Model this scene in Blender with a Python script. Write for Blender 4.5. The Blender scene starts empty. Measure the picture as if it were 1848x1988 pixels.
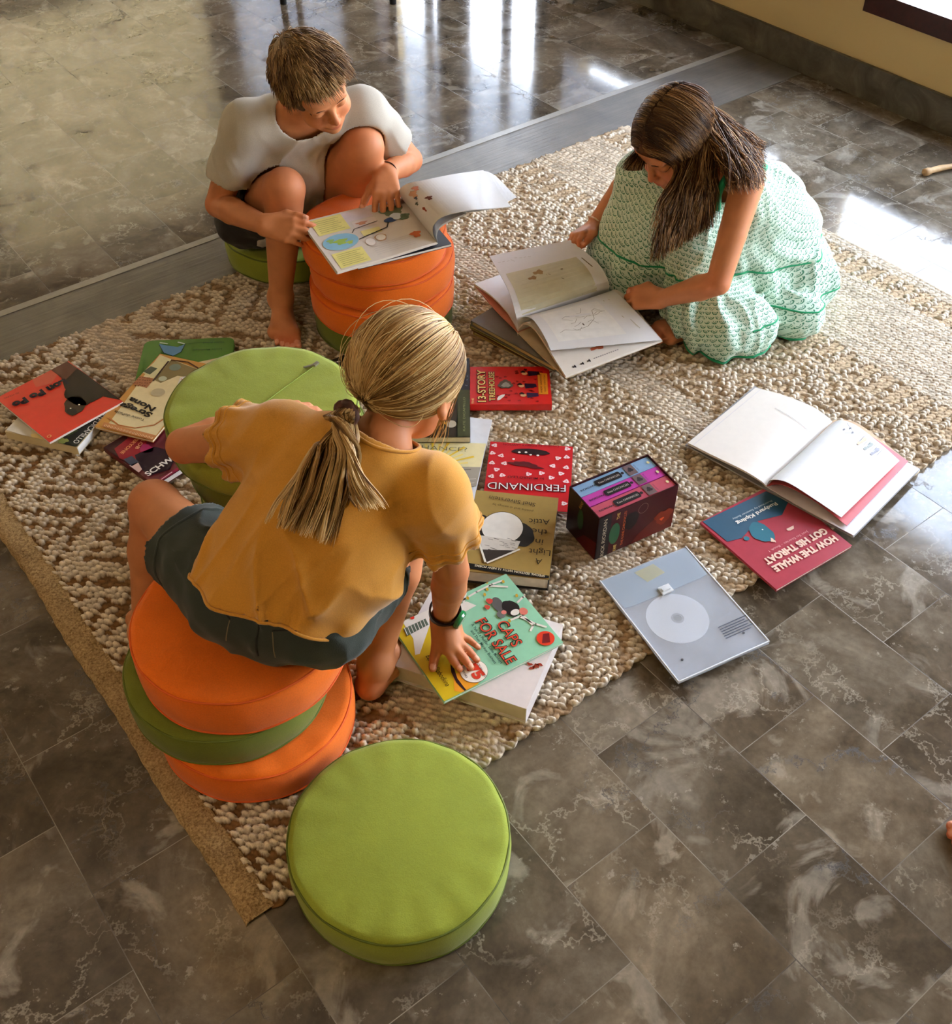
import bpy, bmesh, math, random
import numpy as np
from mathutils import Vector, Matrix

random.seed(7); RNG = np.random.RandomState(11)
S = bpy.context.scene
COL = S.collection

# ------------------------------------------------------------------ camera
F_PX, PITCH, CAM_H = 2072.7, math.radians(45.27), 1.61
cd = bpy.data.cameras.new('camera'); cam = bpy.data.objects.new('camera', cd); COL.objects.link(cam)
cam.location = (0, 0, CAM_H); cam.rotation_euler = (math.pi/2 - PITCH, 0, 0)
cd.sensor_fit = 'HORIZONTAL'; cd.sensor_width = 36.0; cd.lens = F_PX*36.0/1848.0
cd.clip_start = 0.05; cd.clip_end = 100
S.camera = cam

# room axes: A runs along the right wall (away, to the left), B runs across the room towards that wall
_h = math.radians(127.61)
AX = np.array([math.cos(_h), math.sin(_h)]); BX = np.array([math.sin(_h), -math.cos(_h)])
def AB(a, b, z=0.0):
    p = AX*a + BX*b
    return (float(p[0]), float(p[1]), float(z))
ROT_B = math.atan2(BX[1], BX[0])

def P(px, py, z=0.0):
    """place on a horizontal surface of height z, read from the photograph's frame"""
    x, y = (px-924)/F_PX, (py-994)/F_PX
    cp, sp = math.cos(PITCH), math.sin(PITCH)
    d = np.array([x, cp-y*sp, -sp-y*cp]); t = (CAM_H-z)/-d[2]
    return np.array([d[0]*t, d[1]*t, z])

# ------------------------------------------------------------------ world, sun, daylight
W = bpy.data.worlds.new('world'); S.world = W; W.use_nodes = True
nt = W.node_tree; nt.nodes.clear()
o = nt.nodes.new('ShaderNodeOutputWorld'); bg = nt.nodes.new('ShaderNodeBackground')
tc = nt.nodes.new('ShaderNodeTexCoord'); sp_ = nt.nodes.new('ShaderNodeSeparateXYZ'); rp = nt.nodes.new('ShaderNodeValToRGB')
rp.color_ramp.elements[0].position = 0.0; rp.color_ramp.elements[0].color = (0.95, 0.97, 1.0, 1)
rp.color_ramp.elements[1].position = 0.75; rp.color_ramp.elements[1].color = (0.60, 0.75, 1.0, 1)
nt.links.new(tc.outputs['Generated'], sp_.inputs[0]); nt.links.new(sp_.outputs['Z'], rp.inputs[0])
nt.links.new(rp.outputs[0], bg.inputs['Color']); nt.links.new(bg.outputs[0], o.inputs[0])
bg.inputs['Strength'].default_value = 21.5

sd = bpy.data.lights.new('sun', 'SUN'); sd.energy = 30.0; sd.angle = math.radians(0.8); sd.color = (1.0, 0.93, 0.82)
sun = bpy.data.objects.new('sun', sd); COL.objects.link(sun)
_d = Vector((BX[0]*0.30+AX[0]*0.1, BX[1]*0.30+AX[1]*0.1, -1.0)).normalized()
sun.rotation_euler = _d.to_track_quat('-Z', 'Y').to_euler(); sun.location = (0, 0, 8)

def area(name, loc, direction, sx, sy, power, col=(1, 1, 1), portal=False):
    l = bpy.data.lights.new(name, 'AREA'); l.shape = 'RECTANGLE'; l.size = sx; l.size_y = sy
    l.energy = power; l.color = col
    ob = bpy.data.objects.new(name, l); COL.objects.link(ob); ob.location = loc
    ob.rotation_euler = Vector(direction).to_track_quat('-Z', 'Y').to_euler()
    if portal: l.cycles.is_portal = True
    return ob
RB, LB, BA, FA, CEIL = 3.26, -2.7, 7.0, -2.7, 2.8      # wall planes and ceiling height
# openings of the right wall: (a0, a1, z0, z1)
WIN1 = (-1.6, 2.12, 0.27, 1.72); WIN2 = (2.26, 3.62, 0.27, 1.72); DOOR1 = (3.72, 5.16, 0.0, 2.2)
inn = (-BX[0], -BX[1], 0)
for nm, (a0, a1, z0, z1) in (('portal_a', WIN1), ('portal_b', WIN2), ('portal_c', DOOR1)):
    q = area(nm, AB((a0+a1)/2, RB+0.24, (z0+z1)/2), inn, a1-a0, z1-z0, 1, portal=True)
    q.rotation_euler = Matrix(((AX[0], 0, BX[0]), (AX[1], 0, BX[1]), (0, 1, 0))).to_euler()
FILL_WIN4 = (5.40, 6.90, 0.27, 1.72)  # added unseen window, brightens the reflection on the far floor
FILL_WIN3 = (-2.2, 3.15, 0.8, 2.5)     # added back-wall window for soft light and floor reflection: (b0, b1, z0, z1)
q = area('portal_d', AB(BA+0.24, (FILL_WIN3[0]+FILL_WIN3[1])/2, (FILL_WIN3[2]+FILL_WIN3[3])/2), (-AX[0], -AX[1], 0), FILL_WIN3[1]-FILL_WIN3[0], FILL_WIN3[3]-FILL_WIN3[2], 1, portal=True)
q.rotation_euler = Matrix(((-BX[0], 0, AX[0]), (-BX[1], 0, AX[1]), (0, 1, 0))).to_euler()
# added fill light behind the photographer (warm, soft); its shade is built further down
FILL_P = AB(0.6, -1.2, 2.45)
lamp = bpy.data.lights.new('warm_fill_light', 'AREA'); lamp.shape = 'DISK'; lamp.size = 0.6; lamp.energy = 15; lamp.color = (1.0, 0.72, 0.42)
lo = bpy.data.objects.new('warm_fill_light', lamp); COL.objects.link(lo); lo.location = (FILL_P[0], FILL_P[1], FILL_P[2]-0.1)

S.view_settings.view_transform = 'Standard'; S.view_settings.look = 'None'
S.view_settings.exposure = 0.0; S.view_settings.gamma = 1.0; S.view_settings.use_curve_mapping = False
S.cycles.use_denoising = True; S.cycles.use_adaptive_sampling = True; S.cycles.adaptive_threshold = 0.10; S.cycles.adaptive_min_samples = 16
S.cycles.max_bounces = 4; S.cycles.diffuse_bounces = 3; S.cycles.glossy_bounces = 2; S.cycles.transparent_max_bounces = 8
S.cycles.caustics_reflective = False; S.cycles.caustics_refractive = False; S.cycles.sample_clamp_indirect = 8

# ------------------------------------------------------------------ materials
def lin(c):
    if isinstance(c, str):
        c = tuple(int(c[i:i+2], 16) for i in (0, 2, 4))
    c = [x/255.0 for x in c]
    return tuple(x/12.92 if x <= 0.04045 else ((x+0.055)/1.055)**2.4 for x in c)
MATS = {}
class NB:
    def __init__(s, name):
        s.m = bpy.data.materials.new(name); s.m.use_nodes = True; s.t = s.m.node_tree
        s.b = s.t.nodes['Principled BSDF']; s.out = s.t.nodes['Material Output']
    def n(s, typ, **kw):
        nd = s.t.nodes.new('ShaderNode'+typ)
        for k, v in kw.items():
            if k in nd.inputs.keys() if hasattr(nd.inputs, 'keys') else False: nd.inputs[k].default_value = v
            else: setattr(nd, k, v)
        return nd
    def l(s, a, b): s.t.links.new(a, b)
    def noise(s, vec, scale, detail=3, rough=0.5, dist=0.0):
        nd = s.n('TexNoise'); nd.inputs['Scale'].default_value = scale; nd.inputs['Detail'].default_value = detail
        nd.inputs['Roughness'].default_value = rough; nd.inputs['Distortion'].default_value = dist
        if vec is not None: s.l(vec, nd.inputs['Vector'])
        return nd
    def ramp(s, fac, stops):
        r = s.n('ValToRGB'); e = r.color_ramp.elements
        while len(e) < len(stops): e.new(0.5)
        for i, (p, c) in enumerate(stops):
            e[i].position = p; e[i].color = tuple(c)+(1,) if len(c) == 3 else c
        s.l(fac, r.inputs[0]); return r
    def mix(s, fac, a, b, typ='MIX'):
        m = s.n('Mix'); m.data_type = 'RGBA'; m.blend_type = typ
        if hasattr(fac, 'is_linked') or hasattr(fac, 'links'): s.l(fac, m.inputs[0])
        else: m.inputs[0].default_value = fac
        for v, i in ((a, 6), (b, 7)):
            if hasattr(v, 'links'): s.l(v, m.inputs[i])
            else: m.inputs[i].default_value = tuple(v)+(1,) if len(v) == 3 else v
        return m.outputs[2]
    def math(s, op, a, b=0.0, c=None, clamp=False):
        m = s.n('Math'); m.operation = op; m.use_clamp = clamp
        for i, v in enumerate((a, b) if c is None else (a, b, c)):
            if hasattr(v, 'links'): s.l(v, m.inputs[i])
            else: m.inputs[i].default_value = v
        return m.outputs[0]
    def bump(s, h, strength=0.3, dist=0.002, normal=None):
        b = s.n('Bump'); b.inputs['Strength'].default_value = strength; b.inputs['Distance'].default_value = dist
        s.l(h, b.inputs['Height'])
        if normal is not None: s.l(normal, b.inputs['Normal'])
        s.l(b.outputs[0], s.b.inputs['Normal']); return b.outputs[0]

def plain(name, c, rough=0.5, spec=0.5, noise=0.06, metal=0.0, coat=0.0):
    key = (name, str(c), rough)
    if key in MATS: return MATS[key]
    B = NB(name); c = lin(c)
    tcn = B.n('TexCoord'); nz = B.noise(tcn.outputs['Object'], 60, 3)
    lo_, hi_ = tuple(x*(1-noise) for x in c), tuple(min(1, x*(1+noise)) for x in c)
    r = B.ramp(nz.outputs[0], [(0.3, lo_), (0.7, hi_)])
    B.l(r.outputs[0], B.b.inputs['Base Color'])
    B.b.inputs['Roughness'].default_value = rough; B.b.inputs['Specular IOR Level'].default_value = spec
    B.b.inputs['Metallic'].default_value = metal; B.b.inputs['Coat Weight'].default_value = coat
    MATS[key] = B.m; return B.m

def cloth(name, c, scale=900, rough=0.85, sheen=0.25, var=0.10, bump=0.25, weave=True):
    B = NB(name); c = lin(c); tcn = B.n('TexCoord'); ob = tcn.outputs['Object']
    n1 = B.noise(ob, 14, 4, 0.6); n2 = B.noise(ob, scale*0.5, 2)
    r = B.ramp(n1.outputs[0], [(0.25, tuple(x*(1-var) for x in c)), (0.75, tuple(min(1, x*(1+var)) for x in c))])
    r2 = B.ramp(n2.outputs[0], [(0.3, (0.86, 0.86, 0.86)), (0.7, (1, 1, 1))])
    B.l(B.mix(1.0, r.outputs[0], r2.outputs[0], 'MULTIPLY'), B.b.inputs['Base Color'])
    B.b.inputs['Roughness'].default_value = rough; B.b.inputs['Specular IOR Level'].default_value = 0.2
    B.b.inputs['Sheen Weight'].default_value = sheen; B.b.inputs['Sheen Roughness'].default_value = 0.5
    B.bump(n2.outputs[0], bump, 0.0008)
    return B.m

def attr_mat(name, attr='Col', rough=0.5, spec=0.4, sss=0.0, bscale=400, bump=0.1, var=0.05, aniso=0.0):
    B = NB(name); a = B.n('Attribute'); a.attribute_name = attr
    tcn = B.n('TexCoord'); nz = B.noise(tcn.outputs['Object'], bscale, 3)
    r = B.ramp(nz.outputs[0], [(0.3, (1-var,)*3), (0.7, (1, 1, 1))])
    B.l(B.mix(1.0, a.outputs['Color'], r.outputs[0], 'MULTIPLY'), B.b.inputs['Base Color'])
    B.b.inputs['Roughness'].default_value = rough; B.b.inputs['Specular IOR Level'].default_value = spec
    if sss > 0:
        B.b.inputs['Subsurface Weight'].default_value = sss
        B.b.inputs['Subsurface Radius'].default_value = (1.0, 0.35, 0.2); B.b.inputs['Subsurface Scale'].default_value = 0.006
    B.bump(nz.outputs[0], bump, 0.0006)
    return B.m

# ------------------------------------------------------------------ object helpers
WLOC = {}
def tag(ob, label=None, cat=None, group=None, kind=None):
    if label: ob['label'] = label
    if cat: ob['category'] = cat
    if group: ob['group'] = group
    if kind: ob['kind'] = kind
    return ob
def thing(name, label, cat, loc, group=None):
    ob = bpy.data.objects.new(name, None); COL.objects.link(ob); ob.empty_display_size = 0.05
    ob.location = tuple(float(x) for x in loc); WLOC[ob.name] = np.array(loc, float)
    return tag(ob, label, cat, group)
def mesh_obj(name, verts, faces, mats, parent=None, mi=None, smooth=False, col=None, kind=None, uv=None):
    """vertices are given in room coordinates"""
    verts = np.asarray(verts, float)
    base = WLOC.get(parent.name, np.zeros(3)) if parent is not None else np.zeros(3)
    me = bpy.data.meshes.new(name)
    if isinstance(faces, np.ndarray):
        nv, nf, k = len(verts), len(faces), faces.shape[1]
        me.vertices.add(nv); me.vertices.foreach_set('co', (verts-base).astype(np.float32).ravel())
        me.loops.add(nf*k); me.loops.foreach_set('vertex_index', faces.astype(np.int32).ravel())
        me.polygons.add(nf); me.polygons.foreach_set('loop_start', np.arange(0, nf*k, k, dtype=np.int32))
        me.update(calc_edges=True)
    else:
        me.from_pydata([tuple(v) for v in (verts-base)], [], faces); me.update()
    if not isinstance(mats, (list, tuple)): mats = [mats]
    for m in mats: me.materials.append(m)
    if mi is not None: me.polygons.foreach_set('material_index', np.asarray(mi, dtype=np.int32))
    if smooth: me.polygons.foreach_set('use_smooth', np.ones(len(me.polygons), dtype=bool))
    if col is not None:
        at = me.attributes.new('Col', 'FLOAT_COLOR', 'POINT'); c4 = np.ones((len(verts), 4), np.float32); c4[:, :3] = col
        at.data.foreach_set('color', c4.ravel())
    if uv is not None:
        at = me.attributes.new('Pat', 'FLOAT_VECTOR', 'POINT'); at.data.foreach_set('vector', uv.astype(np.float32).ravel())
    me.validate(verbose=False)
    ob = bpy.data.objects.new(name, me); COL.objects.link(ob)
    if parent is not None: ob.parent = parent
    WLOC[ob.name] = base
    if kind: ob['kind'] = kind
    return ob

class MB:
    """collects polygons with materials into one mesh"""
    def __init__(s): s.v, s.f, s.m, s.mats = [], [], [], []
    def mat(s, m):
        if m not in s.mats: s.mats.append(m)
        return s.mats.index(m)
    def poly(s, pts, m):
        i = len(s.v); s.v += [tuple(p) for p in pts]; s.f.append(tuple(range(i, i+len(pts)))); s.m.append(s.mat(m))
    def faces(s, pts, faces, m):
        i = len(s.v); s.v += [tuple(p) for p in pts]; k = s.mat(m)
        for f in faces: s.f.append(tuple(x+i for x in f)); s.m.append(k)
    def prism(s, base, z0, z1, m):
        """closed prism on a ccw polygon of xy points"""
        n = len(base); pts = [(p[0], p[1], z0) for p in base]+[(p[0], p[1], z1) for p in base]
        fs = [tuple(range(n-1, -1, -1)), tuple(range(n, 2*n))]+[(i, (i+1) % n, n+(i+1) % n, n+i) for i in range(n)]
        s.faces(pts, fs, m)
    def abbox(s, a0, a1, b0, b1, z0, z1, m):
        q = [AB(a0, b0), AB(a0, b1), AB(a1, b1), AB(a1, b0)]
        s.prism([(p[0], p[1]) for p in q], z0, z1, m)
    def build(s, name, parent=None, smooth=False, kind=None):
        return mesh_obj(name, s.v, s.f, s.mats, parent, s.m, smooth, kind=kind)

def tube_mesh(path, r, sides=8, closed=False, cap=True):
    path = np.asarray(path, float); n = len(path)
    r = np.full(n, r) if np.isscalar(r) else np.asarray(r, float)
    t = np.gradient(path, axis=0) if not closed else (np.roll(path, -1, 0)-np.roll(path, 1, 0))
    t /= np.linalg.norm(t, axis=1)[:, None]+1e-12
    up = np.array([0, 0, 1.0]) if abs(t[0][2]) < 0.9 else np.array([1.0, 0, 0])
    u = np.cross(t[0], up); u /= np.linalg.norm(u); us = [u]
    for i in range(1, n):
        u = us[-1]-t[i]*np.dot(us[-1], t[i]); u /= np.linalg.norm(u)+1e-12; us.append(u)
    us = np.array(us); vs = np.cross(t, us)
    an = np.linspace(0, 2*np.pi, sides, endpoint=False)
    V = (path[:, None]+r[:, None, None]*(us[:, None]*np.cos(an)[None, :, None]+vs[:, None]*np.sin(an)[None, :, None])).reshape(-1, 3)
    Fs = []
    for i in range(n if closed else n-1):
        j = (i+1) % n
        for k in range(sides): Fs.append((i*sides+k, i*sides+(k+1) % sides, j*sides+(k+1) % sides, j*sides+k))
    if cap and not closed:
        Fs.append(tuple(range(sides-1, -1, -1))); Fs.append(tuple((n-1)*sides+k for k in range(sides)))
    return V, Fs
def catmull(pts, n=8):
    pts = np.asarray(pts, float); out = []
    q = np.vstack([2*pts[0]-pts[1], pts, 2*pts[-1]-pts[-2]])
    for i in range(1, len(q)-2):
        for t in np.linspace(0, 1, n, endpoint=False):
            a, b, c, d = q[i-1], q[i], q[i+1], q[i+2]
            out.append(0.5*((2*b)+(-a+c)*t+(2*a-5*b+4*c-d)*t*t+(-a+3*b-3*c+d)*t**3))
    out.append(pts[-1]); return np.array(out)

def vnoise(p, scale, seed=0):
    """smooth value noise, -1..1"""
    q = np.asarray(p)*scale; i = np.floor(q).astype(np.int64); f = q-i; f = f*f*(3-2*f)
    def hsh(a, b, c):
        h = (a*374761393+b*668265263+c*2147483647+seed*974711) & 0xffffffff
        h = ((h ^ (h >> 13))*1274126177) & 0xffffffff
        return ((h ^ (h >> 16)) & 0xffff)/32767.5-1
    r = 0
    for dx in (0, 1):
        for dy in (0, 1):
            for dz in (0, 1):
                w = (f[..., 0] if dx else 1-f[..., 0])*(f[..., 1] if dy else 1-f[..., 1])*(f[..., 2] if dz else 1-f[..., 2])
                r = r+w*hsh(i[..., 0]+dx, i[..., 1]+dy, i[..., 2]+dz)
    return r
# ------------------------------------------------------------------ floor
def floor_material():
    B = NB('marble_tiles'); tcn = B.n('TexCoord'); ob = tcn.outputs['Object']
    sx = B.n('SeparateXYZ'); B.l(ob, sx.inputs[0])            # object x = b, y = a
    cx = B.n('CombineXYZ'); B.l(B.math('SUBTRACT', sx.outputs['Y'], 0.222-29.6), cx.inputs[0])
    B.l(B.math('ADD', sx.outputs['X'], 0.017+19.85), cx.inputs[1])
    bk = B.n('TexBrick'); B.l(cx.outputs[0], bk.inputs['Vector']); bk.offset = 0.5; bk.offset_frequency = 2
    for k, v in (('Scale', 1.0), ('Mortar Size', 0.0008), ('Mortar Smooth', 0.2), ('Brick Width', 0.296), ('Row Height', 0.1985), ('Bias', 0.0)):
        bk.inputs[k].default_value = v
    bk.inputs['Color1'].default_value = (0, 0, 0, 1); bk.inputs['Color2'].default_value = (1, 1, 1, 1); bk.inputs['Mortar'].default_value = (0.5, 0.5, 0.5, 1)
    rnd = bk.outputs['Color']
    vm = B.n('VectorMath'); vm.operation = 'MULTIPLY'; B.l(rnd, vm.inputs[0]); vm.inputs[1].default_value = (37, 91, 53)
    va = B.n('VectorMath'); va.operation = 'ADD'; B.l(ob, va.inputs[0]); B.l(vm.outputs[0], va.inputs[1]); v = va.outputs[0]
    big = B.noise(v, 4.0, 6, 0.62, 0.6); med = B.noise(v, 13, 6, 0.65, 0.4); fine = B.noise(v, 70, 4, 0.6)
    base = B.ramp(big.outputs[0], [(0.28, lin((72, 64, 54))), (0.45, lin((102, 93, 81))), (0.58, lin((128, 120, 108))), (0.75, lin((156, 148, 136)))])
    pale = B.ramp(B.noise(v, 6.5, 5, 0.55, 1.2).outputs[0], [(0.57, (0, 0, 0)), (0.64, (1, 1, 1))])
    c = B.mix(B.math('MULTIPLY', pale.outputs[0], 0.66), base.outputs[0], lin((168, 163, 155)))
    mt = B.ramp(med.outputs[0], [(0.25, (0.58, 0.56, 0.54)), (0.7, (1.12, 1.10, 1.07))])
    c = B.mix(1.0, c, mt.outputs[0], 'MULTIPLY')
    ft = B.ramp(fine.outputs[0], [(0.3, (0.82, 0.82, 0.82)), (0.7, (1.05, 1.05, 1.05))]); c = B.mix(1.0, c, ft.outputs[0], 'MULTIPLY')
    tint = B.ramp(rnd, [(0.0, (0.84, 0.80, 0.73)), (0.5, (0.97, 0.93, 0.87)), (1.0, (1.04, 0.94, 0.80))]); c = B.mix(1.0, c, tint.outputs[0], 'MULTIPLY')
    # veins and cracks
    wv = B.n('VectorMath'); wv.operation = 'SCALE'; nzc = B.noise(v, 9, 5, 0.7); B.l(nzc.outputs['Color'], wv.inputs[0]); wv.inputs['Scale'].default_value = 0.28
    wa = B.n('VectorMath'); wa.operation = 'ADD'; B.l(v, wa.inputs[0]); B.l(wv.outputs[0], wa.inputs[1])
    vo = B.n('TexVoronoi'); vo.feature = 'DISTANCE_TO_EDGE'; vo.inputs['Scale'].default_value = 6.0; B.l(wa.outputs[0], vo.inputs['Vector'])
    gate = B.ramp(B.noise(v, 5, 3).outputs[0], [(0.46, (0, 0, 0)), (0.6, (1, 1, 1))])
    vein = B.ramp(vo.outputs['Distance'], [(0.0, (1, 1, 1)), (0.035, (0, 0, 0))])
    vf = B.math('MULTIPLY', vein.outputs[0], gate.outputs[0])
    c = B.mix(B.math('MULTIPLY', vf, 0.42), c, lin((190, 180, 162)))
    vo2 = B.n('TexVoronoi'); vo2.feature = 'DISTANCE_TO_EDGE'; vo2.inputs['Scale'].default_value = 3.3; B.l(wa.outputs[0], vo2.inputs['Vector'])
    gate2 = B.ramp(B.noise(v, 4.2, 3).outputs[0], [(0.52, (0, 0, 0)), (0.6, (1, 1, 1))])
    crk = B.ramp(vo2.outputs['Distance'], [(0.0, (1, 1, 1)), (0.018, (0, 0, 0))])
    cf = B.math('MULTIPLY', crk.outputs[0], gate2.outputs[0])
    c = B.mix(B.math('MULTIPLY', cf, 0.75), c, lin((45, 38, 32)))
    speck = B.ramp(B.noise(v, 34, 5, 0.75).outputs[0], [(0.62, (0, 0, 0)), (0.68, (1, 1, 1))])
    c = B.mix(B.math('MULTIPLY', speck.outputs[0], 0.4), c, lin((190, 182, 168)))
    # joints: part dark gap, part pale grout
    jn = B.ramp(B.noise(ob, 6, 2).outputs[0], [(0.40, lin((62, 54, 45))), (0.6, lin((150, 142, 128)))])
    c = B.mix(B.math('MULTIPLY', bk.outputs['Fac'], 0.8), c, jn.outputs[0])
    B.l(c, B.b.inputs['Base Color'])
    rr = B.ramp(med.outputs[0], [(0.3, (0.07,)*3), (0.75, (0.17,)*3)])
    rg = B.math('ADD', rr.outputs[0], B.math('MULTIPLY', B.math('ADD', cf, bk.outputs['Fac'], clamp=True), 0.6))
    B.l(rg, B.b.inputs['Roughness']); B.b.inputs['Specular IOR Level'].default_value = 0.5
    h = B.math('SUBTRACT', B.math('MULTIPLY', B.noise(ob, 5, 3).outputs[0], 0.35), B.math('MULTIPLY', bk.outputs['Fac'], 0.5))
    B.bump(h, 0.22, 0.003)
    return B.m
FLOORM = floor_material()
fl = bpy.data.meshes.new('floor')
b0, b1, a0, a1 = LB-0.2, RB+0.2, FA-0.2, BA+0.2
fl.from_pydata([(b0, a0, 0), (b1, a0, 0), (b1, a1, 0), (b0, a1, 0), (b0, a0, -0.1), (b1, a0, -0.1), (b1, a1, -0.1), (b0, a1, -0.1)], [],
               [(0, 1, 2, 3), (7, 6, 5, 4), (0, 4, 5, 1), (1, 5, 6, 2), (2, 6, 7, 3), (3, 7, 4, 0)])
fl.materials.append(FLOORM)
flo = bpy.data.objects.new('floor', fl); COL.objects.link(flo); flo.rotation_euler = (0, 0, ROT_B)
tag(flo, 'polished grey-brown marble tile floor in running bond', 'floor', kind='structure')

# honed border strip of darker stone beyond the rug
def strip_material():
    B = NB('honed_border_stone'); tcn = B.n('TexCoord'); ob = tcn.outputs['Object']
    mp = B.n('Mapping'); mp.inputs['Scale'].default_value = (1, 1, 1); mp.inputs['Rotation'].default_value = (0, 0, -ROT_B); B.l(ob, mp.inputs[0])
    mp2 = B.n('Mapping'); mp2.inputs['Scale'].default_value = (3, 60, 1); B.l(mp.outputs[0], mp2.inputs[0])
    n1 = B.noise(mp.outputs[0], 7, 6, 0.6, 0.5); n2 = B.noise(mp2.outputs[0], 1.5, 4, 0.6)
    r = B.ramp(n1.outputs[0], [(0.3, lin((78, 71, 61))), (0.7, lin((112, 104, 92)))])
    r2 = B.ramp(n2.outputs[0], [(0.3, (0.85,)*3), (0.7, (1.12,)*3)])
    B.l(B.mix(1.0, r.outputs[0], r2.outputs[0], 'MULTIPLY'), B.b.inputs['Base Color'])
    B.b.inputs['Roughness'].default_value = 0.40
    B.bump(n2.outputs[0], 0.35, 0.003)
    return B.m
STRIPM = strip_material()
mb = MB(); mb.abbox(2.30, 2.575, LB, RB-0.02, -0.002, 0.0025, STRIPM)
tag(mb.build('trim_1'), 'darker honed stone border strip beyond the rug', 'floor trim', kind='structure')
PALE = plain('pale_stone_nosing', (142, 135, 122), 0.3)
mb = MB(); mb.abbox(2.575, 2.600, LB, RB-0.02, -0.002, 0.0040, PALE)
tag(mb.build('trim_2'), 'thin pale rounded stone edge beside the border strip', 'floor trim', kind='structure')

# ------------------------------------------------------------------ walls
def wall_material(name, c):
    B = NB(name); tcn = B.n('TexCoord'); n1 = B.noise(tcn.outputs['Object'], 3, 4, 0.6); n2 = B.noise(tcn.outputs['Object'], 90, 3)
    c = lin(c); r = B.ramp(n1.outputs[0], [(0.3, tuple(x*0.93 for x in c)), (0.7, c)])
    B.l(r.outputs[0], B.b.inputs['Base Color']); B.b.inputs['Roughness'].default_value = 0.75; B.bump(n2.outputs[0], 0.15, 0.001)
    return B.m
YEL = wall_material('ochre_yellow_paint', (205, 180, 128)); WHT = wall_material('warm_beige_paint', (186, 160, 126))
def stone_base():
    B = NB('skirting_stone'); tcn = B.n('TexCoord'); ob = tcn.outputs['Object']
    n1 = B.noise(ob, 9, 6, 0.65, 0.8); r = B.ramp(n1.outputs[0], [(0.3, lin((66, 60, 50))), (0.55, lin((98, 91, 78))), (0.75, lin((126, 119, 105)))])
    B.l(r.outputs[0], B.b.inputs['Base Color']); B.b.inputs['Roughness'].default_value = 0.35; return B.m
SKM = stone_base()
def wall_run(name, fixed, axis, lo, hi, thick, openings, mat, label):
    """axis 'b': plane of constant b; axis 'a': plane of constant a. openings: (lo, hi, z0, z1)"""
    mb = MB()
    def bx(u0, u1, z0, z1):
        if u1-u0 < 1e-4 or z1-z0 < 1e-4: return
        f0, f1 = sorted((fixed, fixed+thick))
        if axis == 'b': mb.abbox(u0, u1, f0, f1, z0, z1, mat)
        else: mb.abbox(f0, f1, u0, u1, z0, z1, mat)
    u = lo
    for (o0, o1, z0, z1) in sorted(openings):
        bx(u, o0, 0, CEIL); bx(o0, o1, 0, z0); bx(o0, o1, z1, CEIL); u = o1
    bx(u, hi, 0, CEIL)
    return tag(mb.build(name), label, 'wall', kind='structure')
wall_run('wall_right', RB, 'b', FA, BA, 0.2, [WIN1, WIN2, DOOR1, FILL_WIN4], YEL, 'ochre yellow painted wall below the window')
wall_run('wall_left', LB, 'b', FA, BA, -0.2, [], WHT, 'warm white wall on the left side')
wall_run('wall_back', BA, 'a', LB-0.2, RB+0.2, 0.2, [FILL_WIN3], WHT, 'warm white far wall with an added window')
wall_run('wall_front', FA, 'a', LB-0.2, RB+0.2, -0.2, [], YEL, 'ochre yellow wall behind the photographer')
mb = MB(); mb.abbox(FA-0.2, BA+0.2, LB-0.2, RB+0.2, CEIL, CEIL+0.12, wall_material('ceiling_paint', (205, 186, 158)))
tag(mb.build('ceiling'), 'off-white painted ceiling', 'ceiling', kind='structure')
mb = MB(); mb.abbox(FA, DOOR1[0]-0.05, RB-0.014, RB, 0, 0.112, SKM)
# slightly ragged paint edge along the top of the skirting
tag(mb.build('baseboard_right'), 'dark grey stone skirting along the yellow wall', 'baseboard', kind='structure')
for nm, args in (('baseboard_left', (FA, BA, LB, LB+0.014)), ('baseboard_back', (BA-0.014, BA, LB, RB)), ('baseboard_front', (FA, FA+0.014, LB, RB))):
    mb = MB(); mb.abbox(*args, 0, 0.112, SKM); tag(mb.build(nm), 'grey stone skirting', 'baseboard', kind='structure')

FRM = plain('dark_red_brown_wood', (58, 22, 20), 0.35, noise=0.25)
def glass():
    B = NB('window_glass'); B.t.nodes.remove(B.b)
    tr = B.n('BsdfTransparent'); gl = B.n('BsdfGlossy'); gl.inputs['Roughness'].default_value = 0.02
    mx = B.n('MixShader'); mx.inputs[0].default_value = 0.05
    B.l(tr.outputs[0], mx.inputs[1]); B.l(gl.outputs[0], mx.inputs[2]); B.l(mx.outputs[0], B.out.inputs[0]); return B.m
GLS = glass()
def blind_mat(name='white_roller_blind', c=(235, 236, 240), t=(0.75, 0.78, 0.85, 1)):
    B = NB(name); B.b.inputs['Base Color'].default_value = lin(c)+(1,)
    tl = B.n('BsdfTranslucent'); tl.inputs[0].default_value = t; mx = B.n('MixShader'); mx.inputs[0].default_value = 0.60
    B.l(B.b.outputs[0], mx.inputs[1]); B.l(tl.outputs[0], mx.inputs[2]); B.l(mx.outputs[0], B.out.inputs[0]); return B.m
BLM = blind_mat(); BLC = blind_mat('cream_roller_blind', (224, 206, 170), (0.66, 0.58, 0.42, 1))
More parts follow.
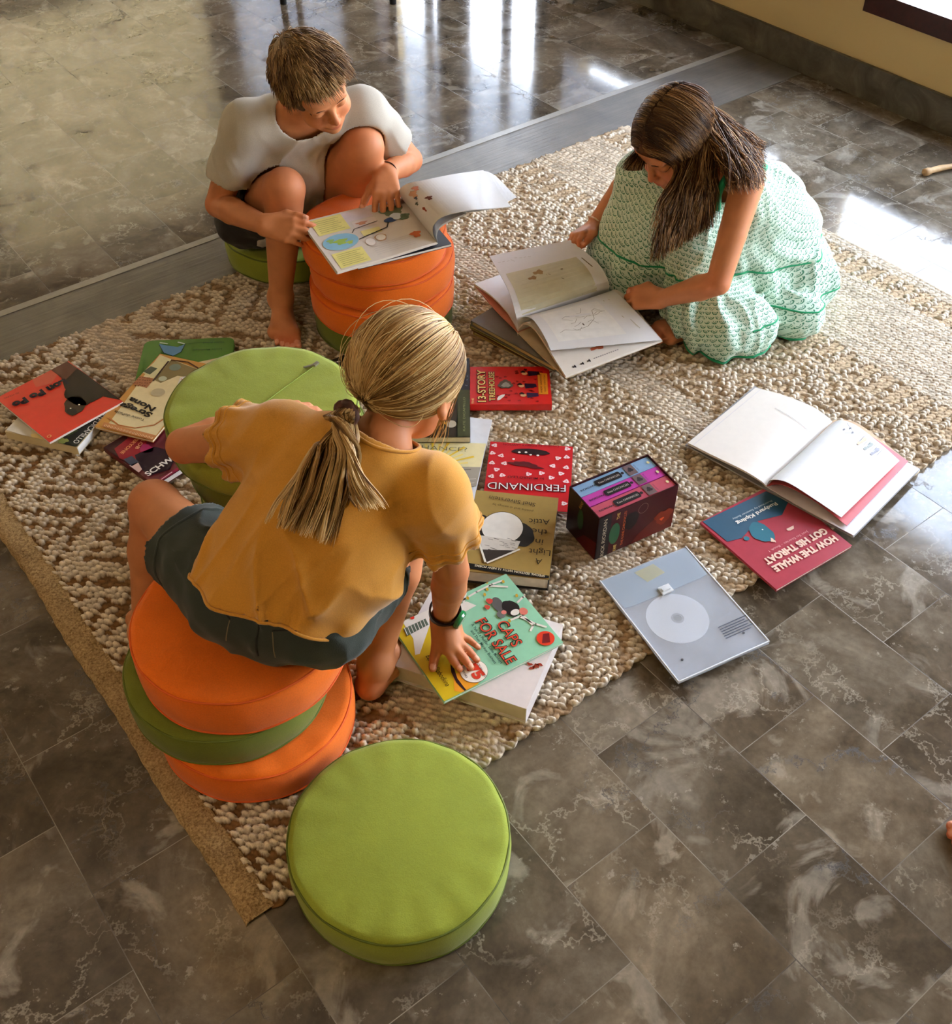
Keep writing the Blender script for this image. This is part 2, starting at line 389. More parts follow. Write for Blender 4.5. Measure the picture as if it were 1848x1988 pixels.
def window(name, axis, fixed, u0, u1, z0, z1, mull, label, blind=None, rail=0.065):
    root = thing(name, label, 'window', AB((u0+u1)/2, fixed, z0) if axis == 'b' else AB(fixed, (u0+u1)/2, z0)); root['kind'] = 'structure'
    def bx(mb, x0, x1, f0, f1, y0, y1, m):
        if axis == 'b': mb.abbox(x0, x1, fixed+f0, fixed+f1, y0, y1, m)
        else: mb.abbox(fixed+f0, fixed+f1, x0, x1, y0, y1, m)
    bm = BLC if axis == 'a' else BLM
    mb = MB()
    bx(mb, u0, u1, -0.015, 0.07, z0, z0+rail, FRM); bx(mb, u0, u1, -0.015, 0.07, z1-rail, z1, FRM)
    bx(mb, u0, u0+0.06, -0.015, 0.07, z0+rail, z1-rail, FRM); bx(mb, u1-0.06, u1, -0.015, 0.07, z0+rail, z1-rail, FRM)
    for m0, m1 in mull: bx(mb, m0, m1, 0.0, 0.03, z0+rail, z1-rail, FRM)
    mb.build('window_frame', root)
    mb = MB(); bx(mb, u0+0.06, u1-0.06, 0.03, 0.034, z0+rail, z1-rail, GLS); mb.build('pane', root)
    if blind is not None:
        mb = MB(); bx(mb, u0+0.05, u1-0.05, -0.02, -0.017, blind, z1-0.02, bm); mb.build('blind', root)
    return root
window('window_1', 'b', RB, *WIN1[:2], *WIN1[2:], [(0.95, 1.02), (-0.35, -0.28)], 'low window with a dark red-brown frame above the yellow wall')
window('window_2', 'b', RB, *WIN2[:2], *WIN2[2:], [(2.9, 2.96)], 'window further along the yellow wall with a white blind down', blind=0.36)
window('door_1', 'b', RB, *DOOR1[:2], *DOOR1[2:], [(3.99, 4.04), (4.31, 4.56), (4.62, 4.67)], 'glazed terrace door at the far end of the yellow wall', rail=0.02)
window('added_window_4', 'b', RB, *FILL_WIN4[:2], *FILL_WIN4[2:], [(6.1, 6.16)], 'added window beyond the terrace door with a white blind down', blind=0.36)
window('added_window_3', 'a', BA, *FILL_WIN3[:2], *FILL_WIN3[2:], [(-0.5, -0.43), (1.3, 1.37)], 'added wide window with cream blinds in the far wall', blind=0.85)

# terrace outside, seen through the low window
TER = plain('sunlit_pale_terrace', (225, 218, 205), 0.8)
mb = MB(); mb.abbox(-9, 13, RB+0.2, 16, -0.15, -0.05, TER); tag(mb.build('terrace'), 'sun-bleached pale terrace outside the window', 'terrace', kind='structure')
GRS = plain('garden_ground', (150, 150, 120), 0.9)
mb = MB(); mb.abbox(BA+0.2, 18, -9, RB+0.2, -0.15, -0.05, GRS); tag(mb.build('garden_ground'), 'garden ground beyond the far window', 'ground', kind='structure')
# porch roof over the terrace door, on two posts
pr = thing('porch_roof', 'pale porch roof outside the glazed terrace door', 'porch', AB(5.2, RB+1.6, 0)); pr['kind'] = 'structure'
PWH = plain('porch_grey_blue', (150, 162, 184), 0.7)
mb = MB(); mb.abbox(2.1, 9.6, RB+0.2, RB+3.15, 2.62, 2.75, PWH); mb.build('roof_slab', pr)
for aa in (2.3, 9.2):
    mb = MB(); mb.abbox(aa, aa+0.16, RB+2.6, RB+2.76, -0.05, 2.62, PWH); mb.build('post', pr)
# added shade and cord around the fill light, an invented fitting
lt = thing('added_pendant_lamp', 'added round cream fabric shade around the warm fill light', 'lamp', (FILL_P[0], FILL_P[1], CEIL-0.35))
an = np.linspace(0, 2*np.pi, 40, endpoint=False)
mb = MB()
pts = [(FILL_P[0]+0.34*math.cos(t), FILL_P[1]+0.34*math.sin(t), z) for z in (2.38, 2.56) for t in an]
mb.faces(pts, [(i, (i+1) % 40, 40+(i+1) % 40, 40+i) for i in range(40)], plain('cream_shade', (235, 220, 190), 0.8))
mb.faces([(FILL_P[0]+0.34*math.cos(t), FILL_P[1]+0.34*math.sin(t), 2.56) for t in an], [tuple(range(40))], plain('cream_shade', (235, 220, 190), 0.8))
mb.build('added_shade', lt)
V, Fc = tube_mesh([(FILL_P[0], FILL_P[1], 2.55), (FILL_P[0], FILL_P[1], CEIL)], 0.006); mesh_obj('cord', V, Fc, FRM, lt)

# ------------------------------------------------------------------ rug
RA0, RA1, RB0, RB1 = 0.767, 2.385, 0.150, 2.468
def build_rug():
    root = thing('woven_rug', 'large hand-woven cream and tan jute rug with raised zigzag pattern', 'rug', AB((RA0+RA1)/2, (RB0+RB1)/2, 0))
    da, db, na, nb = 0.0175, 0.0108, 5, 5
    HEM = 0.042
    nr = int((RA1-RA0)/da); nc = int((RB1-RB0-HEM)/db)
    I, J = np.meshgrid(np.arange(nr), np.arange(nc), indexing='ij')
    bb = J*db            # distance from the hem
    rnd = RNG.rand(nr, nc)
    S_ = np.zeros((nr, nc)); K = np.zeros((nr, nc))      # S_: 1 raised cream, 0 low; K: 1 patterned, 0 plain band
    def zig(lo, hi, per, w, ph=0):
        m = (bb >= lo) & (bb < hi); t = (I+ph) % per; t = np.abs(t-per/2)/(per/2)
        c = lo+(hi-lo)*(0.12+0.76*t); d = np.abs(bb-c)
        S_[m & ((d % w) < w*0.55)] = 1; K[m] = 1
    def dash(lo, hi):
        m = (bb >= lo) & (bb < hi); S_[m & (I % 3 == 0)] = 1; K[m] = 1
    zig(0.0, 0.19, 14, 0.062); zig(0.19, 0.36, 14, 0.062, 7); zig(0.47, 0.66, 16, 0.07); zig(0.66, 0.84, 16, 0.07, 8)
    zig(0.96, 1.13, 16, 0.07); zig(1.13, 1.30, 16, 0.07, 8); zig(1.40, 1.56, 14, 0.06); zig(1.56, 1.74, 14, 0.06, 7)
    dash(1.76, 1.85); dash(2.13, 2.22)
    flip = rnd < 0.05; S_[flip] = 1-S_[flip]
    # sample grid
    u = (np.arange(nr*na)+0.5)/na; v = (np.arange(nc*nb)+0.5)/nb
    U, V = np.meshgrid(u, v, indexing='ij')
    jit = 0.18*np.sin(V*1.7+U*0.35)+0.25*(np.floor(V).astype(int) % 2)
    Uj = U+jit; i = np.clip(np.floor(Uj), 0, nr-1).astype(int); fu = (Uj-np.floor(Uj))*2-1
    slant = 0.42*fu; Vj = V+slant; j = np.clip(np.floor(Vj), 0, nc-1).astype(int); fv = (Vj-np.floor(Vj))*2-1
    s = S_[i, j]; k = K[i, j]; rr = rnd[i, j]
    bead = np.sqrt(np.clip(1-(np.abs(fu)/(0.90+0.12*(1-k)))**2.6, 0, 1))*np.sqrt(np.clip(1-(np.abs(fv)**2.2)*0.95, 0, 1))
    z = 0.0038+bead*(0.0036+0.0068*s*k+0.0022*(1-k)+0.0016*(rr-0.5))+0.0016*vnoise(np.stack([U*0.3, V*0.2, U*0], -1), 1.0, 3)
    A_ = RA0+Uj*0+U*da; B_ = RB0+HEM+V*db
    # bulging end knots on the two short ends
    e0 = np.exp(-U/2.5); e1 = np.exp(-(nr-U)/2.5)
    knot = 0.006*np.abs(np.sin(V*1.1))+0.005*vnoise(np.stack([V*0.25, V*0, V*0], -1), 1.0, 9)
    A_ = A_-knot*e0+knot*e1
    A_ += 0.003*vnoise(np.stack([A_*5, B_*5, A_*0], -1), 1.0, 5)
    z += 0.003*(e0+e1)*(0.5+0.5*np.sin(V*1.1))
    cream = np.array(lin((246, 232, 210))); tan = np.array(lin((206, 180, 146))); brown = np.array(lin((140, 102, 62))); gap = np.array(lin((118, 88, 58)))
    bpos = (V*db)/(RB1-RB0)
    mixb = np.clip(1.0-1.9*bpos, 0.0, 1)[..., None]  # brown fades across the rug; partly shading put into the yarn colour
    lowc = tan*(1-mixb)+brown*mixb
    gap = gap*mixb+np.array(lin((164, 138, 108)))*(1-mixb)  # gaps lightened on the window side, brightness put into the colour
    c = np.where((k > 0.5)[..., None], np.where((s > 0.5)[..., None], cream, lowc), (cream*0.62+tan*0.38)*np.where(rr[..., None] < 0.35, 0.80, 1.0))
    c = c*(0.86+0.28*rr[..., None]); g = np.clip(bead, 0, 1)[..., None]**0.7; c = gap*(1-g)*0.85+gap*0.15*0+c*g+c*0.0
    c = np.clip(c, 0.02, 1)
    nu, nv = U.shape; nx = A_*AX[0]+B_*BX[0]; ny = A_*AX[1]+B_*BX[1]
    Vt = np.stack([nx, ny, z], -1).reshape(-1, 3)
    idx = np.arange(nu*nv).reshape(nu, nv)
    Fq = np.stack([idx[:-1, :-1], idx[:-1, 1:], idx[1:, 1:], idx[1:, :-1]], -1).reshape(-1, 4)
    # skirt down to the floor
    ring = np.concatenate([idx[0, :], idx[1:, -1], idx[-1, -2::-1], idx[-2:0:-1, 0]])
    base = len(Vt); low = Vt[ring].copy(); low[:, 2] = 0.0005; cen = Vt.mean(0); dv = low[:, :2]-cen[:2]; low[:, :2] -= dv/np.linalg.norm(dv, axis=1)[:, None]*0.002
    Vt = np.vstack([Vt, low]); n = len(ring); r2 = base+np.arange(n)
    Fs = np.stack([ring, r2, np.roll(r2, -1), np.roll(ring, -1)], -1)
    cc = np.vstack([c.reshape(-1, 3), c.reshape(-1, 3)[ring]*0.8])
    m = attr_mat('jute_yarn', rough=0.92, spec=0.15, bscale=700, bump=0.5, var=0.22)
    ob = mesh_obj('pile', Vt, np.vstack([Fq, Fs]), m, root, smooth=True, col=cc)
    # flat woven hem along the left long edge
    hm = NB('woven_hem'); tcn = hm.n('TexCoord'); nz = hm.noise(tcn.outputs['Object'], 260, 3, 0.6); nz2 = hm.noise(tcn.outputs['Object'], 18, 3)
    r = hm.ramp(nz.outputs[0], [(0.3, lin((132, 104, 66))), (0.7, lin((206, 178, 132)))]); r2_ = hm.ramp(nz2.outputs[0], [(0.3, (0.75, 0.72, 0.66)), (0.7, (1, 1, 1))])
    hm.l(hm.mix(1.0, r.outputs[0], r2_.outputs[0], 'MULTIPLY'), hm.b.inputs['Base Color']); hm.b.inputs['Roughness'].default_value = 0.95; hm.bump(nz.outputs[0], 0.9, 0.003)
    nn = 240; us = np.linspace(RA0+0.002, RA1-0.002, nn); prof = [(-0.002, 0.0005), (0.0, 0.006), (0.006, 0.0095), (0.038, 0.0100), (0.048, 0.0085)]
    V2, C = [], []
    for q, a_ in enumerate(us):
        wob = 0.0008*math.sin(q*0.9)+0.0022*math.sin(q*0.11)
        for (o_, h_) in prof:
            V2.append(AB(a_, RB0+o_+wob, h_+0.0008*math.sin(q*1.9+o_*300)))
    kk = len(prof); Fh = [(q*kk+t, q*kk+t+1, (q+1)*kk+t+1, (q+1)*kk+t) for q in range(nn-1) for t in range(kk-1)]
    mesh_obj('hem_band', V2, Fh, hm.m, root, smooth=True)
    return root
build_rug()

# ------------------------------------------------------------------ cushions
def cushion_mat(name, c):
    B = NB(name); tcn = B.n('TexCoord'); ob = tcn.outputs['Object']; c = lin(c)
    n1 = B.noise(ob, 9, 4, 0.6); n2 = B.noise(ob, 480, 2); n3 = B.noise(ob, 22, 5, 0.6)
    r = B.ramp(n1.outputs[0], [(0.3, tuple(x*0.90 for x in c)), (0.7, tuple(min(1, x*1.06) for x in c))])
    r2 = B.ramp(n2.outputs[0], [(0.3, (0.88,)*3), (0.7, (1, 1, 1))])
    B.l(B.mix(1.0, r.outputs[0], r2.outputs[0], 'MULTIPLY'), B.b.inputs['Base Color'])
    B.b.inputs['Roughness'].default_value = 0.8; B.b.inputs['Specular IOR Level'].default_value = 0.25
    B.b.inputs['Sheen Weight'].default_value = 0.15
    h = B.math('ADD', B.math('MULTIPLY', n3.outputs[0], 0.8), B.math('MULTIPLY', n2.outputs[0], 0.15)); B.bump(h, 0.35, 0.004)
    return B.m
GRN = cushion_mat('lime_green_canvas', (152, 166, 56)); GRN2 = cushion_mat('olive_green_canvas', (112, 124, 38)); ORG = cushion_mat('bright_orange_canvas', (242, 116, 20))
GRNP = plain('green_piping', (96, 110, 30), 0.7); ORGP = plain('orange_piping', (222, 92, 16), 0.7)
METAL = plain('dull_zip_metal', (170, 168, 160), 0.35, metal=0.9)
def cushion(name, label, X, Y, z0, z1, r, mat, pmat, group, dish=0.0, tilt=(0, 0), seed=0, zipper=None, puff=0.006, dish_at=(0, 0)):
    root = thing(name, label, 'cushion', (X, Y, z0), group)
    h = z1-z0; prof = []
    nt_ = 128
    # profile: centre bottom -> rim -> centre top
    for t in np.linspace(0, 0.93, 7): prof.append((t*r*0.97, 0.0))
    for an_ in np.linspace(-70, 70, 9):
        q = math.radians(an_); prof.append((r*(0.952+0.048*math.cos(q)), h/2+(h/2-0.002)*math.sin(q)/math.sin(math.radians(70))))
    for t in np.linspace(0.93, 0, 12): prof.append((t*r*0.985, h+puff*(1-t*t)-0.001))
    V = []
    th = np.linspace(0, 2*np.pi, nt_, endpoint=False)
    for (rr, zz) in prof:
        wr = 0.0007*np.sin(th*11+seed)+0.0004*np.sin(th*23+2*seed)+0.0014*np.sin(th*3-seed)
        edge = min(1, (rr/r)**6)
        R_ = rr+wr*edge*0.7
        x = R_*np.cos(th); y = R_*np.sin(th); z = np.full(nt_, zz)
        if zz > h*0.6:
            z = z+0.0009*(rr/r)**3*np.sin(th*17+seed*3)*(rr/r > 0.5)
            dd = np.hypot(x-dish_at[0], y-dish_at[1]); z = z-dish*np.exp(-(dd/0.12)**2)
        if 0 < zz < h: z = z+0.0012*np.sin(th*9+seed)
        z = z+tilt[0]*x+tilt[1]*y
        V += list(zip(x+X, y+Y, z+z0))
    npf = len(prof); Fc = [(i*nt_+k, i*nt_+(k+1) % nt_, (i+1)*nt_+(k+1) % nt_, (i+1)*nt_+k) for i in range(npf-1) for k in range(nt_)]
    mesh_obj('cover', V, Fc, mat, root, smooth=True)
    for zz, nm in ((h-0.007, 'piping'), (0.007, 'piping')):
        path = []
        for t in np.linspace(0, 2*np.pi, 96, endpoint=False):
            R_ = r*0.977+0.0009*math.sin(t*3-seed)+0.0004
            x, y = R_*math.cos(t), R_*math.sin(t); path.append((X+x, Y+y, z0+zz+(0.0015 if zz > h/2 else -0.0015)+0.0012*math.sin(t*9+seed)+tilt[0]*x+tilt[1]*y))
        Vp, Fp = tube_mesh(path, 0.0021, 6, closed=True); mesh_obj('piping', Vp, Fp, pmat, root, smooth=True)
    if zipper:
        a_, r0, r1, off = zipper; ca, sa = math.cos(a_), math.sin(a_); path = []
        for t in np.linspace(r0, r1, 24):
            x, y = t*ca-off*sa, t*sa+off*ca; rr = math.hypot(x, y)/r
            path.append((X+x, Y+y, z0+h+puff*(1-rr*rr)+0.0006-dish*math.exp(-((math.hypot(x-dish_at[0], y-dish_at[1]))/0.12)**2)+tilt[0]*x+tilt[1]*y))
        Vp, Fp = tube_mesh(path, 0.0012, 5); zo = mesh_obj('zipper', Vp, Fp, plain('zip_tape_green', (132, 148, 44), 0.7), root, smooth=True)
        e = np.array(path[-1]); dv = (e-np.array(path[-2])); dv /= np.linalg.norm(dv); s_ = np.array([-dv[1], dv[0], 0])
        q = [e+s_*0.004-dv*0.004, e-s_*0.004-dv*0.004, e-s_*0.003+dv*0.008-np.array([0.0, 0, 0]), e+s_*0.003+dv*0.008]
        mbz = MB(); mbz.prism([(p[0], p[1]) for p in q][::-1] if False else [(p[0], p[1]) for p in q], e[2]+0.001, e[2]+0.0045, METAL)
        q2 = [e-dv*0.002+s_*0.002, e-dv*0.002-s_*0.002, e-dv*0.020+s_*0.010-s_*0.002, e-dv*0.020+s_*0.010+s_*0.002]
        mbz.prism([(p[0], p[1]) for p in q2], e[2]+0.003, e[2]+0.005, METAL); mbz.build('zipper_pull', root)
    return root
RZ = 0.016
cushion('floor_cushion', 'lime green round cushion lying flat on the floor at the rug corner', -0.120, 0.813, 0.001, 0.080, 0.176, GRN, GRNP, 'round floor cushions', seed=1, puff=0.010)
cushion('floor_cushion', 'orange cushion at the bottom of the stack the girl in mustard sits on', -0.381, 1.067, RZ, 0.094, 0.171, ORG, ORGP, 'round floor cushions', seed=2)
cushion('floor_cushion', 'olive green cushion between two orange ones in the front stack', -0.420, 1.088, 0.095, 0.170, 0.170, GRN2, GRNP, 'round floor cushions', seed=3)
cushion('floor_cushion', 'orange cushion on top of the front stack, directly under the girl in mustard', -0.388, 1.100, 0.171, 0.262, 0.174, ORG, ORGP, 'round floor cushions', dish=0.022, dish_at=(0.08, -0.03), seed=4)
MX, MY = -0.235, 2.252
cushion('floor_cushion', 'green cushion at the very bottom of the tall orange stack', MX, MY+0.02, RZ, 0.095, 0.175, GRN2, GRNP, 'round floor cushions', seed=5)
cushion('floor_cushion', 'lowest orange cushion of the tall orange stack', MX+0.004, MY-0.01, 0.096, 0.166, 0.177, ORG, ORGP, 'round floor cushions', seed=6)
cushion('floor_cushion', 'middle orange cushion of the tall orange stack', MX+0.008, MY+0.004, 0.167, 0.235, 0.176, ORG, ORGP, 'round floor cushions', seed=7)
cushion('floor_cushion', 'topmost orange cushion of the tall stack, under the open atlas', MX-0.006, MY-0.004, 0.236, 0.304, 0.173, ORG, ORGP, 'round floor cushions', seed=8, puff=0.004)
cushion('floor_cushion', 'green cushion under the boy in the pale tee', -0.511, 2.60, RZ, 0.090, 0.175, GRN, GRNP, 'round floor cushions', dish=0.01, seed=9)
GX, GY = -0.385, 1.490
gl_ = ['lowest green cushion of the tall green stack', 'second green cushion up in the tall green stack', 'middle green cushion of the tall green stack', 'second green cushion from the top of the tall green stack']
offs = [(0.03, 0.02), (0.015, 0.03), (0.03, 0.015), (0.012, 0.012)]
for k in range(4):
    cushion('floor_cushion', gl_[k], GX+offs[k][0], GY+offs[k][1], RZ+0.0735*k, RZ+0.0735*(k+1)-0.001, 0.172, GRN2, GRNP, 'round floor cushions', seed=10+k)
cushion('floor_cushion', 'lime green cushion with a zip on top of the tall green stack', GX, GY, RZ+0.294, 0.385, 0.175, GRN, GRNP, 'round floor cushions', seed=15, zipper=(math.radians(55), -0.165, 0.135, -0.01), puff=0.006)
# ------------------------------------------------------------------ lettering
_TXT = {}
def text_geo(s, bold=0.0, shear=0.0):
    k = (s, bold, shear)
    if k in _TXT: return _TXT[k]
    cu = bpy.data.curves.new('t', 'FONT'); cu.body = s; cu.size = 1.0; cu.offset = bold; cu.shear = shear; cu.resolution_u = 3
    ob = bpy.data.objects.new('t', cu); COL.objects.link(ob); bpy.context.view_layer.update()
    me = bpy.data.meshes.new_from_object(ob.evaluated_get(bpy.context.evaluated_depsgraph_get()))
    V = np.array([v.co[:] for v in me.vertices]).reshape(-1, 3); Fc = [tuple(p.vertices) for p in me.polygons]
    bpy.data.objects.remove(ob); bpy.data.curves.remove(cu); bpy.data.meshes.remove(me)
    if len(V): V[:, 0] -= V[:, 0].min()
    _TXT[k] = (V, Fc); return _TXT[k]
INK = {}
def ink(c, rough=0.42):
    k = (str(c), rough)
    if k not in INK: INK[k] = plain('print_%s' % (c if isinstance(c, str) else '_'.join(map(str, c))), c, rough, 0.3, noise=0.04)
    return INK[k]
LAYER = 0.00028
class Cover:
    """flat artwork gathered into one cover mesh: w0 origin, ex/ey unit axes, w/h size, z height"""
    def __init__(s, o, ex, ey, w, h, nrm=(0, 0, 1)):
        s.o, s.ex, s.ey, s.w, s.h, s.n = np.array(o, float), np.array(ex, float), np.array(ey, float), w, h, np.array(nrm, float); s.mb = MB()
    def uv(s, p):
        d = np.asarray(p, float)-s.o; return np.array([d@s.ex/s.w, d@s.ey/s.h])
    def at(s, u, v, lay=0): return s.o+s.ex*u*s.w+s.ey*v*s.h+s.n*(0.0004+lay*LAYER)
    def clip(s, uv):
        for ax, sg, lim in ((0, 1, 0.004), (0, -1, -0.996), (1, 1, 0.004), (1, -1, -0.996)):
            out = []
            for i in range(len(uv)):
                a, b = uv[i], uv[(i+1) % len(uv)]; da, db_ = sg*a[ax]-lim, sg*b[ax]-lim
                if da >= 0: out.append(a)
                if da*db_ < 0: t = da/(da-db_); out.append(a+(b-a)*t)
            uv = out
            if len(uv) < 3: return []
        return uv
    def poly_uv(s, uv, c, lay=1):
        uv = s.clip([np.array(q, float) for q in uv])
        if len(uv) >= 3: s.mb.poly([s.at(q[0], q[1], lay) for q in uv], ink(c) if not hasattr(c, 'node_tree') else c)
    def px(s, pts, c, lay=1):
        s.poly_uv([s.uv(P(x, y, s.o[2])) for x, y in pts], c, lay)
    def blob_uv(s, u, v, ru, rv, c, lay=1, n=22, rot=0.0, wob=0.0, ph=0):
        pts = []
        for t in np.linspace(0, 2*np.pi, n, endpoint=False):
            k = 1+wob*math.sin(3*t+ph)+wob*0.6*math.sin(7*t+2*ph); x, y = ru*math.cos(t)*k, rv*math.sin(t)*k
            x, y = x*math.cos(rot)-y*math.sin(rot), x*math.sin(rot)+y*math.cos(rot)
            pts.append((u+x/s.w, v+y/s.h))
        s.poly_uv(pts, c, lay)
    def blob(s, x, y, ru, rv, c, lay=1, **k):
        q = s.uv(P(x, y, s.o[2])); s.blob_uv(q[0], q[1], ru, rv, c, lay, **k)
    def stroke_px(s, pts, wd, c, lay=2):
        q = [s.uv(P(x, y, s.o[2])) for x, y in pts]; s.stroke_uv(q, wd, c, lay)
    def stroke_uv(s, q, wd, c, lay=2):
        q = [np.array([a[0]*s.w, a[1]*s.h]) for a in q]
        for a, b in zip(q[:-1], q[1:]):
            d = b-a; L = np.linalg.norm(d)
            if L < 1e-6: continue
            n = np.array([-d[1], d[0]])/L*wd/2; d = d/L*wd*0.3
            s.poly_uv([((p[0])/s.w, p[1]/s.h) for p in (a-n-d, b-n+d, b+n+d, a+n-d)], c, lay)
    def text(s, st, p0, p1, hgt, c, lay=3, bold=0.02, px=True, shear=0.0):
        """baseline from p0 to p1; hgt is the cap height in metres"""
        V, Fc = text_geo(st, bold, shear)
        if not len(V): return
        a = s.uv(P(p0[0], p0[1], s.o[2])) if px else np.array(p0, float); b = s.uv(P(p1[0], p1[1], s.o[2])) if px else np.array(p1, float)
        A3, B3 = s.at(*a, lay), s.at(*b, lay); d = B3-A3; L = np.linalg.norm(d); d /= L
        up = np.cross(s.n, d); wdt = V[:, 0].max()
        pts = A3+d*(V[:, :1]*L/wdt)+up*(V[:, 1:2]*hgt/0.70)
        s.mb.faces(pts, Fc, ink(c))

def rect_fit(px4, z):
    w = [P(x, y, z) for x, y in px4]; c = sum(w)/4
    e1 = ((w[1]-w[0])+(w[2]-w[3]))/2; e2 = ((w[3]-w[0])+(w[2]-w[1]))/2
    W_, H_ = np.linalg.norm(e1), np.linalg.norm(e2)
    sg = 1 if e1[0]*e2[1]-e1[1]*e2[0] > 0 else -1
    r2 = np.array([e2[1], -e2[0], 0])*sg; ex = e1/W_+r2/H_; ex /= np.linalg.norm(ex); ey = np.array([-ex[1], ex[0], 0])*sg
    return c-ex*W_/2-ey*H_/2, ex, ey, W_, H_
PAGE = plain('book_pages', (226, 216, 198), 0.8, noise=0.1)
PAGEW = plain('bright_page_edges', (236, 232, 226), 0.75, noise=0.07)
def book(name, label, px4, z, th, ccol, spine=None, art=None, group='books lying on the rug', page=PAGE, hard=False, rough=0.38, frame=None, back=None, cat='book', roundc=0):
    o, ex, ey, w, h = frame if frame else rect_fit(px4, z)
    cen = o+ex*w/2+ey*h/2
    root = thing(name, label, cat, (cen[0], cen[1], z-th), group)
    ct = 0.0024 if hard else 0.0009; ins = 0.004 if hard else 0.0008
    cm = plain('cover_'+(ccol if isinstance(ccol, str) else '_'.join(map(str, ccol))), ccol, rough, noise=0.04, coat=0.15)
    bm_ = plain('cover_'+str(back), back, rough, noise=0.04) if back else cm
    sg = ex[0]*ey[1]-ex[1]*ey[0]
    def quad(u0, u1, v0, v1):
        q = [o+ex*(u0)+ey*(v0), o+ex*u1+ey*v0, o+ex*u1+ey*v1, o+ex*u0+ey*v1]
        if roundc and u0 == 0 and v0 == 0:
            q = []; r = roundc
            for (cx, cy, a0) in ((w-r, r, -90), (w-r, h-r, 0), (r, h-r, 90), (r, r, 180)):
                for t in range(0, 91, 15): q.append(o+ex*(cx+r*math.cos(math.radians(a0+t)))+ey*(cy+r*math.sin(math.radians(a0+t))))
        if sg < 0: q = q[::-1]
        return [(p[0], p[1]) for p in q]
    C = Cover((o[0], o[1], z), ex, ey, w, h)
    C.mb.prism(quad(0, w, 0, h), z-ct, z, cm)
    C.mb.prism(quad(0, w, 0, h), z-th, z-th+ct, bm_)
    if spine is not None:
        t = 0.0022 if hard else 0.0010
        q = {0: (0, w, 0, t), 1: (w-t, w, 0, h), 2: (0, w, h-t, h), 3: (0, t, 0, h)}[spine]
        C.mb.prism(quad(*q), z-th+ct, z-ct, bm_)
    if art: art(C)
    C.mb.build('cover', root)
    i = {None: (ins, ins, ins, ins), 0: (0.002, ins, ins, ins), 1: (ins, 0.002, ins, ins), 2: (ins, ins, 0.002, ins), 3: (ins, ins, ins, 0.002)}[spine]
    pb = MB(); r_, roundc_ = roundc, roundc
    v0 = 0.002 if spine == 0 else ins; u1 = w-(0.002 if spine == 1 else ins); v1 = h-(0.002 if spine == 2 else ins); u0 = 0.002 if spine == 3 else ins
    if roundc: u0, v0, u1, v1 = 0.012, 0.012, w-0.012, h-0.012
    pb.prism(quad(u0+1e-6, u1, v0+1e-6, v1), z-th+ct, z-ct, page)
    pb.build('page_block', root)
    return root, C

# ---- left group -----------------------------------------------------------
def art_kate(C):
    C.px([(11, 835), (208, 801), (149, 868)], (232, 222, 190), 1)
    C.px([(11, 835), (70, 775), (60, 850)], (214, 208, 196), 2); C.blob(75, 850, 0.02, 0.012, (238, 214, 150), 3, wob=0.15)
    C.px([(110, 868), (150, 868), (210, 801), (180, 800), (118, 850)], (30, 32, 24), 4)
    C.blob(122, 857, 0.012, 0.01, (126, 134, 66), 5, wob=0.2); C.blob(140, 838, 0.010, 0.014, (70, 84, 40), 5, wob=0.2)
    C.text('KATE DICAMILLO', (206, 798), (141, 860), 0.0135, (238, 236, 228), 6, bold=0.0)
book('chapter_book', 'thick pale paperback with white-on-black lettering, half under the red picture book', [(11, 837), (149, 870), (208, 801), (72, 770)], 0.040, 0.021, (216, 200, 160), 1 - 1, art_kate, page=PAGEW)
def art_red(C):
    C.px([(131, 702), (240, 778), (200, 770), (178, 782), (168, 776), (126, 755), (118, 730), (95, 716)], (44, 32, 20), 1)
    C.px([(95, 716), (131, 702), (150, 716), (126, 740), (112, 728)], (96, 58, 40), 2)
    C.blob(145, 788, 0.034, 0.024, (58, 42, 26), 3, rot=0.5, wob=0.08); C.blob(155, 768, 0.042, 0.030, (40, 30, 18), 3, wob=0.06); C.blob(140, 800, 0.014, 0.010, (34, 24, 16), 4)
    C.blob(137.5, 794, 0.0022, 0.0018, (245, 240, 225), 6); C.blob(154, 787, 0.0022, 0.0018, (245, 240, 225), 6)
    C.px([(60, 733), (95, 716), (112, 728), (100, 745), (70, 752)], (206, 92, 70), 1)
    C.text('Lon Po Po', (126, 737), (22, 785), 0.0215, (24, 20, 32), 7, bold=0.06)
    C.text('ED YOUNG', (36, 763), (8, 774), 0.005, (120, 30, 24), 7, bold=0.01)
    C.blob(96, 848, 0.005, 0.005, (232, 180, 120), 5); C.blob(96, 848, 0.003, 0.003, (214, 60, 40), 6)
book('picture_book', 'thin glossy red picture book with a dark shape, lying on a pale paperback', [(131, 702), (240, 778), (94, 860), (-6, 772)], 0.050, 0.006, (218, 58, 40), 1, art_red, page=PAGEW, rough=0.3, back=(240, 225, 215))
def art_green(C):
    C.px([(309, 668), (330, 672), (345, 674), (360, 668), (352, 684), (336, 692), (318, 686)], (92, 142, 186), 1)
    C.stroke_px([(311, 666), (325, 668)], 0.004, (206, 226, 214), 3); C.stroke_px([(346, 665), (358, 668)], 0.004, (206, 226, 214), 3)
    C.stroke_px([(309, 670), (318, 686), (336, 692), (352, 684), (360, 668)], 0.002, (30, 60, 60), 3)
    C.stroke_px([(360, 668), (395, 665), (436, 666)], 0.0016, (40, 90, 20), 2)
    C.text('Louise Macdonald', (431, 677), (375, 679), 0.0065, (24, 74, 22), 3, bold=0.01); C.text('Helen Broad', (434, 663), (395, 665), 0.006, (24, 74, 22), 3, bold=0.01)
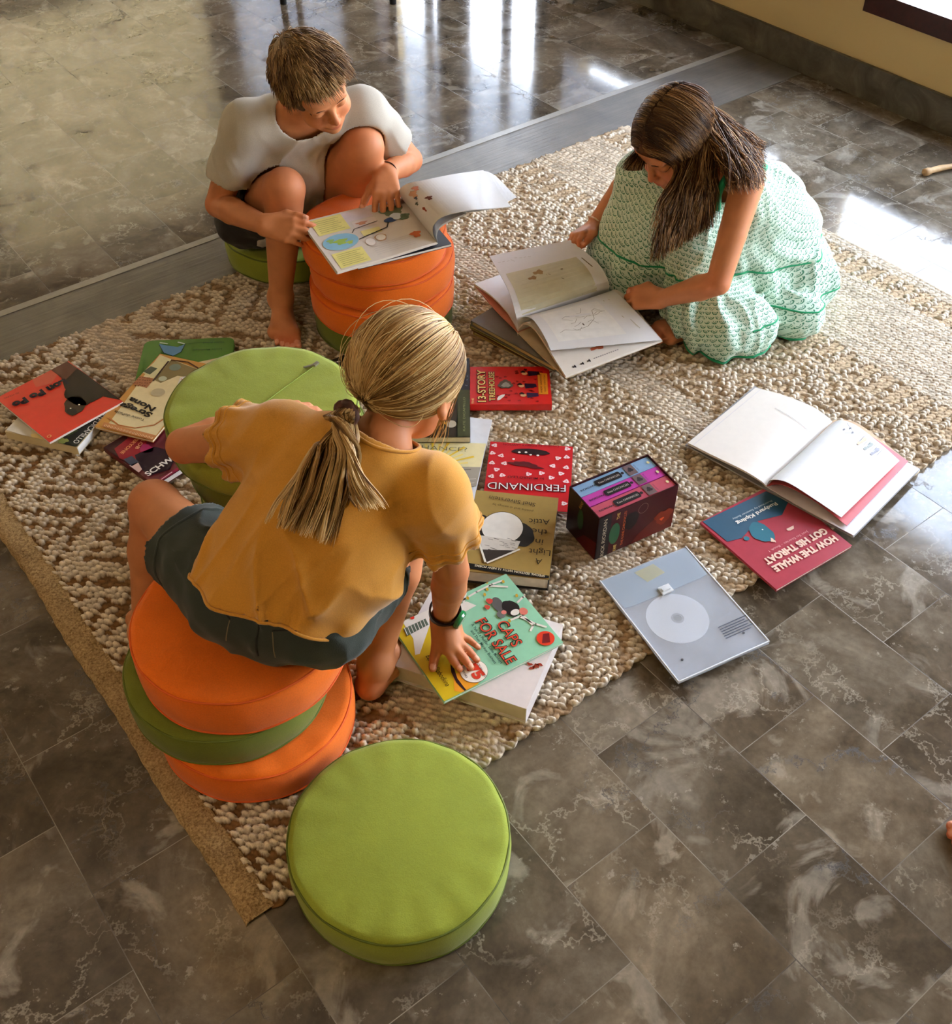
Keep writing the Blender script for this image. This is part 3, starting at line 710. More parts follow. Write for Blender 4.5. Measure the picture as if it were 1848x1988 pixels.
book('board_book', 'green board book with rounded corners and a pale blue drawing, above the tan picture book', [(285, 659), (441, 658), (447, 812), (240, 815)], 0.032, 0.013, (72, 128, 22), None, art_green, roundc=0.02)
book('paperback_book', 'cream paperback whose corner shows between the green board book and the tan picture book', [(300, 722), (436, 691), (462, 800), (325, 835)], 0.036, 0.003, (222, 204, 160), 0)
def art_strega(C):
    C.px([(310, 689), (398, 722), (303, 846), (210, 824)], (230, 214, 168), 1)
    # plain kitchen-like patches instead of the known illustration
    C.px([(312, 693), (333, 699), (303, 735), (276, 724)], (226, 220, 172), 2); C.px([(293, 712), (306, 716), (291, 728), (278, 722)], (74, 84, 62), 3)
    C.px([(268, 730), (300, 736), (285, 754), (250, 744)], (178, 118, 78), 3)
    for i in range(26): C.blob(262+(i % 7)*4.6+RNG.rand()*2, 733+(i//7)*5+RNG.rand()*2, 0.0022, 0.0018, (126, 74, 44), 4, n=7)
    C.px([(333, 699), (396, 722), (378, 735), (345, 730), (312, 744), (300, 738)], (138, 122, 80), 2)
    C.blob(340, 714, 0.014, 0.013, (128, 142, 128), 4); C.blob(316, 736, 0.010, 0.009, (190, 196, 170), 4); C.stroke_px([(327, 703), (312, 722), (298, 740)], 0.0045, (70, 44, 34), 5)
    C.stroke_px([(333, 700), (365, 704), (392, 720)], 0.004, (92, 56, 36), 5); C.px([(350, 733), (385, 728), (360, 760), (338, 765)], (232, 228, 220), 3); C.stroke_px([(352, 737), (365, 742)], 0.002, (200, 70, 80), 6)
    C.blob(307, 763, 0.0165, 0.0150, (190, 176, 142), 5)
    C.text('Strega', (298, 804), (236, 782), 0.016, (34, 26, 20), 6, bold=0.04); C.text('Nona', (304, 793), (255, 772), 0.016, (34, 26, 20), 6, bold=0.04)
    C.text('Tomie dePaola', (283, 815), (224, 798), 0.0075, (50, 38, 28), 6, bold=0.005)
    C.stroke_px([(212, 812), (230, 826), (262, 832), (300, 826), (322, 812)], 0.0035, (190, 116, 60), 4)
    C.px([(202, 820), (310, 848), (303, 857), (198, 829)], (196, 132, 82), 4)
    for i in range(17): C.blob(205+i*6.0, 827+i*1.62, 0.0032, 0.0032, (236, 196, 150), 5, n=9); C.blob(205+i*6.0, 827+i*1.62, 0.0014, 0.0014, (150, 80, 44), 6, n=7)
book('picture_book', 'tan and cream picture book with a plain grey oval seal and heavy black title letters', [(304, 680), (405, 713), (303, 859), (197, 829)], 0.044, 0.006, (206, 150, 70), 3, art_strega, rough=0.32)
def art_purple(C):
    C.px([(200, 869), (245, 845), (262, 900), (230, 893)], (58, 22, 26), 1); C.px([(222, 872), (250, 850), (290, 850), (262, 905), (232, 890)], (150, 28, 44), 2)
    C.blob(284, 872, 0.016, 0.013, (164, 44, 96), 3, wob=0.1); C.px([(262, 884), (300, 868), (345, 880), (330, 912), (290, 925), (268, 905)], (40, 18, 34), 3)
    C.px([(240, 893), (256, 886), (270, 898), (256, 906)], (70, 72, 92), 4); C.px([(250, 905), (268, 898), (276, 912), (268, 920)], (214, 180, 176), 4)
    C.text('BLOB', (276, 848), (262, 871), 0.009, (224, 150, 110), 6, bold=0.02) if False else None
    C.text('BLOB', (280, 850), (262, 872), 0.0085, (226, 160, 120), 6, bold=0.02); C.text('EVERYONE', (271, 846), (233, 881), 0.0085, (232, 150, 104), 6, bold=0.03)
    C.text('SCHWA', (288, 926), (350, 886), 0.0150, (240, 236, 236), 6, bold=0.03); C.px([(307, 932), (345, 908), (347, 913), (305, 940)], (150, 34, 74), 3)
    C.stroke_px([(312, 933), (334, 918)], 0.0022, (235, 190, 200), 6)
book('comic_paperback', 'dark crimson and purple paperback with jagged white lettering beside the green stack', [(200, 869), (303, 942), (405, 876), (305, 806)], 0.034, 0.014, (96, 18, 34), 0, art_purple, page=PAGEW)
book('small_dark_book', 'dark brown book just showing between the green stack and the orange stack', [(622, 706), (668, 690), (700, 720), (655, 740)], 0.030, 0.012, (40, 30, 24), 0,
     lambda C: C.text('the', (640, 708), (661, 703), 0.008, (226, 220, 204), 3, bold=0.02))
# ---- middle group ---------------------------------------------------------
def art_chance(C):
    C.px([(776, 855), (955, 862), (932, 942), (740, 935)], (240, 228, 178), 1)
    cx, cy = 840, 905
    for i, t in enumerate(np.linspace(8, 172, 15)):
        a = math.radians(t); L = 74 if i % 2 else 60; w_ = 0.035
        C.px([(cx, cy), (cx+L*1.15*math.cos(a-w_), cy-L*0.72*math.sin(a-w_)), (cx+L*1.15*math.cos(a+w_), cy-L*0.72*math.sin(a+w_))], (244, 208, 70) if i % 2 else (248, 226, 130), 3)
    C.px([(765, 905), (945, 908), (925, 945), (735, 940)], (168, 160, 146), 4)
    for i in range(16):
        x0 = 790+RNG.rand()*90; y0 = 911+i*2.0; C.stroke_px([(x0, y0), (x0+14, y0-1.2), (x0+30, y0+0.6), (x0+44, y0-0.6)], 0.0022, (96, 90, 80) if i % 2 else (206, 200, 188), 5)
    C.text('WITH A', (805, 858), (896, 858), 0.012, (112, 104, 78), 6, bold=-0.01); C.text('CHANCE?', (800, 872), (906, 878), 0.013, (112, 104, 78), 6, bold=-0.01)
book('picture_book', 'white picture book with a yellow sunburst over grey water, under the girl in mustard', [(782, 800), (960, 812), (915, 970), (722, 952)], 0.024, 0.005, (226, 230, 238), 3, art_chance, page=PAGEW, rough=0.3)
def art_moon(C):
    C.px([(797, 757), (888, 757), (888, 848), (795, 848)], (52, 44, 28), 1); C.px([(888, 757), (912, 757), (913, 848), (886, 848)], (70, 74, 40), 1)
    C.blob(876, 824, 0.0115, 0.0125, (188, 180, 158), 4); C.blob(858, 822, 0.010, 0.009, (214, 150, 40), 3, wob=0.15); C.blob(858, 824, 0.006, 0.007, (50, 34, 22), 4, wob=0.3)
    C.blob(866, 796, 0.016, 0.010, (30, 26, 18), 3, wob=0.2); C.blob(835, 830, 0.02, 0.012, (88, 66, 30), 2, wob=0.2)
    C.text('KATE DICAMILLO', (903, 838), (903, 772), 0.0050, (150, 156, 96), 5, bold=0.0)
book('novel', 'dark olive novel with a pale round seal lying across the sunburst book', [(797, 757), (912, 757), (913, 849), (795, 849)], 0.042, 0.016, (48, 46, 26), 3, art_moon)
def art_navy(C):
    for i in range(26): C.blob(880+RNG.rand()*28, 700+RNG.rand()*52, 0.0014, 0.0014, (130, 142, 170), 2, n=6)
book('novel', 'navy blue speckled paperback just behind the dark olive novel', [(802, 697), (911, 695), (913, 757), (800, 758)], 0.036, 0.012, (24, 26, 38), 3, art_navy)
def art_tree(C):
    R_, K_, Y_ = (206, 28, 24), (64, 16, 14), (238, 202, 120)
    for i in range(34):
        x, y = 960+RNG.rand()*100, 716+RNG.rand()*64; C.blob(x, y, 0.004, 0.003, (150, 18, 18), 1, n=8, wob=0.3, ph=i)
    C.text('THE', (920, 785), (920, 774), 0.005, Y_, 4, bold=0.02)
    C.text('13-STORY', (943, 782), (941, 718), 0.0185, K_, 3, bold=0.07); C.text('13-STORY', (943, 781), (941, 719), 0.0180, Y_, 4, bold=0.02)
    C.text('TREEHOUSE', (961, 780), (959, 722), 0.0135, K_, 3, bold=0.07); C.text('TREEHOUSE', (961, 779), (959, 723), 0.0130, Y_, 4, bold=0.02)
    C.blob(981, 747, 0.017, 0.016, (96, 84, 70), 3, wob=0.12); C.blob(982, 748, 0.010, 0.009, (150, 148, 138), 4, wob=0.15); C.blob(972, 772, 0.013, 0.005, (240, 236, 226), 4, rot=-0.9, wob=0.1)
    for (x, y) in ((1018, 726), (1012, 750), (1016, 768)):
        C.blob(x, y, 0.007, 0.006, (230, 180, 130), 4); C.blob(x-3, y-3, 0.006, 0.004, (50, 24, 20), 5, wob=0.2); C.px([(x+6, y-5), (x+28, y-4), (x+30, y+2), (x+8, y+5)], (52, 30, 60), 3)
    C.px([(1043, 724), (1062, 726), (1064, 766), (1046, 766)], (232, 150, 40), 3); C.text('ANDY GRIFFITHS', (1053, 764), (1051, 727), 0.0040, (120, 40, 20), 5, bold=0.01)
    C.text('TERRY DENTON', (1060, 763), (1058, 729), 0.0036, (120, 40, 20), 5, bold=0.0)
book('chapter_book', 'bright red paperback with chunky yellow title letters beside the blonde girl', [(913, 713), (1067, 711), (1070, 784), (912, 786)], 0.038, 0.018, (214, 30, 26), 2, art_tree)
def art_ferd(C):
    Wt = (240, 214, 214)
    for (x, y) in ((960, 865), (956, 880), (973, 885), (955, 899), (979, 900), (964, 912), (954, 925), (975, 923), (1101, 872), (1083, 890), (1100, 888), (1073, 905), (1099, 908), (1089, 920), (1051, 919), (1026, 921), (1070, 928), (1099, 935), (1072, 970), (1095, 978)):
        C.blob(x, y, 0.0062, 0.0055, Wt, 2, n=16, wob=0.22, ph=x); C.blob(x, y, 0.0016, 0.0014, (190, 50, 56), 3, n=8)
    # plain dark leafy patch in place of the known drawing
    C.blob(1030, 878, 0.042, 0.010, (42, 18, 20), 3, wob=0.04); 
    for x, y in ((1008, 879), (1021, 879), (1030, 884), (1044, 885), (997, 892)): C.blob(x, y, 0.0032, 0.0028, (236, 226, 220), 4, n=10)
    C.blob(1020, 903, 0.036, 0.008, (92, 22, 28), 3, rot=0.15, wob=0.2)
    C.text('Drawings by ROBERT LAWSON', (1085, 866), (977, 862), 0.0060, (92, 14, 20), 5, bold=0.0)
    C.text('by MUNRO LEAF', (1056, 929), (985, 924), 0.0065, (92, 14, 20), 5, bold=0.01)
    C.text('FERDINAND', (1099, 943), (946, 937), 0.0205, (70, 14, 18), 4, bold=0.035); C.text('FERDINAND', (1098, 943), (947, 937), 0.0205, (240, 228, 226), 5, bold=-0.005)
book('picture_book', 'red picture book scattered with pale flowers, its end under the gold hardback', [(953, 858), (1118, 867), (1100, 990), (934, 986)], 0.026, 0.006, (204, 24, 34), 3, art_ferd, rough=0.32)
def art_attic(C):
    # generic pale oval with dark sides and a small dark triangle of hatching
    C.blob(933, 1025, 0.026, 0.034, (38, 32, 26), 2, wob=0.05, n=40); C.blob(1012, 1040, 0.026, 0.032, (38, 32, 26), 2, wob=0.05, n=40)
    C.blob(975, 1025, 0.043, 0.045, (40, 34, 28), 3, n=40); C.blob(975, 1025, 0.0415, 0.0435, (236, 232, 226), 4, n=40)
    C.px([(930, 1040), (1010, 1052), (1004, 1066), (946, 1094), (936, 1068)], (214, 208, 200), 5)
    for i in range(24):
        x = 935+RNG.rand()*62; y = 1044+RNG.rand()*34; C.stroke_px([(x, y), (x+9, y+2)], 0.0008, (60, 52, 46), 6)
    C.px([(934, 1068), (1005, 1070), (945, 1095)], (60, 50, 42), 6); C.stroke_px([(924, 1036), (942, 1092)], 0.004, (232, 226, 214), 7); C.stroke_px([(1008, 1068), (946, 1094)], 0.004, (232, 226, 214), 7)
    C.text('poems and drawings by', (1035, 992), (956, 978), 0.0060, (60, 44, 22), 5, bold=-0.005)
    C.text('Shel Silverstein', (1040, 978), (951, 963), 0.0110, (60, 44, 22), 5, bold=0.0)
    for st, p0, p1 in (('Attic', (1067, 1018), (1027, 1015)), ('the', (1063, 1039), (1033, 1036)), ('in', (1056, 1056), (1040, 1054)), ('Light', (1072, 1078), (1026, 1073)), ('A', (1053, 1092), (1041, 1090))):
        pass
    for st, p0, p1 in (('Attic', (1067, 1010), (1027, 1008)), ('the', (1063, 1030), (1033, 1027)), ('in', (1055, 1049), (1040, 1047)), ('Light', (1069, 1070), (1027, 1066)), ('A', (1053, 1087), (1040, 1085))):
        C.text(st, p0, p1, 0.0150, (52, 38, 20), 5, bold=0.0)
    C.px([(905, 1093), (1074, 1120), (1073, 1131), (904, 1103)], (24, 20, 16), 4)
    C.text('SPECIAL EDITION WITH 12 NEW POEMS', (1058, 1118), (922, 1097), 0.0052, (226, 216, 190), 6, bold=0.02)
book('hardback_book', 'thick gold hardback with a plain white oval on the cover, above the mint picture book', [(917, 946), (1075, 971), (1074, 1130), (904, 1103)], 0.062, 0.034, (166, 138, 74), 1, art_attic, hard=True, rough=0.33, back=(30, 26, 22))
book('large_white_book', 'thick glossy white book under the mint and yellow picture book', [(764, 1290), (1019, 1377), (1094, 1216), (838, 1132)], 0.062, 0.044, (222, 214, 212), 1,
     lambda C: ([C.blob(1028+i*5, 1290+((i*7) % 9), 0.0055, 0.0028, (150, 54, 34), 3, rot=i*0.8, wob=0.2) for i in range(5)], C.text('E', (985, 1302), (992, 1297), 0.008, (90, 80, 74), 3, bold=0.0)), page=plain('ivory_pages', (204, 190, 170), 0.8), rough=0.25, hard=True)
def art_caps(C):
    C.px([(760, 1213), (800, 1190), (835, 1170), (930, 1330), (862, 1367)], (214, 184, 30), 1)
    C.px([(880, 1312), (900, 1300), (935, 1322), (900, 1345), (882, 1342)], (240, 160, 40), 2)
    # bare white tree
    Wt = (228, 222, 212)
    C.px([(780, 1205), (830, 1172), (880, 1180), (905, 1168), (925, 1176), (900, 1190), (860, 1200), (835, 1212), (815, 1270), (806, 1272), (802, 1240), (790, 1222)], Wt, 2)
    for q in ([(870, 1185), (900, 1165), (925, 1150), (955, 1135), (975, 1128)], [(900, 1170), (905, 1150), (930, 1130)], [(890, 1172), (880, 1150), (900, 1138)], [(950, 1138), (985, 1140)], [(990, 1205), (1015, 1195), (1035, 1215), (1030, 1225)], [(1010, 1198), (1040, 1212), (1060, 1218)], [(1005, 1170), (1015, 1160), (1035, 1155)]):
        C.stroke_px(q, 0.004, Wt, 3)
    for (x, y) in ((908, 1162), (946, 1145), (941, 1155), (1003, 1157), (897, 1163), (977, 1130), (898, 1198), (894, 1222), (989, 1206), (945, 1131)): C.blob(x, y, 0.0042, 0.0025, (196, 160, 50), 4, rot=0.4)
    # plain rounded dark and pink shapes instead of the illustrated animal
    C.blob(966, 1174, 0.018, 0.010, (96, 94, 92), 4, rot=0.2); C.blob(992, 1182, 0.021, 0.015, (34, 26, 24), 5, wob=0.05); C.blob(1016, 1188, 0.009, 0.008, (214, 120, 104), 6); C.blob(1000, 1190, 0.007, 0.009, (232, 226, 216), 6)
    C.blob(950, 1168, 0.007, 0.006, (206, 70, 60), 6, wob=0.1); C.blob(946, 1180, 0.006, 0.005, (206, 80, 60), 6, wob=0.1); C.blob(973, 1194, 0.009, 0.008, (110, 110, 106), 5); C.blob(978, 1190, 0.005, 0.005, (220, 130, 120), 6)
    C.px([(783, 1222), (826, 1202), (832, 1214), (790, 1236)], (92, 104, 90), 5)
    for i in range(7): C.stroke_px([(785+i*6, 1220-i*2.8), (791+i*6, 1234-i*2.8)], 0.0014, (222, 220, 210), 6)
    C.blob(800, 1200, 0.005, 0.004, (214, 52, 36), 6)
    Rd, Dk = (214, 72, 46), (24, 60, 44)
    for st, p0, p1, hh in (('CAPS', (963, 1212), (996, 1258), 0.021), ('FOR SALE', (922, 1208), (985, 1292), 0.021)):
        C.text(st, p0, p1, hh, Dk, 5, bold=0.05); C.text(st, p0, p1, hh, Rd, 6, bold=0.0)
    C.text('A Tale of a Peddler, Some Monkeys', (914, 1214), (972, 1290), 0.0052, Dk, 5, bold=0.015)
    C.text('and Their Monkey Business', (913, 1226), (960, 1290), 0.0052, Dk, 5, bold=0.015)
    C.text('Esphyr Slobodkina', (826, 1275), (866, 1334), 0.0095, (60, 44, 16), 5, bold=0.0, shear=0.25)
    C.blob(1059, 1240, 0.0165, 0.0165, (222, 60, 30), 4, n=36); C.px([(1054, 1232), (1066, 1230), (1068, 1248), (1052, 1250)], (120, 20, 24), 5)
    C.blob(920, 1304, 0.0250, 0.0250, (120, 96, 80), 4, n=36); C.blob(920, 1304, 0.0243, 0.0243, (240, 232, 220), 5, n=36); C.text('75', (905, 1298), (925, 1322), 0.0190, (214, 60, 38), 7, bold=0.06)
    C.text('CELEBRATING', (926, 1290), (941, 1316), 0.0036, (70, 50, 40), 7, bold=0.01); C.text('YEARS', (897, 1304), (905, 1318), 0.0036, (70, 50, 40), 7, bold=0.01)
    C.px([(874, 1290), (882, 1300), (888, 1318), (900, 1334), (910, 1346), (902, 1342), (886, 1326), (876, 1306)], (52, 30, 34), 3)
book('picture_book', 'mint green and yellow picture book under the hand of the blonde girl', [(983, 1117), (1092, 1243), (862, 1368), (760, 1213)], 0.069, 0.006, (146, 206, 172), 2, art_caps, page=PAGEW, rough=0.3)
# ---- boxed set ------------------------------------------------------------
BZ = 0.135
bo, bex, bey, bw, bh = rect_fit([(1106, 944), (1164, 1008), (1316, 940), (1258, 881)], BZ)      # ex: narrow side, ey: along the spines
bc = bo+bex*bw/2+bey*bh/2
bs = thing('book_slipcase', 'dark maroon cardboard slipcase standing on the rug with three spines facing up', 'slipcase', (bc[0], bc[1], RZ))
SLM = plain('maroon_card', (58, 14, 18), 0.28, noise=0.25, coat=0.3); SLI = plain('slipcase_inside', (30, 18, 16), 0.6)
sgb = bex[0]*bey[1]-bex[1]*bey[0]
def bq(u0, u1, v0, v1):
    q = [bo+bex*u0+bey*v0, bo+bex*u1+bey*v0, bo+bex*u1+bey*v1, bo+bex*u0+bey*v1]
    return [(p[0], p[1]) for p in (q if sgb > 0 else q[::-1])]
mb = MB(); T_ = 0.0022
for q in ((0, T_, 0, bh), (bw-T_, bw, 0, bh), (T_, bw-T_, 0, T_), (T_, bw-T_, bh-T_, bh)): mb.prism(bq(*q), RZ, BZ, SLM)
mb.prism(bq(T_, bw-T_, T_, bh-T_), RZ, RZ+0.002, SLI)
mb.build('case', bs)
# artwork on the two faces towards the photographer
hh_ = BZ-RZ
fr_o = bo+bex*bw; fr_o = np.array([fr_o[0], fr_o[1], RZ])
CF = Cover(fr_o, bey, (0, 0, 1), bh, hh_, nrm=bex)
CF.poly_uv([(0, 0), (1, 0), (1, 1), (0, 1)], (64, 16, 20), 0); CF.poly_uv([(0, 0), (0.16, 0), (0.16, 1), (0, 1)], (34, 26, 26), 1)
CF.poly_uv([(0.45, 0), (1, 0), (1, 0.35), (0.8, 0.45), (0.55, 0.2)], (92, 26, 20), 1); CF.blob_uv(0.42, 0.62, 0.018, 0.024, (30, 20, 18), 2, wob=0.06)
CF.blob_uv(0.86, 0.36, 0.022, 0.02, (120, 40, 22), 2, wob=0.15); CF.blob_uv(0.84, 0.32, 0.005, 0.004, (214, 84, 40), 3, wob=0.2)
CF.blob_uv(0.22, 0.47, 0.013, 0.030, (44, 84, 54), 2); CF.text('RICK RIORDAN', (0.105, 0.04), (0.105, 0.92), 0.0085, (190, 176, 150), 4, bold=0.0, px=False)
CF.text('THE KANE CHRONICLES', (0.345, 0.10), (0.345, 0.92), 0.0060, (200, 90, 40), 4, bold=0.0, px=False)
CF.text('THE', (0.26, 0.80), (0.26, 0.95), 0.007, (200, 170, 90), 4, px=False); CF.text('KANE', (0.26, 0.03), (0.26, 0.18), 0.007, (200, 170, 90), 4, px=False)
for t in np.linspace(0, 2*np.pi, 18, endpoint=False):
    CF.stroke_uv([(0.56+0.06*math.cos(t), 0.80+0.11*math.sin(t)), (0.56+0.06*math.cos(t+0.35), 0.80+0.11*math.sin(t+0.35))], 0.0008, (150, 130, 110), 3)
CF.mb.build('printed_side', bs)
CL = Cover(np.array([bo[0], bo[1], RZ]), bex, (0, 0, 1), bw, hh_, nrm=-bey)
CL.poly_uv([(0, 0), (1, 0), (1, 1), (0, 1)], (38, 12, 14), 0); CL.poly_uv([(0.35, 0), (1, 0), (1, 0.42), (0.6, 0.3)], (84, 12, 16), 1); CL.blob_uv(0.45, 0.55, 0.010, 0.028, (34, 70, 36), 2)
CL.text('KANE', (0.43, 0.78), (0.50, 0.97), 0.007, (170, 130, 60), 3, px=False)
CL.mb.build('printed_end', bs)
for k, (u0, u1, colr, nm) in enumerate(((0.012, 0.334, (122, 154, 186), 'pale blue'), (0.345, 0.640, (176, 56, 148), 'magenta'), (0.665, 0.985, (176, 72, 90), 'rose red'))):
    root = thing('paperback_book', 'paperback with a %s spine inside the maroon slipcase' % nm, 'book', (bc[0], bc[1], RZ), 'three paperbacks in the slipcase')
    x0, x1 = T_+(bw-2*T_)*u0, T_+(bw-2*T_)*u1; y0, y1 = T_+0.001, bh-T_-0.001
    C = Cover(bo+bex*x0+bey*y0+np.array([0, 0, -0.003]), bey, -bex if False else bex, y1-y0, x1-x0)
    cm = plain('spine_'+nm, colr, 0.35, noise=0.05)
    C.mb.prism(bq(x0, x1, y0, y1), BZ-0.0045, BZ-0.003, cm); C.mb.prism(bq(x0, x0+0.001, y0, y1), RZ+0.003, BZ-0.0045, cm); C.mb.prism(bq(x1-0.001, x1, y0, y1), RZ+0.003, BZ-0.0045, cm)
    tw = x1-x0
    def bar(a, b, c, d, cc, lay): C.poly_uv([(a, c), (b, c), (b, d), (a, d)], cc, lay)
    C.text('RIORDAN', (0.05, 0.62), (0.23, 0.62), 0.0045, (40, 36, 50), 4, bold=0.02, px=False)
    pts = [(0.27+0.02*math.cos(t), 0.5+0.28*math.sin(t)) for t in np.linspace(math.pi/2, 3*math.pi/2, 10)]+[(0.56+0.02*math.cos(t), 0.5+0.28*math.sin(t)) for t in np.linspace(-math.pi/2, math.pi/2, 10)]
    C.poly_uv(pts, (26, 18, 20), 3); C.text('Kane CHRONICLES', (0.285, 0.60), (0.555, 0.60), 0.005, (190, 180, 170), 5, bold=0.0, px=False); C.blob_uv(0.60, 0.5, 0.0035, 0.0035, (26, 18, 20), 3)
    bar(0.65, 0.76, 0.05, 0.95, (104, 84, 84), 3); C.blob_uv(0.705, 0.5, 0.006, 0.006, (50, 40, 44), 4, wob=0.2)
    for q_ in range(1): C.text(('THE RED PYRAMID', 'THE THRONE OF FIRE', 'THE SERPENTS SHADOW')[k], (0.79+q_*0.03, 0.85), (0.79+q_*0.03, 0.2), 0.0030, (60, 50, 70), 4, bold=0.0, px=False)
    C.blob_uv(0.945, 0.5, 0.003, 0.004, (206, 196, 140), 4, n=8)
    C.mb.build('cover', root)
    pb = MB(); pb.prism(bq(x0+0.0015, x1-0.0015, y0+0.001, y1-0.001), RZ+0.003, BZ-0.0048, PAGE); pb.build('page_block', root)
# ---- right group ----------------------------------------------------------
def art_whale(C):
    Cr = (226, 190, 170)
    C.px([(1364, 1013), (1487, 954), (1530, 975), (1518, 1000), (1470, 1012), (1440, 1045), (1412, 1052)], (38, 78, 102), 1)
    C.px([(1425, 1030), (1440, 1026), (1462, 1022), (1478, 1020), (1470, 1012)], (38, 78, 102), 2); C.blob(1478, 1034, 0.030, 0.022, (34, 104, 122), 3, wob=0.06); C.blob(1449, 1046, 0.006, 0.006, (34, 104, 122), 3)
    C.blob(1480, 1029, 0.0018, 0.0016, (230, 230, 220), 4)
    C.px([(1526, 1028), (1540, 1021), (1541, 1027), (1534, 1031), (1529, 1031)], Cr, 4); C.blob(1500, 1050, 0.006, 0.004, Cr, 4, wob=0.3)
    C.text('Rudyard Kipling', (1505, 976), (1428, 1015), 0.0085, (226, 224, 214), 5, bold=0.03); C.text('Illustrated by Summer Bailey', (1497, 972), (1421, 1008), 0.0048, (190, 200, 204), 5, bold=0.0)
    C.text('Just So Stories - Book 1', (1567, 1031), (1491, 1070), 0.0052, (220, 150, 150), 5, bold=0.0)
    C.text('GOT HIS THROAT', (1598, 1026), (1480, 1088), 0.0155, Cr, 5, bold=0.05); C.text('HOW THE WHALE', (1617, 1040), (1497, 1102), 0.0155, Cr, 5, bold=0.05)
book('picture_book', 'dusty red and petrol blue paperback poking out under the open hardback', [(1364, 1013), (1504, 1147), (1656, 1058), (1500, 938)], 0.0228, 0.0065, (168, 58, 72), 0, art_whale, page=PAGE, rough=0.25)

# clear plastic wallet with a disc
def plastic(name, alpha, colr, rough=0.18):
    B = NB(name); B.b.inputs['Base Color'].default_value = lin(colr)+(1,); B.b.inputs['Roughness'].default_value = rough
    tr = B.n('BsdfTransparent'); tr.inputs[0].default_value = (0.96, 0.97, 0.98, 1); mx = B.n('MixShader'); mx.inputs[0].default_value = alpha
    B.l(tr.outputs[0], mx.inputs[1]); B.l(B.b.outputs[0], mx.inputs[2]); B.l(mx.outputs[0], B.out.inputs[0]); return B.m
FO = rect_fit([(1164, 1131), (1316, 1325), (1495, 1249), (1330, 1061)], 0.024)
fo, fex, fey, fw, fh = FO; fc = fo+fex*fw/2+fey*fh/2
fw_root = thing('plastic_wallet', 'clear frosted plastic document wallet half on the rug and half on the tiles', 'plastic wallet', (fc[0], fc[1], 0.016))
def sheet_grid(o, ex, ey, w, h, z, mat, name, parent, n=14, wob=0.0008, th=0.0006, seed=0):
    V, Fc = [], []
    for k in (0, 1):
        for i in range(n+1):
            for j in range(n+1):
                p = o+ex*w*i/n+ey*h*j/n; e = 0.0015*math.sin(i*0.9+seed)*math.sin(j*0.7+seed)
                V.append((p[0], p[1], z+wob*(e/0.0015)-k*th))
    m = (n+1)*(n+1)
    for i in range(n):
        for j in range(n):
            a = i*(n+1)+j; Fc.append((a, a+n+1, a+n+2, a+1)); Fc.append((m+a, m+a+1, m+a+n+2, m+a+n+1))
    for i in range(n):
        for (a, b) in ((i, i+1), (n*(n+1)+i+1, n*(n+1)+i), ((i+1)*(n+1), i*(n+1)), (i*(n+1)+n, (i+1)*(n+1)+n)): Fc.append((a, b, m+b, m+a))
    return mesh_obj(name, V, Fc, mat, parent, smooth=False)
PL = plastic('frosted_plastic', 0.30, (214, 218, 226)); PL2 = plastic('bluish_plastic_flap', 0.45, (190, 206, 222))
sheet_grid(fo, fex, fey, fw, fh, 0.0215, plain('wallet_insert_paper', (150, 152, 158), 0.6, noise=0.12), 'paper_insert', fw_root, seed=1)
fl_o = fo+fey*fh*0.0
sheet_grid(fo, fex, fey, fw, fh, 0.0262, PL, 'front_sheet', fw_root, seed=2)
# flap lies at the upper-left end
CFp = Cover((fo[0], fo[1], 0.0268), fex, fey, fw, fh)
u1 = 0.30
CFp.poly_uv([(0.01, 0.01), (u1, 0.03), (u1+0.01, 0.12), (u1+0.01, 0.88), (u1, 0.97), (0.01, 0.99)], PL2, 2)
CFp.poly_uv([(0.05, 0.35), (0.17, 0.40), (0.15, 0.62), (0.04, 0.58)], plastic('yellowish_glimpse', 0.35, (226, 214, 150)), 3)
CFp.mb.build('flap', fw_root)
def wbox(o, ex, ey, u0, u1, v0, v1, z0, z1, m, mb):
    q = [o+ex*u0+ey*v0, o+ex*u1+ey*v0, o+ex*u1+ey*v1, o+ex*u0+ey*v1]
    if ex[0]*ey[1]-ex[1]*ey[0] < 0: q = q[::-1]
    mb.prism([(p[0], p[1]) for p in q], z0, z1, m)
mb = MB(); CLR = plastic('clear_clasp', 0.8, (232, 236, 240), 0.08); 
wbox(fo, fex, fey, fw*0.255, fw*0.325, fh*0.44, fh*0.56, 0.0275, 0.0310, CLR, mb); wbox(fo, fex, fey, fw*0.275, fw*0.305, fh*0.46, fh*0.54, 0.0310, 0.0330, CLR, mb); mb.build('clasp', fw_root)
EDG = plastic('plastic_edge_weld', 0.9, (236, 240, 246), 0.1); mb = MB()
for q in ((0, fw, 0, 0.0022), (0, fw, fh-0.0022, fh), (fw-0.0022, fw, 0, fh)): wbox(fo, fex, fey, *q, 0.0245, 0.0285, EDG, mb)
mb.build('edge_weld', fw_root)
CW = Cover((fo[0], fo[1], 0.0272), fex, fey, fw, fh)
for i in range(6):
    p0 = P(1394+i*3, 1219+i*4.2, 0.027); p1 = P(1450+i*3-(i % 2)*8, 1194+i*4.2+(i % 2)*4, 0.027); CW.stroke_uv([CW.uv(p0), CW.uv(p1)], 0.0016, (60, 62, 74), 2)
CW.mb.build('printed_lines', fw_root)
for q in ((1443, 1229), (1324, 1281)):
    w = P(q[0], q[1], 0.027); V, Fc = tube_mesh([w, w+np.array([0, 0, 0.0012])], 0.0024, 12); mesh_obj('rivet', V, Fc, plain('dark_rivet', (70, 68, 70), 0.4), fw_root)
dc = P(1315, 1201, 0.0225); disc = []
dr = thing('compact_disc', 'plain white disc inside the clear plastic wallet', 'disc', dc)
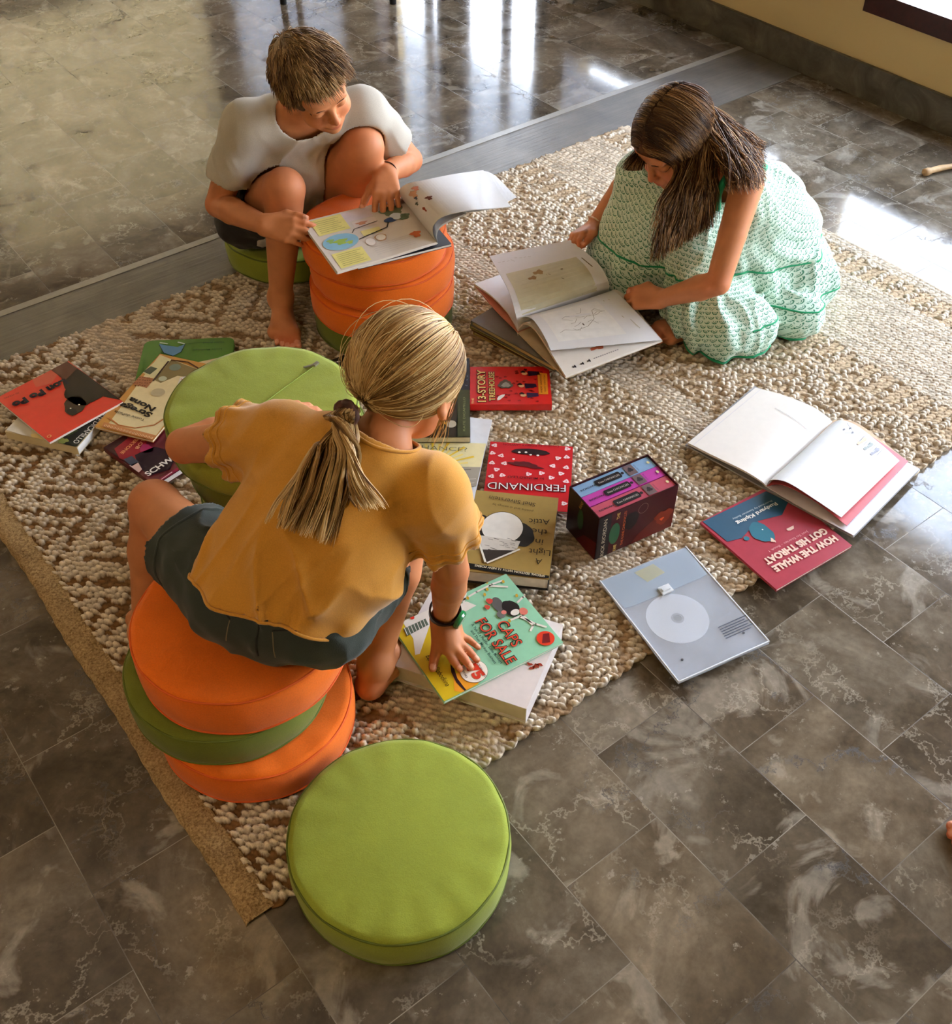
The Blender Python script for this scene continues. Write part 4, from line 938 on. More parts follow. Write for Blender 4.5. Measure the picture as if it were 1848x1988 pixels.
DW = plain('white_disc', (244, 244, 246), 0.25, noise=0.01); DG = plain('disc_hub', (186, 188, 194), 0.2)
an = np.linspace(0, 2*np.pi, 64, endpoint=False)
def annulus(r0, r1, z0, z1, m, name, parent, c):
    V = [(c[0]+r*math.cos(t), c[1]+r*math.sin(t), z) for (r, z) in ((r0, z0), (r1, z0), (r1, z1), (r0, z1)) for t in an]
    Fc = [(k*64+i, k*64+(i+1) % 64, ((k+1) % 4)*64+(i+1) % 64, ((k+1) % 4)*64+i) for k in range(4) for i in range(64)]
    return mesh_obj(name, V, Fc, m, parent)
annulus(0.0125, 0.060, 0.0228, 0.0240, DW, 'disc_body', dr, dc); annulus(0.0075, 0.0125, 0.0228, 0.0239, DG, 'hub', dr, dc)

# ---- open books -----------------------------------------------------------
def surf(near, far, n=26):
    N = catmull([P(*p) for p in near], max(2, n//(len(near)-1))); Fr = catmull([P(*p) for p in far], max(2, n//(len(far)-1)))
    def rs(c, k=n):
        d = np.concatenate([[0], np.cumsum(np.linalg.norm(np.diff(c, axis=0), axis=1))]); d /= d[-1]; q = np.linspace(0, 1, k+1)
        return np.stack([np.interp(q, d, c[:, i]) for i in range(3)], 1)
    return rs(N), rs(Fr)
def sheet(name, near, far, th, mat, parent, thf=None, m=6, n=26, bulge=0.0):
    N, Fr = surf(near, far, n); V, Fc = [], []
    th0, th1 = (th, th) if np.isscalar(th) else th
    for lay in (0, 1):
        for i in range(n+1):
            t = th0+(th1-th0)*i/n
            for j in range(m+1):
                p = N[i]*(1-j/m)+Fr[i]*j/m; p = p+np.array([0, 0, bulge*math.sin(math.pi*j/m)*math.sin(math.pi*i/n)]); V.append((p[0], p[1], p[2]-lay*t))
    k = m+1; mm = (n+1)*k
    for i in range(n):
        for j in range(m):
            a = i*k+j; Fc.append((a, a+1, a+k+1, a+k)); Fc.append((mm+a, mm+a+k, mm+a+k+1, mm+a+1))
        Fc.append((i*k, (i+1)*k, mm+(i+1)*k, mm+i*k)); Fc.append((i*k+m, mm+i*k+m, mm+(i+1)*k+m, (i+1)*k+m))
    for j in range(m): Fc.append((j, mm+j, mm+j+1, j+1)); Fc.append((n*k+j, n*k+j+1, mm+n*k+j+1, mm+n*k+j))
    ob = mesh_obj(name, V, Fc, mat, parent, smooth=False)
    def at(s, t, lay=1):
        s = min(max(s, 0.003), 0.997); x = s*n; i = min(int(x), n-1); f = x-i
        a = N[i]*(1-f)+N[i+1]*f; b = Fr[i]*(1-f)+Fr[i+1]*f; tg = (N[i+1]-N[i])+(Fr[i+1]-Fr[i]); nr_ = np.cross(tg, b-a); nr_ /= np.linalg.norm(nr_)+1e-9
        if nr_[2] < 0: nr_ = -nr_
        return a*(1-t)+b*t+nr_*(0.0004+lay*LAYER)+np.array([0, 0, bulge*math.sin(math.pi*t)*math.sin(math.pi*s)])
    return ob, at
def decals(at):
    mb = MB()
    def blob(s, t, rs_, rt, c, lay=1, n=16, wob=0.0, ph=0): mb.poly([at(s+rs_*math.cos(q)*(1+wob*math.sin(3*q+ph)+wob*math.sin(5*q+ph)), t+rt*math.sin(q)*(1+wob*math.sin(3*q+ph)+wob*math.sin(5*q+ph)), lay) for q in np.linspace(0, 2*np.pi, n, endpoint=False)], ink(c, 0.5))
    def line(pts, w, c, lay=2):
        for a, b in zip(pts[:-1], pts[1:]):
            a, b = np.array(a, float), np.array(b, float); d = b-a; L = np.hypot(*d)+1e-9; n_ = np.array([-d[1], d[0]])/L*w/2
            mb.poly([at(*(a-n_), lay), at(*(b-n_), lay), at(*(b+n_), lay), at(*(a+n_), lay)], ink(c, 0.5))
    def rect(s0, s1, t0, t1, c, lay=1, k=5):
        for i in range(k):
            a, b = s0+(s1-s0)*i/k, s0+(s1-s0)*(i+1)/k; mb.poly([at(a, t0, lay), at(b, t0, lay), at(b, t1, lay), at(a, t1, lay)], ink(c, 0.5))
    return mb, blob, line, rect
PG = plain('white_page', (222, 214, 204), 0.42, noise=0.02, coat=0.1); PGB = plain('glossy_white_page', (222, 221, 222), 0.28, noise=0.015, coat=0.25)
# open book on the rug's right corner
ob1 = thing('open_book', 'open hardback with blank cream left page lying on the rug\'s right corner', 'book', P(1520, 900, RZ))
bz = 0.0225
bord = MB()
for q in ([(1464, 752), (1330, 866), (1486, 952), (1615, 822)], [(1486, 952), (1656, 1045), (1785, 913), (1615, 822)]):
    w = [P(x, y, bz) for x, y in q]; bord.prism([(p[0], p[1]) for p in w], RZ+0.003, bz, plain('grey_board', (150, 148, 150), 0.4))
bord.build('cover_boards', ob1)
_, atL = sheet('left_pages', [(1335, 862, 0.030), (1380, 885, 0.034), (1440, 914, 0.040), (1475, 935, 0.036), (1487, 946, 0.026)],
               [(1466, 755, 0.030), (1515, 768, 0.036), (1570, 789, 0.043), (1603, 810, 0.038), (1615, 822, 0.028)], (0.006, 0.004), PG, ob1, n=28)
mb, blob, line, rect = decals(atL)
for i in range(30): line([(0.40+i*0.017, 0.80-i*0.0022), (0.409+i*0.017, 0.80-i*0.0022)], 0.010, (176, 170, 166))
line([(0.07, 0.0), (0.07, 1.0)], 0.004, (196, 194, 204)); mb.build('left_print', ob1)
sheet('endpaper', [(1487, 947, 0.024), (1550, 985, 0.030), (1656, 1042, 0.0245)], [(1615, 822, 0.026), (1690, 860, 0.033), (1783, 913, 0.0245)], 0.0015, plain('pale_lilac_page', (222, 216, 222), 0.4), ob1)
_, atK = sheet('kraft_page', [(1552, 883, 0.0285), (1602, 897, 0.032), (1692, 955, 0.0285)], [(1618, 818, 0.036), (1665, 825, 0.043), (1762, 898, 0.031)], 0.001, plain('kraft_endpaper', (206, 176, 140), 0.6), ob1)
sheet('red_page', [(1488, 946, 0.030), (1520, 944, 0.046), (1580, 975, 0.040), (1643, 1023, 0.032)], [(1616, 822, 0.036), (1660, 832, 0.045), (1710, 862, 0.040), (1762, 898, 0.032)], 0.001, plain('rose_red_page', (206, 92, 96), 0.45), ob1)
_, atR = sheet('right_page', [(1487, 945, 0.030), (1497, 934, 0.050), (1530, 940, 0.062), (1590, 978, 0.052), (1632, 1007, 0.044)],
               [(1615, 823, 0.036), (1632, 818, 0.050), (1662, 829, 0.056), (1708, 864, 0.048), (1745, 897, 0.042)], 0.0012, PGB, ob1, n=32)
mb, blob, line, rect = decals(atR)
for (s, t, c) in ((0.30, 0.93, (120, 120, 128)), (0.36, 0.9, (120, 120, 128)), (0.26, 0.88, (120, 120, 128))): blob(s, t, 0.012, 0.012, c, 2)
line([(0.22, 0.97), (0.38, 0.90), (0.30, 0.84)], 0.004, (130, 130, 136)); line([(0.42, 0.97), (0.43, 0.88)], 0.006, (130, 130, 136))
for s, c in ((0.52, (206, 180, 150)), (0.62, (150, 156, 150)), (0.72, (150, 150, 160))):
    blob(s, 0.90, 0.022, 0.05, c, 2, wob=0.15); blob(s-0.01, 0.835, 0.020, 0.022, c, 3); line([(s-0.03, 0.97), (s-0.025, 0.86)], 0.006, (130, 128, 130)); line([(s+0.04, 0.96), (s+0.045, 0.85)], 0.006, (130, 128, 130))
mb.build('right_print', ob1)
ob1.location.z += 0.004

# ---- the boy's atlas on the tall orange stack ----------------------------
TZ = 0.308
book('paperback_book', 'dark paperback under the boy\'s open atlas on the orange stack', [(640, 424), (806, 388), (868, 466), (690, 529)], TZ+0.008, 0.007, (34, 36, 48), 0, None, group=None, page=PAGEW)
ob2 = thing('open_book', 'open illustrated atlas held by the boy on the tall orange stack, its pages curling up', 'book', P(740, 450, TZ+0.009))
za = TZ+0.019
sheet('back_board', [(653, 531, za-0.006), (760, 500, za-0.006), (850, 472, za-0.006)], [(583, 432, za-0.006), (690, 407, za-0.006), (782, 384, za-0.006)], 0.002, plain('pale_board', (214, 210, 204), 0.4), ob2)
_, atA = sheet('left_pages', [(655, 528, za), (760, 497, za+0.001), (820, 478, za+0.002), (848, 470, za-0.002)], [(585, 431, za), (690, 405, za+0.001), (760, 388, za+0.003), (782, 382, za-0.001)], 0.006, PG, ob2, n=28)
mb, blob, line, rect = decals(atA)
YL = (236, 226, 140)
rect(0.06, 0.36, 0.66, 0.97, YL); rect(0.05, 0.34, 0.03, 0.30, YL); rect(0.36, 0.62, 0.78, 0.97, (222, 210, 214)); rect(0.40, 0.62, 0.62, 0.76, (232, 220, 214)); rect(0.42, 0.60, 0.46, 0.56, (232, 222, 150))
blob(0.20, 0.47, 0.165, 0.145, (140, 190, 216), 2, n=30); blob(0.20, 0.47, 0.06, 0.05, (160, 190, 90), 3, wob=0.2); blob(0.27, 0.42, 0.03, 0.03, (170, 196, 96), 3, wob=0.2); blob(0.12, 0.52, 0.03, 0.04, (150, 186, 110), 3, wob=0.2)
blob(0.80, 0.78, 0.11, 0.10, (112, 128, 100), 2, wob=0.12); blob(0.86, 0.62, 0.07, 0.06, (104, 124, 96), 2, wob=0.12); blob(0.74, 0.62, 0.07, 0.045, (50, 84, 140), 3); blob(0.80, 0.66, 0.05, 0.07, (214, 226, 236), 4, wob=0.1)
blob(0.55, 0.36, 0.055, 0.07, (190, 150, 110), 2, wob=0.06); blob(0.55, 0.36, 0.045, 0.055, (232, 226, 214), 3); blob(0.44, 0.33, 0.05, 0.08, (206, 190, 176), 2); blob(0.44, 0.33, 0.043, 0.068, (236, 230, 224), 3); blob(0.86, 0.24, 0.05, 0.06, (206, 110, 62), 2, wob=0.2); blob(0.48, 0.70, 0.05, 0.03, (206, 150, 120), 2, wob=0.2)
line([(0.36, 0.42), (0.42, 0.44), (0.66, 0.50), (0.70, 0.58)], 0.014, (40, 44, 44), 5); line([(0.34, 0.56), (0.38, 0.62), (0.62, 0.66)], 0.010, (90, 80, 70), 5)
for i in range(7): line([(0.09, 0.70+i*0.036), (0.32-(i % 3)*0.02, 0.70+i*0.036)], 0.005, (150, 140, 84), 4)
for i in range(7): line([(0.08, 0.06+i*0.033), (0.31-(i % 3)*0.02, 0.06+i*0.033)], 0.005, (150, 140, 84), 4)
for i in range(6): line([(0.42, 0.08+i*0.035), (0.80, 0.08+i*0.035)], 0.004, (196, 190, 190), 4)
mb.build('left_print', ob2)
# curled right-hand leaves
near = [(848, 470, za), (841, 455, za+0.018), (842, 436, za+0.042), (862, 419, za+0.066), (905, 409, za+0.078), (950, 405, za+0.078), (992, 401, za+0.072)]
far = [(780, 384, za), (774, 376, za+0.018), (777, 366, za+0.042), (792, 356, za+0.062), (825, 349, za+0.072), (880, 338, za+0.070), (938, 330, za+0.066)]
_, atC = sheet('curled_pages', near, far, 0.0014, PGB, ob2, n=40, m=8)
sheet('inner_leaf', [(849, 469, za), (848, 454, za+0.012), (853, 441, za+0.030), (872, 428, za+0.044), (905, 414, za+0.060)], [(782, 384, za), (782, 377, za+0.012), (788, 368, za+0.030), (806, 359, za+0.044), (840, 348, za+0.056)], 0.004, plain('shaded_leaf', (206, 204, 202), 0.6), ob2, n=28)
sheet('loose_page', [(900, 412, za+0.070), (950, 406, za+0.068), (1003, 383, za+0.056)], [(880, 342, za+0.060), (940, 332, za+0.058), (966, 345, za+0.050)], 0.0008, PGB, ob2, n=12)
mb, blob, line, rect = decals(atC)
blob(0.27, 0.72, 0.04, 0.09, (206, 160, 130), 2, wob=0.2); blob(0.33, 0.82, 0.03, 0.06, (214, 150, 140), 2, wob=0.2); blob(0.36, 0.50, 0.03, 0.05, (120, 70, 60), 3, wob=0.25); blob(0.26, 0.62, 0.018, 0.035, (80, 92, 116), 3, wob=0.25); blob(0.22, 0.52, 0.018, 0.035, (96, 110, 100), 3, wob=0.25); blob(0.24, 0.33, 0.014, 0.06, (150, 66, 46), 3, wob=0.2)
for i in range(14): line([(0.30, 0.06+i*0.022), (0.44, 0.06+i*0.022)], 0.003, (190, 184, 178), 3)
mb.build('right_print', ob2)

# ---- stack and open book in front of the girl in the green dress ----------
stk = [((914, 622), (1077, 713), 'grey and brown clothbound book, topmost of the stack under the big open book', (112, 108, 100), 0.072, 0.016, 0.0),
       ((912, 630), (1076, 716), 'olive green book, second from the top of the stack under the open book', (128, 120, 56), 0.056, 0.012, 0.02),
       ((915, 634), (1070, 716), 'brown book in the middle of the stack under the open book', (104, 66, 40), 0.044, 0.012, -0.02),
       ((918, 640), (1066, 716), 'sand yellow book at the bottom of the stack under the open book', (176, 150, 84), 0.032, 0.014, 0.015)]
for (l_, b_, lab, colr, zt, th, rot) in stk:
    w0, w1 = P(l_[0], l_[1], zt), P(b_[0], b_[1], zt); ex = w1-w0; w_ = np.linalg.norm(ex); ex /= w_; ca, sa = math.cos(rot), math.sin(rot)
    ex = np.array([ex[0]*ca-ex[1]*sa, ex[0]*sa+ex[1]*ca, 0]); ey = np.array([-ex[1], ex[0], 0])
    book('hardback_book', lab, None, zt, th, colr, 3, None, group='stack of hardbacks under the open book', page=plain('aged_pages', (186, 168, 120), 0.8), hard=True, rough=0.5, frame=(w0, ex, ey, w_, 0.235))
ob3 = thing('open_book', 'large open picture book with pencil drawings held by the girl in the green dress', 'book', P(1090, 610, 0.074))
zb = 0.081
sheet('right_board', [(1005, 646, zb), (1050, 690, zb-0.004), (1099, 734, zb-0.010)], [(1190, 573, zb), (1235, 615, zb-0.004), (1287, 662, zb-0.010)], 0.0022, plain('buff_board', (190, 170, 136), 0.5), ob3)
sheet('left_board', [(1005, 645, zb), (960, 600, zb+0.004), (920, 552, zb+0.006)], [(1188, 573, zb), (1140, 530, zb+0.004), (1095, 490, zb+0.006)], 0.0022, plain('rosy_board', (196, 130, 110), 0.5), ob3)
sheet('left_pages', [(1005, 640, zb+0.006), (985, 606, zb+0.018), (955, 575, zb+0.018), (921, 551, zb+0.014)], [(1187, 569, zb+0.006), (1165, 540, zb+0.018), (1130, 510, zb+0.018), (1094, 489, zb+0.014)], 0.004, PGB, ob3)
_, atB = sheet('right_pages', [(1005, 640, zb+0.006), (1018, 626, zb+0.026), (1040, 640, zb+0.026), (1075, 694, zb+0.010), (1098, 730, zb-0.002)], [(1184, 567, zb+0.006), (1195, 562, zb+0.024), (1215, 575, zb+0.024), (1250, 618, zb+0.010), (1285, 660, zb-0.002)], (0.006, 0.006), PG, ob3, n=28)
mb, blob, line, rect = decals(atB)
blob(0.80, 0.42, 0.03, 0.07, (180, 92, 60), 2, wob=0.25)
for s_, t_ in ((0.93, 0.12), (0.93, 0.20), (0.925, 0.27)): blob(s_, t_, 0.014, 0.018, (50, 44, 44), 2, wob=0.3)
for i in range(12): line([(0.92, 0.32+i*0.022), (0.92, 0.335+i*0.022)], 0.012, (150, 144, 144))
mb.build('lower_print', ob3)
_, atT = sheet('top_page', [(1006, 636, zb+0.010), (1016, 615, zb+0.034), (1036, 622, zb+0.040), (1056, 652, zb+0.034), (1069, 680, zb+0.028)], [(1184, 566, zb+0.010), (1192, 565, zb+0.030), (1215, 585, zb+0.036), (1250, 622, zb+0.018), (1284, 660, zb+0.004)], 0.0009, PGB, ob3, n=28)
mb, blob, line, rect = decals(atT)
rect(0.28, 0.86, 0.10, 0.74, (230, 228, 224), 1); PC = (150, 142, 128)
for k in range(14):
    s0, t0 = 0.42+0.25*RNG.rand(), 0.25+0.38*RNG.rand(); line([(s0, t0), (s0+0.05*RNG.randn()*0.8, t0+0.05), (s0+0.06*RNG.randn()*0.8, t0+0.09)], 0.004, PC)
line([(0.70, 0.16), (0.66, 0.22), (0.70, 0.32), (0.66, 0.45), (0.56, 0.56), (0.44, 0.60)], 0.005, PC); blob(0.62, 0.42, 0.02, 0.008, (90, 80, 70), 3)
line([(0.30, 0.80), (0.62, 0.84)], 0.008, (186, 176, 150)); line([(0.30, 0.86), (0.80, 0.90)], 0.006, (186, 176, 150)); mb.build('upper_print', ob3)
_, atH = sheet('lifted_page', [(1006, 634, zb+0.010), (1000, 606, zb+0.050), (985, 560, zb+0.072), (950, 497, zb+0.078)], [(1183, 566, zb+0.010), (1181, 546, zb+0.050), (1160, 510, zb+0.080), (1107, 466, zb+0.092)], 0.0010, PGB, ob3, n=28)
mb, blob, line, rect = decals(atH)
rect(0.12, 0.66, 0.06, 0.86, (196, 190, 160), 1, k=10); blob(0.56, 0.38, 0.035, 0.055, (150, 118, 66), 3, wob=0.2); blob(0.50, 0.29, 0.025, 0.045, (140, 108, 60), 3, wob=0.2); blob(0.52, 0.62, 0.010, 0.015, (120, 104, 70), 3)
line([(0.50, 0.46), (0.38, 0.58), (0.14, 0.70)], 0.006, (104, 88, 60), 3); line([(0.50, 0.44), (0.30, 0.50), (0.14, 0.55)], 0.004, (140, 126, 96), 3); line([(0.44, 0.92), (0.62, 0.90)], 0.012, (120, 104, 70), 3)
for k in range(8): line([(0.86+0.01*RNG.randn(), 0.05+k*0.05), (0.84+0.02*RNG.randn(), 0.08+k*0.05)], 0.006, (186, 180, 170), 3)
mb.build('left_print', ob3)
# paper bookmark thread
V, Fc = tube_mesh(catmull([P(1006, 636, zb+0.004), P(1004, 645, zb-0.004), P(1006, 652, zb-0.008)]), 0.0009, 5); mesh_obj('ribbon', V, Fc, PAGE, ob3)

# ---- small things ----------------------------------------------------------
WD = plain('raw_wood', (206, 166, 118), 0.5, noise=0.12)
def loft(name, path, rad, mat, parent=None, sides=14, flat=1.0, smooth=True):
    V, Fc = tube_mesh(path, rad, sides); V = np.array(V)
    V[:, 2] = path[0][2]+(V[:, 2]-path[0][2])*flat if flat != 1 else V[:, 2]
    return mesh_obj(name, V, Fc, mat, parent, smooth=smooth)
q0, q1 = P(1795, 335, 0.014), P(1905, 312, 0.014)
path = [q0+(q1-q0)*t+np.array([0, 0.006*math.sin(t*5), 0]) for t in np.linspace(0, 1, 16)]
st = loft('wooden_stick', path, np.array([0.012, 0.013]+[0.0095+0.001*math.sin(i) for i in range(12)]+[0.013, 0.012]), WD, flat=0.9)
tag(st, 'short pale wooden stick lying on the tiles by the skirting', 'stick')
# chair whose front leg shows at the top edge
ch = thing('wooden_chair', 'wooden chair whose black-tipped leg stands on the tiles at the far top edge', 'chair', P(762, -20, 0))
c0 = P(763, 7, 0); CHM = plain('pale_chair_wood', (156, 118, 82), 0.45, noise=0.15); CAP = plain('black_leg_cap', (18, 16, 16), 0.5)
for (dx, dy) in ((0, 0), (-0.44, 0.0), (-0.035, 0.44), (-0.45, 0.44)):
    b = np.array([c0[0]+dx, c0[1]+dy, 0.0]); lean = np.array([(-0.22-dx)*0.05, (0.22-dy)*0.05, 0])
    V, Fc = tube_mesh([b+np.array([0, 0, 0.03]), b+lean*0.5+np.array([0, 0, 0.24]), b+lean+np.array([0, 0, 0.43])], [0.013, 0.017, 0.021], 12); lg = mesh_obj('leg', V, Fc, CHM, ch, smooth=True)
    V, Fc = tube_mesh([b+np.array([0, 0, 0.0005]), b+np.array([0, 0, 0.032])], [0.0135, 0.0145], 12); cp_ = mesh_obj('leg_cap', V, Fc, CAP, lg)
mb = MB(); mb.prism([(c0[0]-0.47, c0[1]-0.03), (c0[0]+0.03, c0[1]-0.03), (c0[0]+0.0, c0[1]+0.47), (c0[0]-0.48, c0[1]+0.47)], 0.43, 0.455, CHM); mb.build('seat', ch)
for s_ in (0, 1):
    e = np.array([c0[0]+(-0.03 if s_ else -0.45), c0[1]+0.44, 0.45]); V, Fc = tube_mesh([e, e+np.array([0.0, 0.06, 0.42])], [0.017, 0.013], 10); mesh_obj('back_post', V, Fc, CHM, ch, smooth=True)
for zz in (0.62, 0.80):
    a = np.array([c0[0]-0.45, c0[1]+0.44+0.06*(zz-0.45)/0.42, zz]); b = a+np.array([0.42, 0, 0]); V, Fc = tube_mesh([a, (a+b)/2+np.array([0, 0.02, 0]), b], [0.012, 0.014, 0.012], 8); mesh_obj('back_rail', V, Fc, CHM, ch, smooth=True)
# ------------------------------------------------------------------ smooth solids (continuous surfaces for bodies and clothing)
def nrm(v): v = np.asarray(v, float); return v/(np.linalg.norm(v)+1e-12)
def frame_of(fwd, up):
    y = nrm(fwd); x = nrm(np.cross(y, up)); z = np.cross(x, y); return np.stack([x, y, z], 1)      # columns right, forward, up
class Solid:
    def __init__(s): s.p = []
    def cap(s, a, b, r1, r2=None, k=0.012, flat=None, op='u'):
        a, b = np.asarray(a, float), np.asarray(b, float); r2 = r1 if r2 is None else r2; ba = b-a; L2 = max(ba@ba, 1e-9)
        fx = None if flat is None else (nrm(flat[0]), flat[1])
        def f(P_):
            pa = P_-a; h = np.clip(pa@ba/L2, 0, 1); q = pa-h[:, None]*ba
            if fx is not None:
                t = q@fx[0]; q = q+(t*(fx[1]-1))[:, None]*fx[0]; 
            return np.sqrt((q*q).sum(1))-(r1+(r2-r1)*h)
        s.p.append((f, (a+b)/2, np.sqrt(L2)/2+max(r1, r2), op, k)); return s
    def ell(s, c, rad, R=None, k=0.012, op='u'):
        c = np.asarray(c, float); rad = np.asarray(rad, float); R = np.eye(3) if R is None else R
        def f(P_):
            q = (P_-c)@R; k0 = np.sqrt(((q/rad)**2).sum(1)); k1 = np.sqrt(((q/rad**2)**2).sum(1))+1e-9
            return k0*(k0-1)/k1
        s.p.append((f, c, rad.max(), op, k)); return s
    def chain(s, pts, rs, k=0.012, flat=None):
        for i in range(len(pts)-1): s.cap(pts[i], pts[i+1], rs[i], rs[i+1], k, flat)
        return s
    def shell(s, t): s.open = t; return s
    def disp(s, fn): s.p.append((fn, None, None, 'disp', 0)); return s
    def half(s, pt, n, k=0.004, c=None, r=None):
        """cuts away the side the normal points to, optionally only inside a sphere"""
        pt = np.asarray(pt, float); n = nrm(n)
        if c is None: s.p.append((lambda P_: -((P_-pt)@n), pt, 1e3, 's', k))
        else:
            c = np.asarray(c, float); s.p.append((lambda P_: np.maximum(-((P_-pt)@n), np.linalg.norm(P_-c, axis=1)-r), c, r, 's', k))
        return s
    def ev(s, P_, bc=None, br=0):
        f = np.full(len(P_), 0.5)
        for fn, c, r, op, k in s.p:
            if op == 'disp': f = f+fn(P_); continue
            if bc is not None and np.linalg.norm(bc-c) > r+br+0.05: continue
            d = fn(P_)
            if op == 'u':
                h = np.clip(0.5+0.5*(f-d)/k, 0, 1); f = f*(1-h)+d*h-k*h*(1-h)
            else:
                h = np.clip(0.5-0.5*(f+d)/k, 0, 1); f = f*(1-h)+(-d)*h+k*h*(1-h)
        return f
    def bounds(s):
        q = [(c-r, c+r) for fn, c, r, op, k in s.p if op == 'u']
        return np.min([a for a, b in q], 0)-0.02, np.max([b for a, b in q], 0)+0.02
    def mesh(s, h=0.003, N=14):
        V, Fq = s._mesh(h, N)
        if getattr(s, 'open', 0):
            full = Solid(); full.p = [q for q in s.p if q[3] != 's']; f0 = full.ev(V); bad = f0 < -h*0.9; Fq = Fq[~bad[Fq].any(1)]
            u, inv = np.unique(Fq, return_inverse=True); V = V[u]; Fq = inv.reshape(Fq.shape)
        return V, Fq
    def _mesh(s, h=0.003, N=14):
        lo, hi = s.bounds(); bs = h*N; nb = np.ceil((hi-lo)/bs).astype(int)
        G = np.stack(np.meshgrid(*[np.arange(n) for n in nb], indexing='ij'), -1).reshape(-1, 3)
        cen = lo+(G+0.5)*bs; fc = s.ev(cen); R = bs*0.87
        act = G[np.abs(fc) < R*1.9+0.006]
        dims = nb*N+3; key = lambda c: (c[..., 0]*dims[1]+c[..., 1])*dims[2]+c[..., 2]
        loc = np.stack(np.meshgrid(*[np.arange(N+1)]*3, indexing='ij'), -1)
        VK, VP, QK = [], [], []
        for g in act:
            bc = lo+(g+0.5)*bs; pts = lo+(g*N+loc)*h; f = s.ev(pts.reshape(-1, 3), bc, R).reshape(N+1, N+1, N+1)
            if f.min() > 0 or f.max() < 0: continue
            sgn = f < 0
            acc = np.zeros((N, N, N, 3)); cnt = np.zeros((N, N, N))
            for ax in range(3):
                a = [slice(None)]*3; b = [slice(None)]*3; a[ax] = slice(0, -1); b[ax] = slice(1, None)
                fa, fb = f[tuple(a)], f[tuple(b)]; cr = sgn[tuple(a)] != sgn[tuple(b)]; t = np.where(cr, fa/(fa-fb+1e-12), 0)
                o1, o2 = [x for x in range(3) if x != ax]
                for i in (0, 1):
                    for j in (0, 1):
                        sl = [slice(None)]*3; sl[o1] = slice(i, N+i); sl[o2] = slice(j, N+j); c_ = cr[tuple(sl)]; t_ = t[tuple(sl)]
                        cnt += c_; acc[..., ax] += np.where(c_, t_, 0); acc[..., o1] += c_*i; acc[..., o2] += c_*j
                # quads for the edges owned by this block
                sl = [slice(0, N)]*3; e = np.argwhere(cr[tuple(sl)]); 
                if len(e):
                    gi = e+g*N+1; d1 = np.zeros(3, int); d1[o1] = 1; d2 = np.zeros(3, int); d2[o2] = 1
                    q = np.stack([key(gi-d1-d2), key(gi-d2), key(gi), key(gi-d1)], 1); s0 = sgn[e[:, 0], e[:, 1], e[:, 2]]
                    fl_ = s0 if ax != 1 else ~s0
                    q[~fl_] = q[~fl_][:, ::-1]; QK.append(q)
            m = cnt > 0; ci = np.argwhere(m); VP.append(lo+(ci+g*N+acc[m]/cnt[m][:, None])*h); VK.append(key(ci+g*N+1))
        VK, VP, QK = np.concatenate(VK), np.concatenate(VP), np.concatenate(QK)
        od = np.argsort(VK); VK, VP = VK[od], VP[od]; ix = np.clip(np.searchsorted(VK, QK), 0, len(VK)-1); ok = (VK[ix] == QK).all(1); Fq = ix[ok]
        # two rounds of light smoothing
        E_ = np.concatenate([Fq[:, [0, 1]], Fq[:, [1, 2]], Fq[:, [2, 3]], Fq[:, [3, 0]]])
        for lam in (0.35, 0.35):
            sm = np.zeros_like(VP); n_ = np.zeros(len(VP))
            for a, b in ((0, 1), (1, 0)):
                for c in range(3): sm[:, c] += np.bincount(E_[:, a], VP[E_[:, b], c], len(VP))
                n_ += np.bincount(E_[:, a], minlength=len(VP))
            VP = VP+lam*(sm/np.maximum(n_, 1)[:, None]-VP)
        return VP, Fq
    def project(s, p, n=8):
        """moves points onto the surface"""
        p = np.array(p, float).reshape(-1, 3); e = 0.0015
        for _ in range(n):
            f = s.ev(p); g = np.stack([s.ev(p+np.eye(3)[i]*e)-s.ev(p-np.eye(3)[i]*e) for i in range(3)], 1)/(2*e)
            p = p-0.8*f[:, None]*g/((g*g).sum(1)[:, None]+1e-6)
        return p
    def cast(s, o, d, tmax=0.3):
        """first surface point from o along d"""
        t = np.arange(0, tmax, 0.0008); p = np.asarray(o)+t[:, None]*np.asarray(d); f = s.ev(p); i = np.argmax(f < 0)
        return p[i] if f[i] < 0 else p[-1]

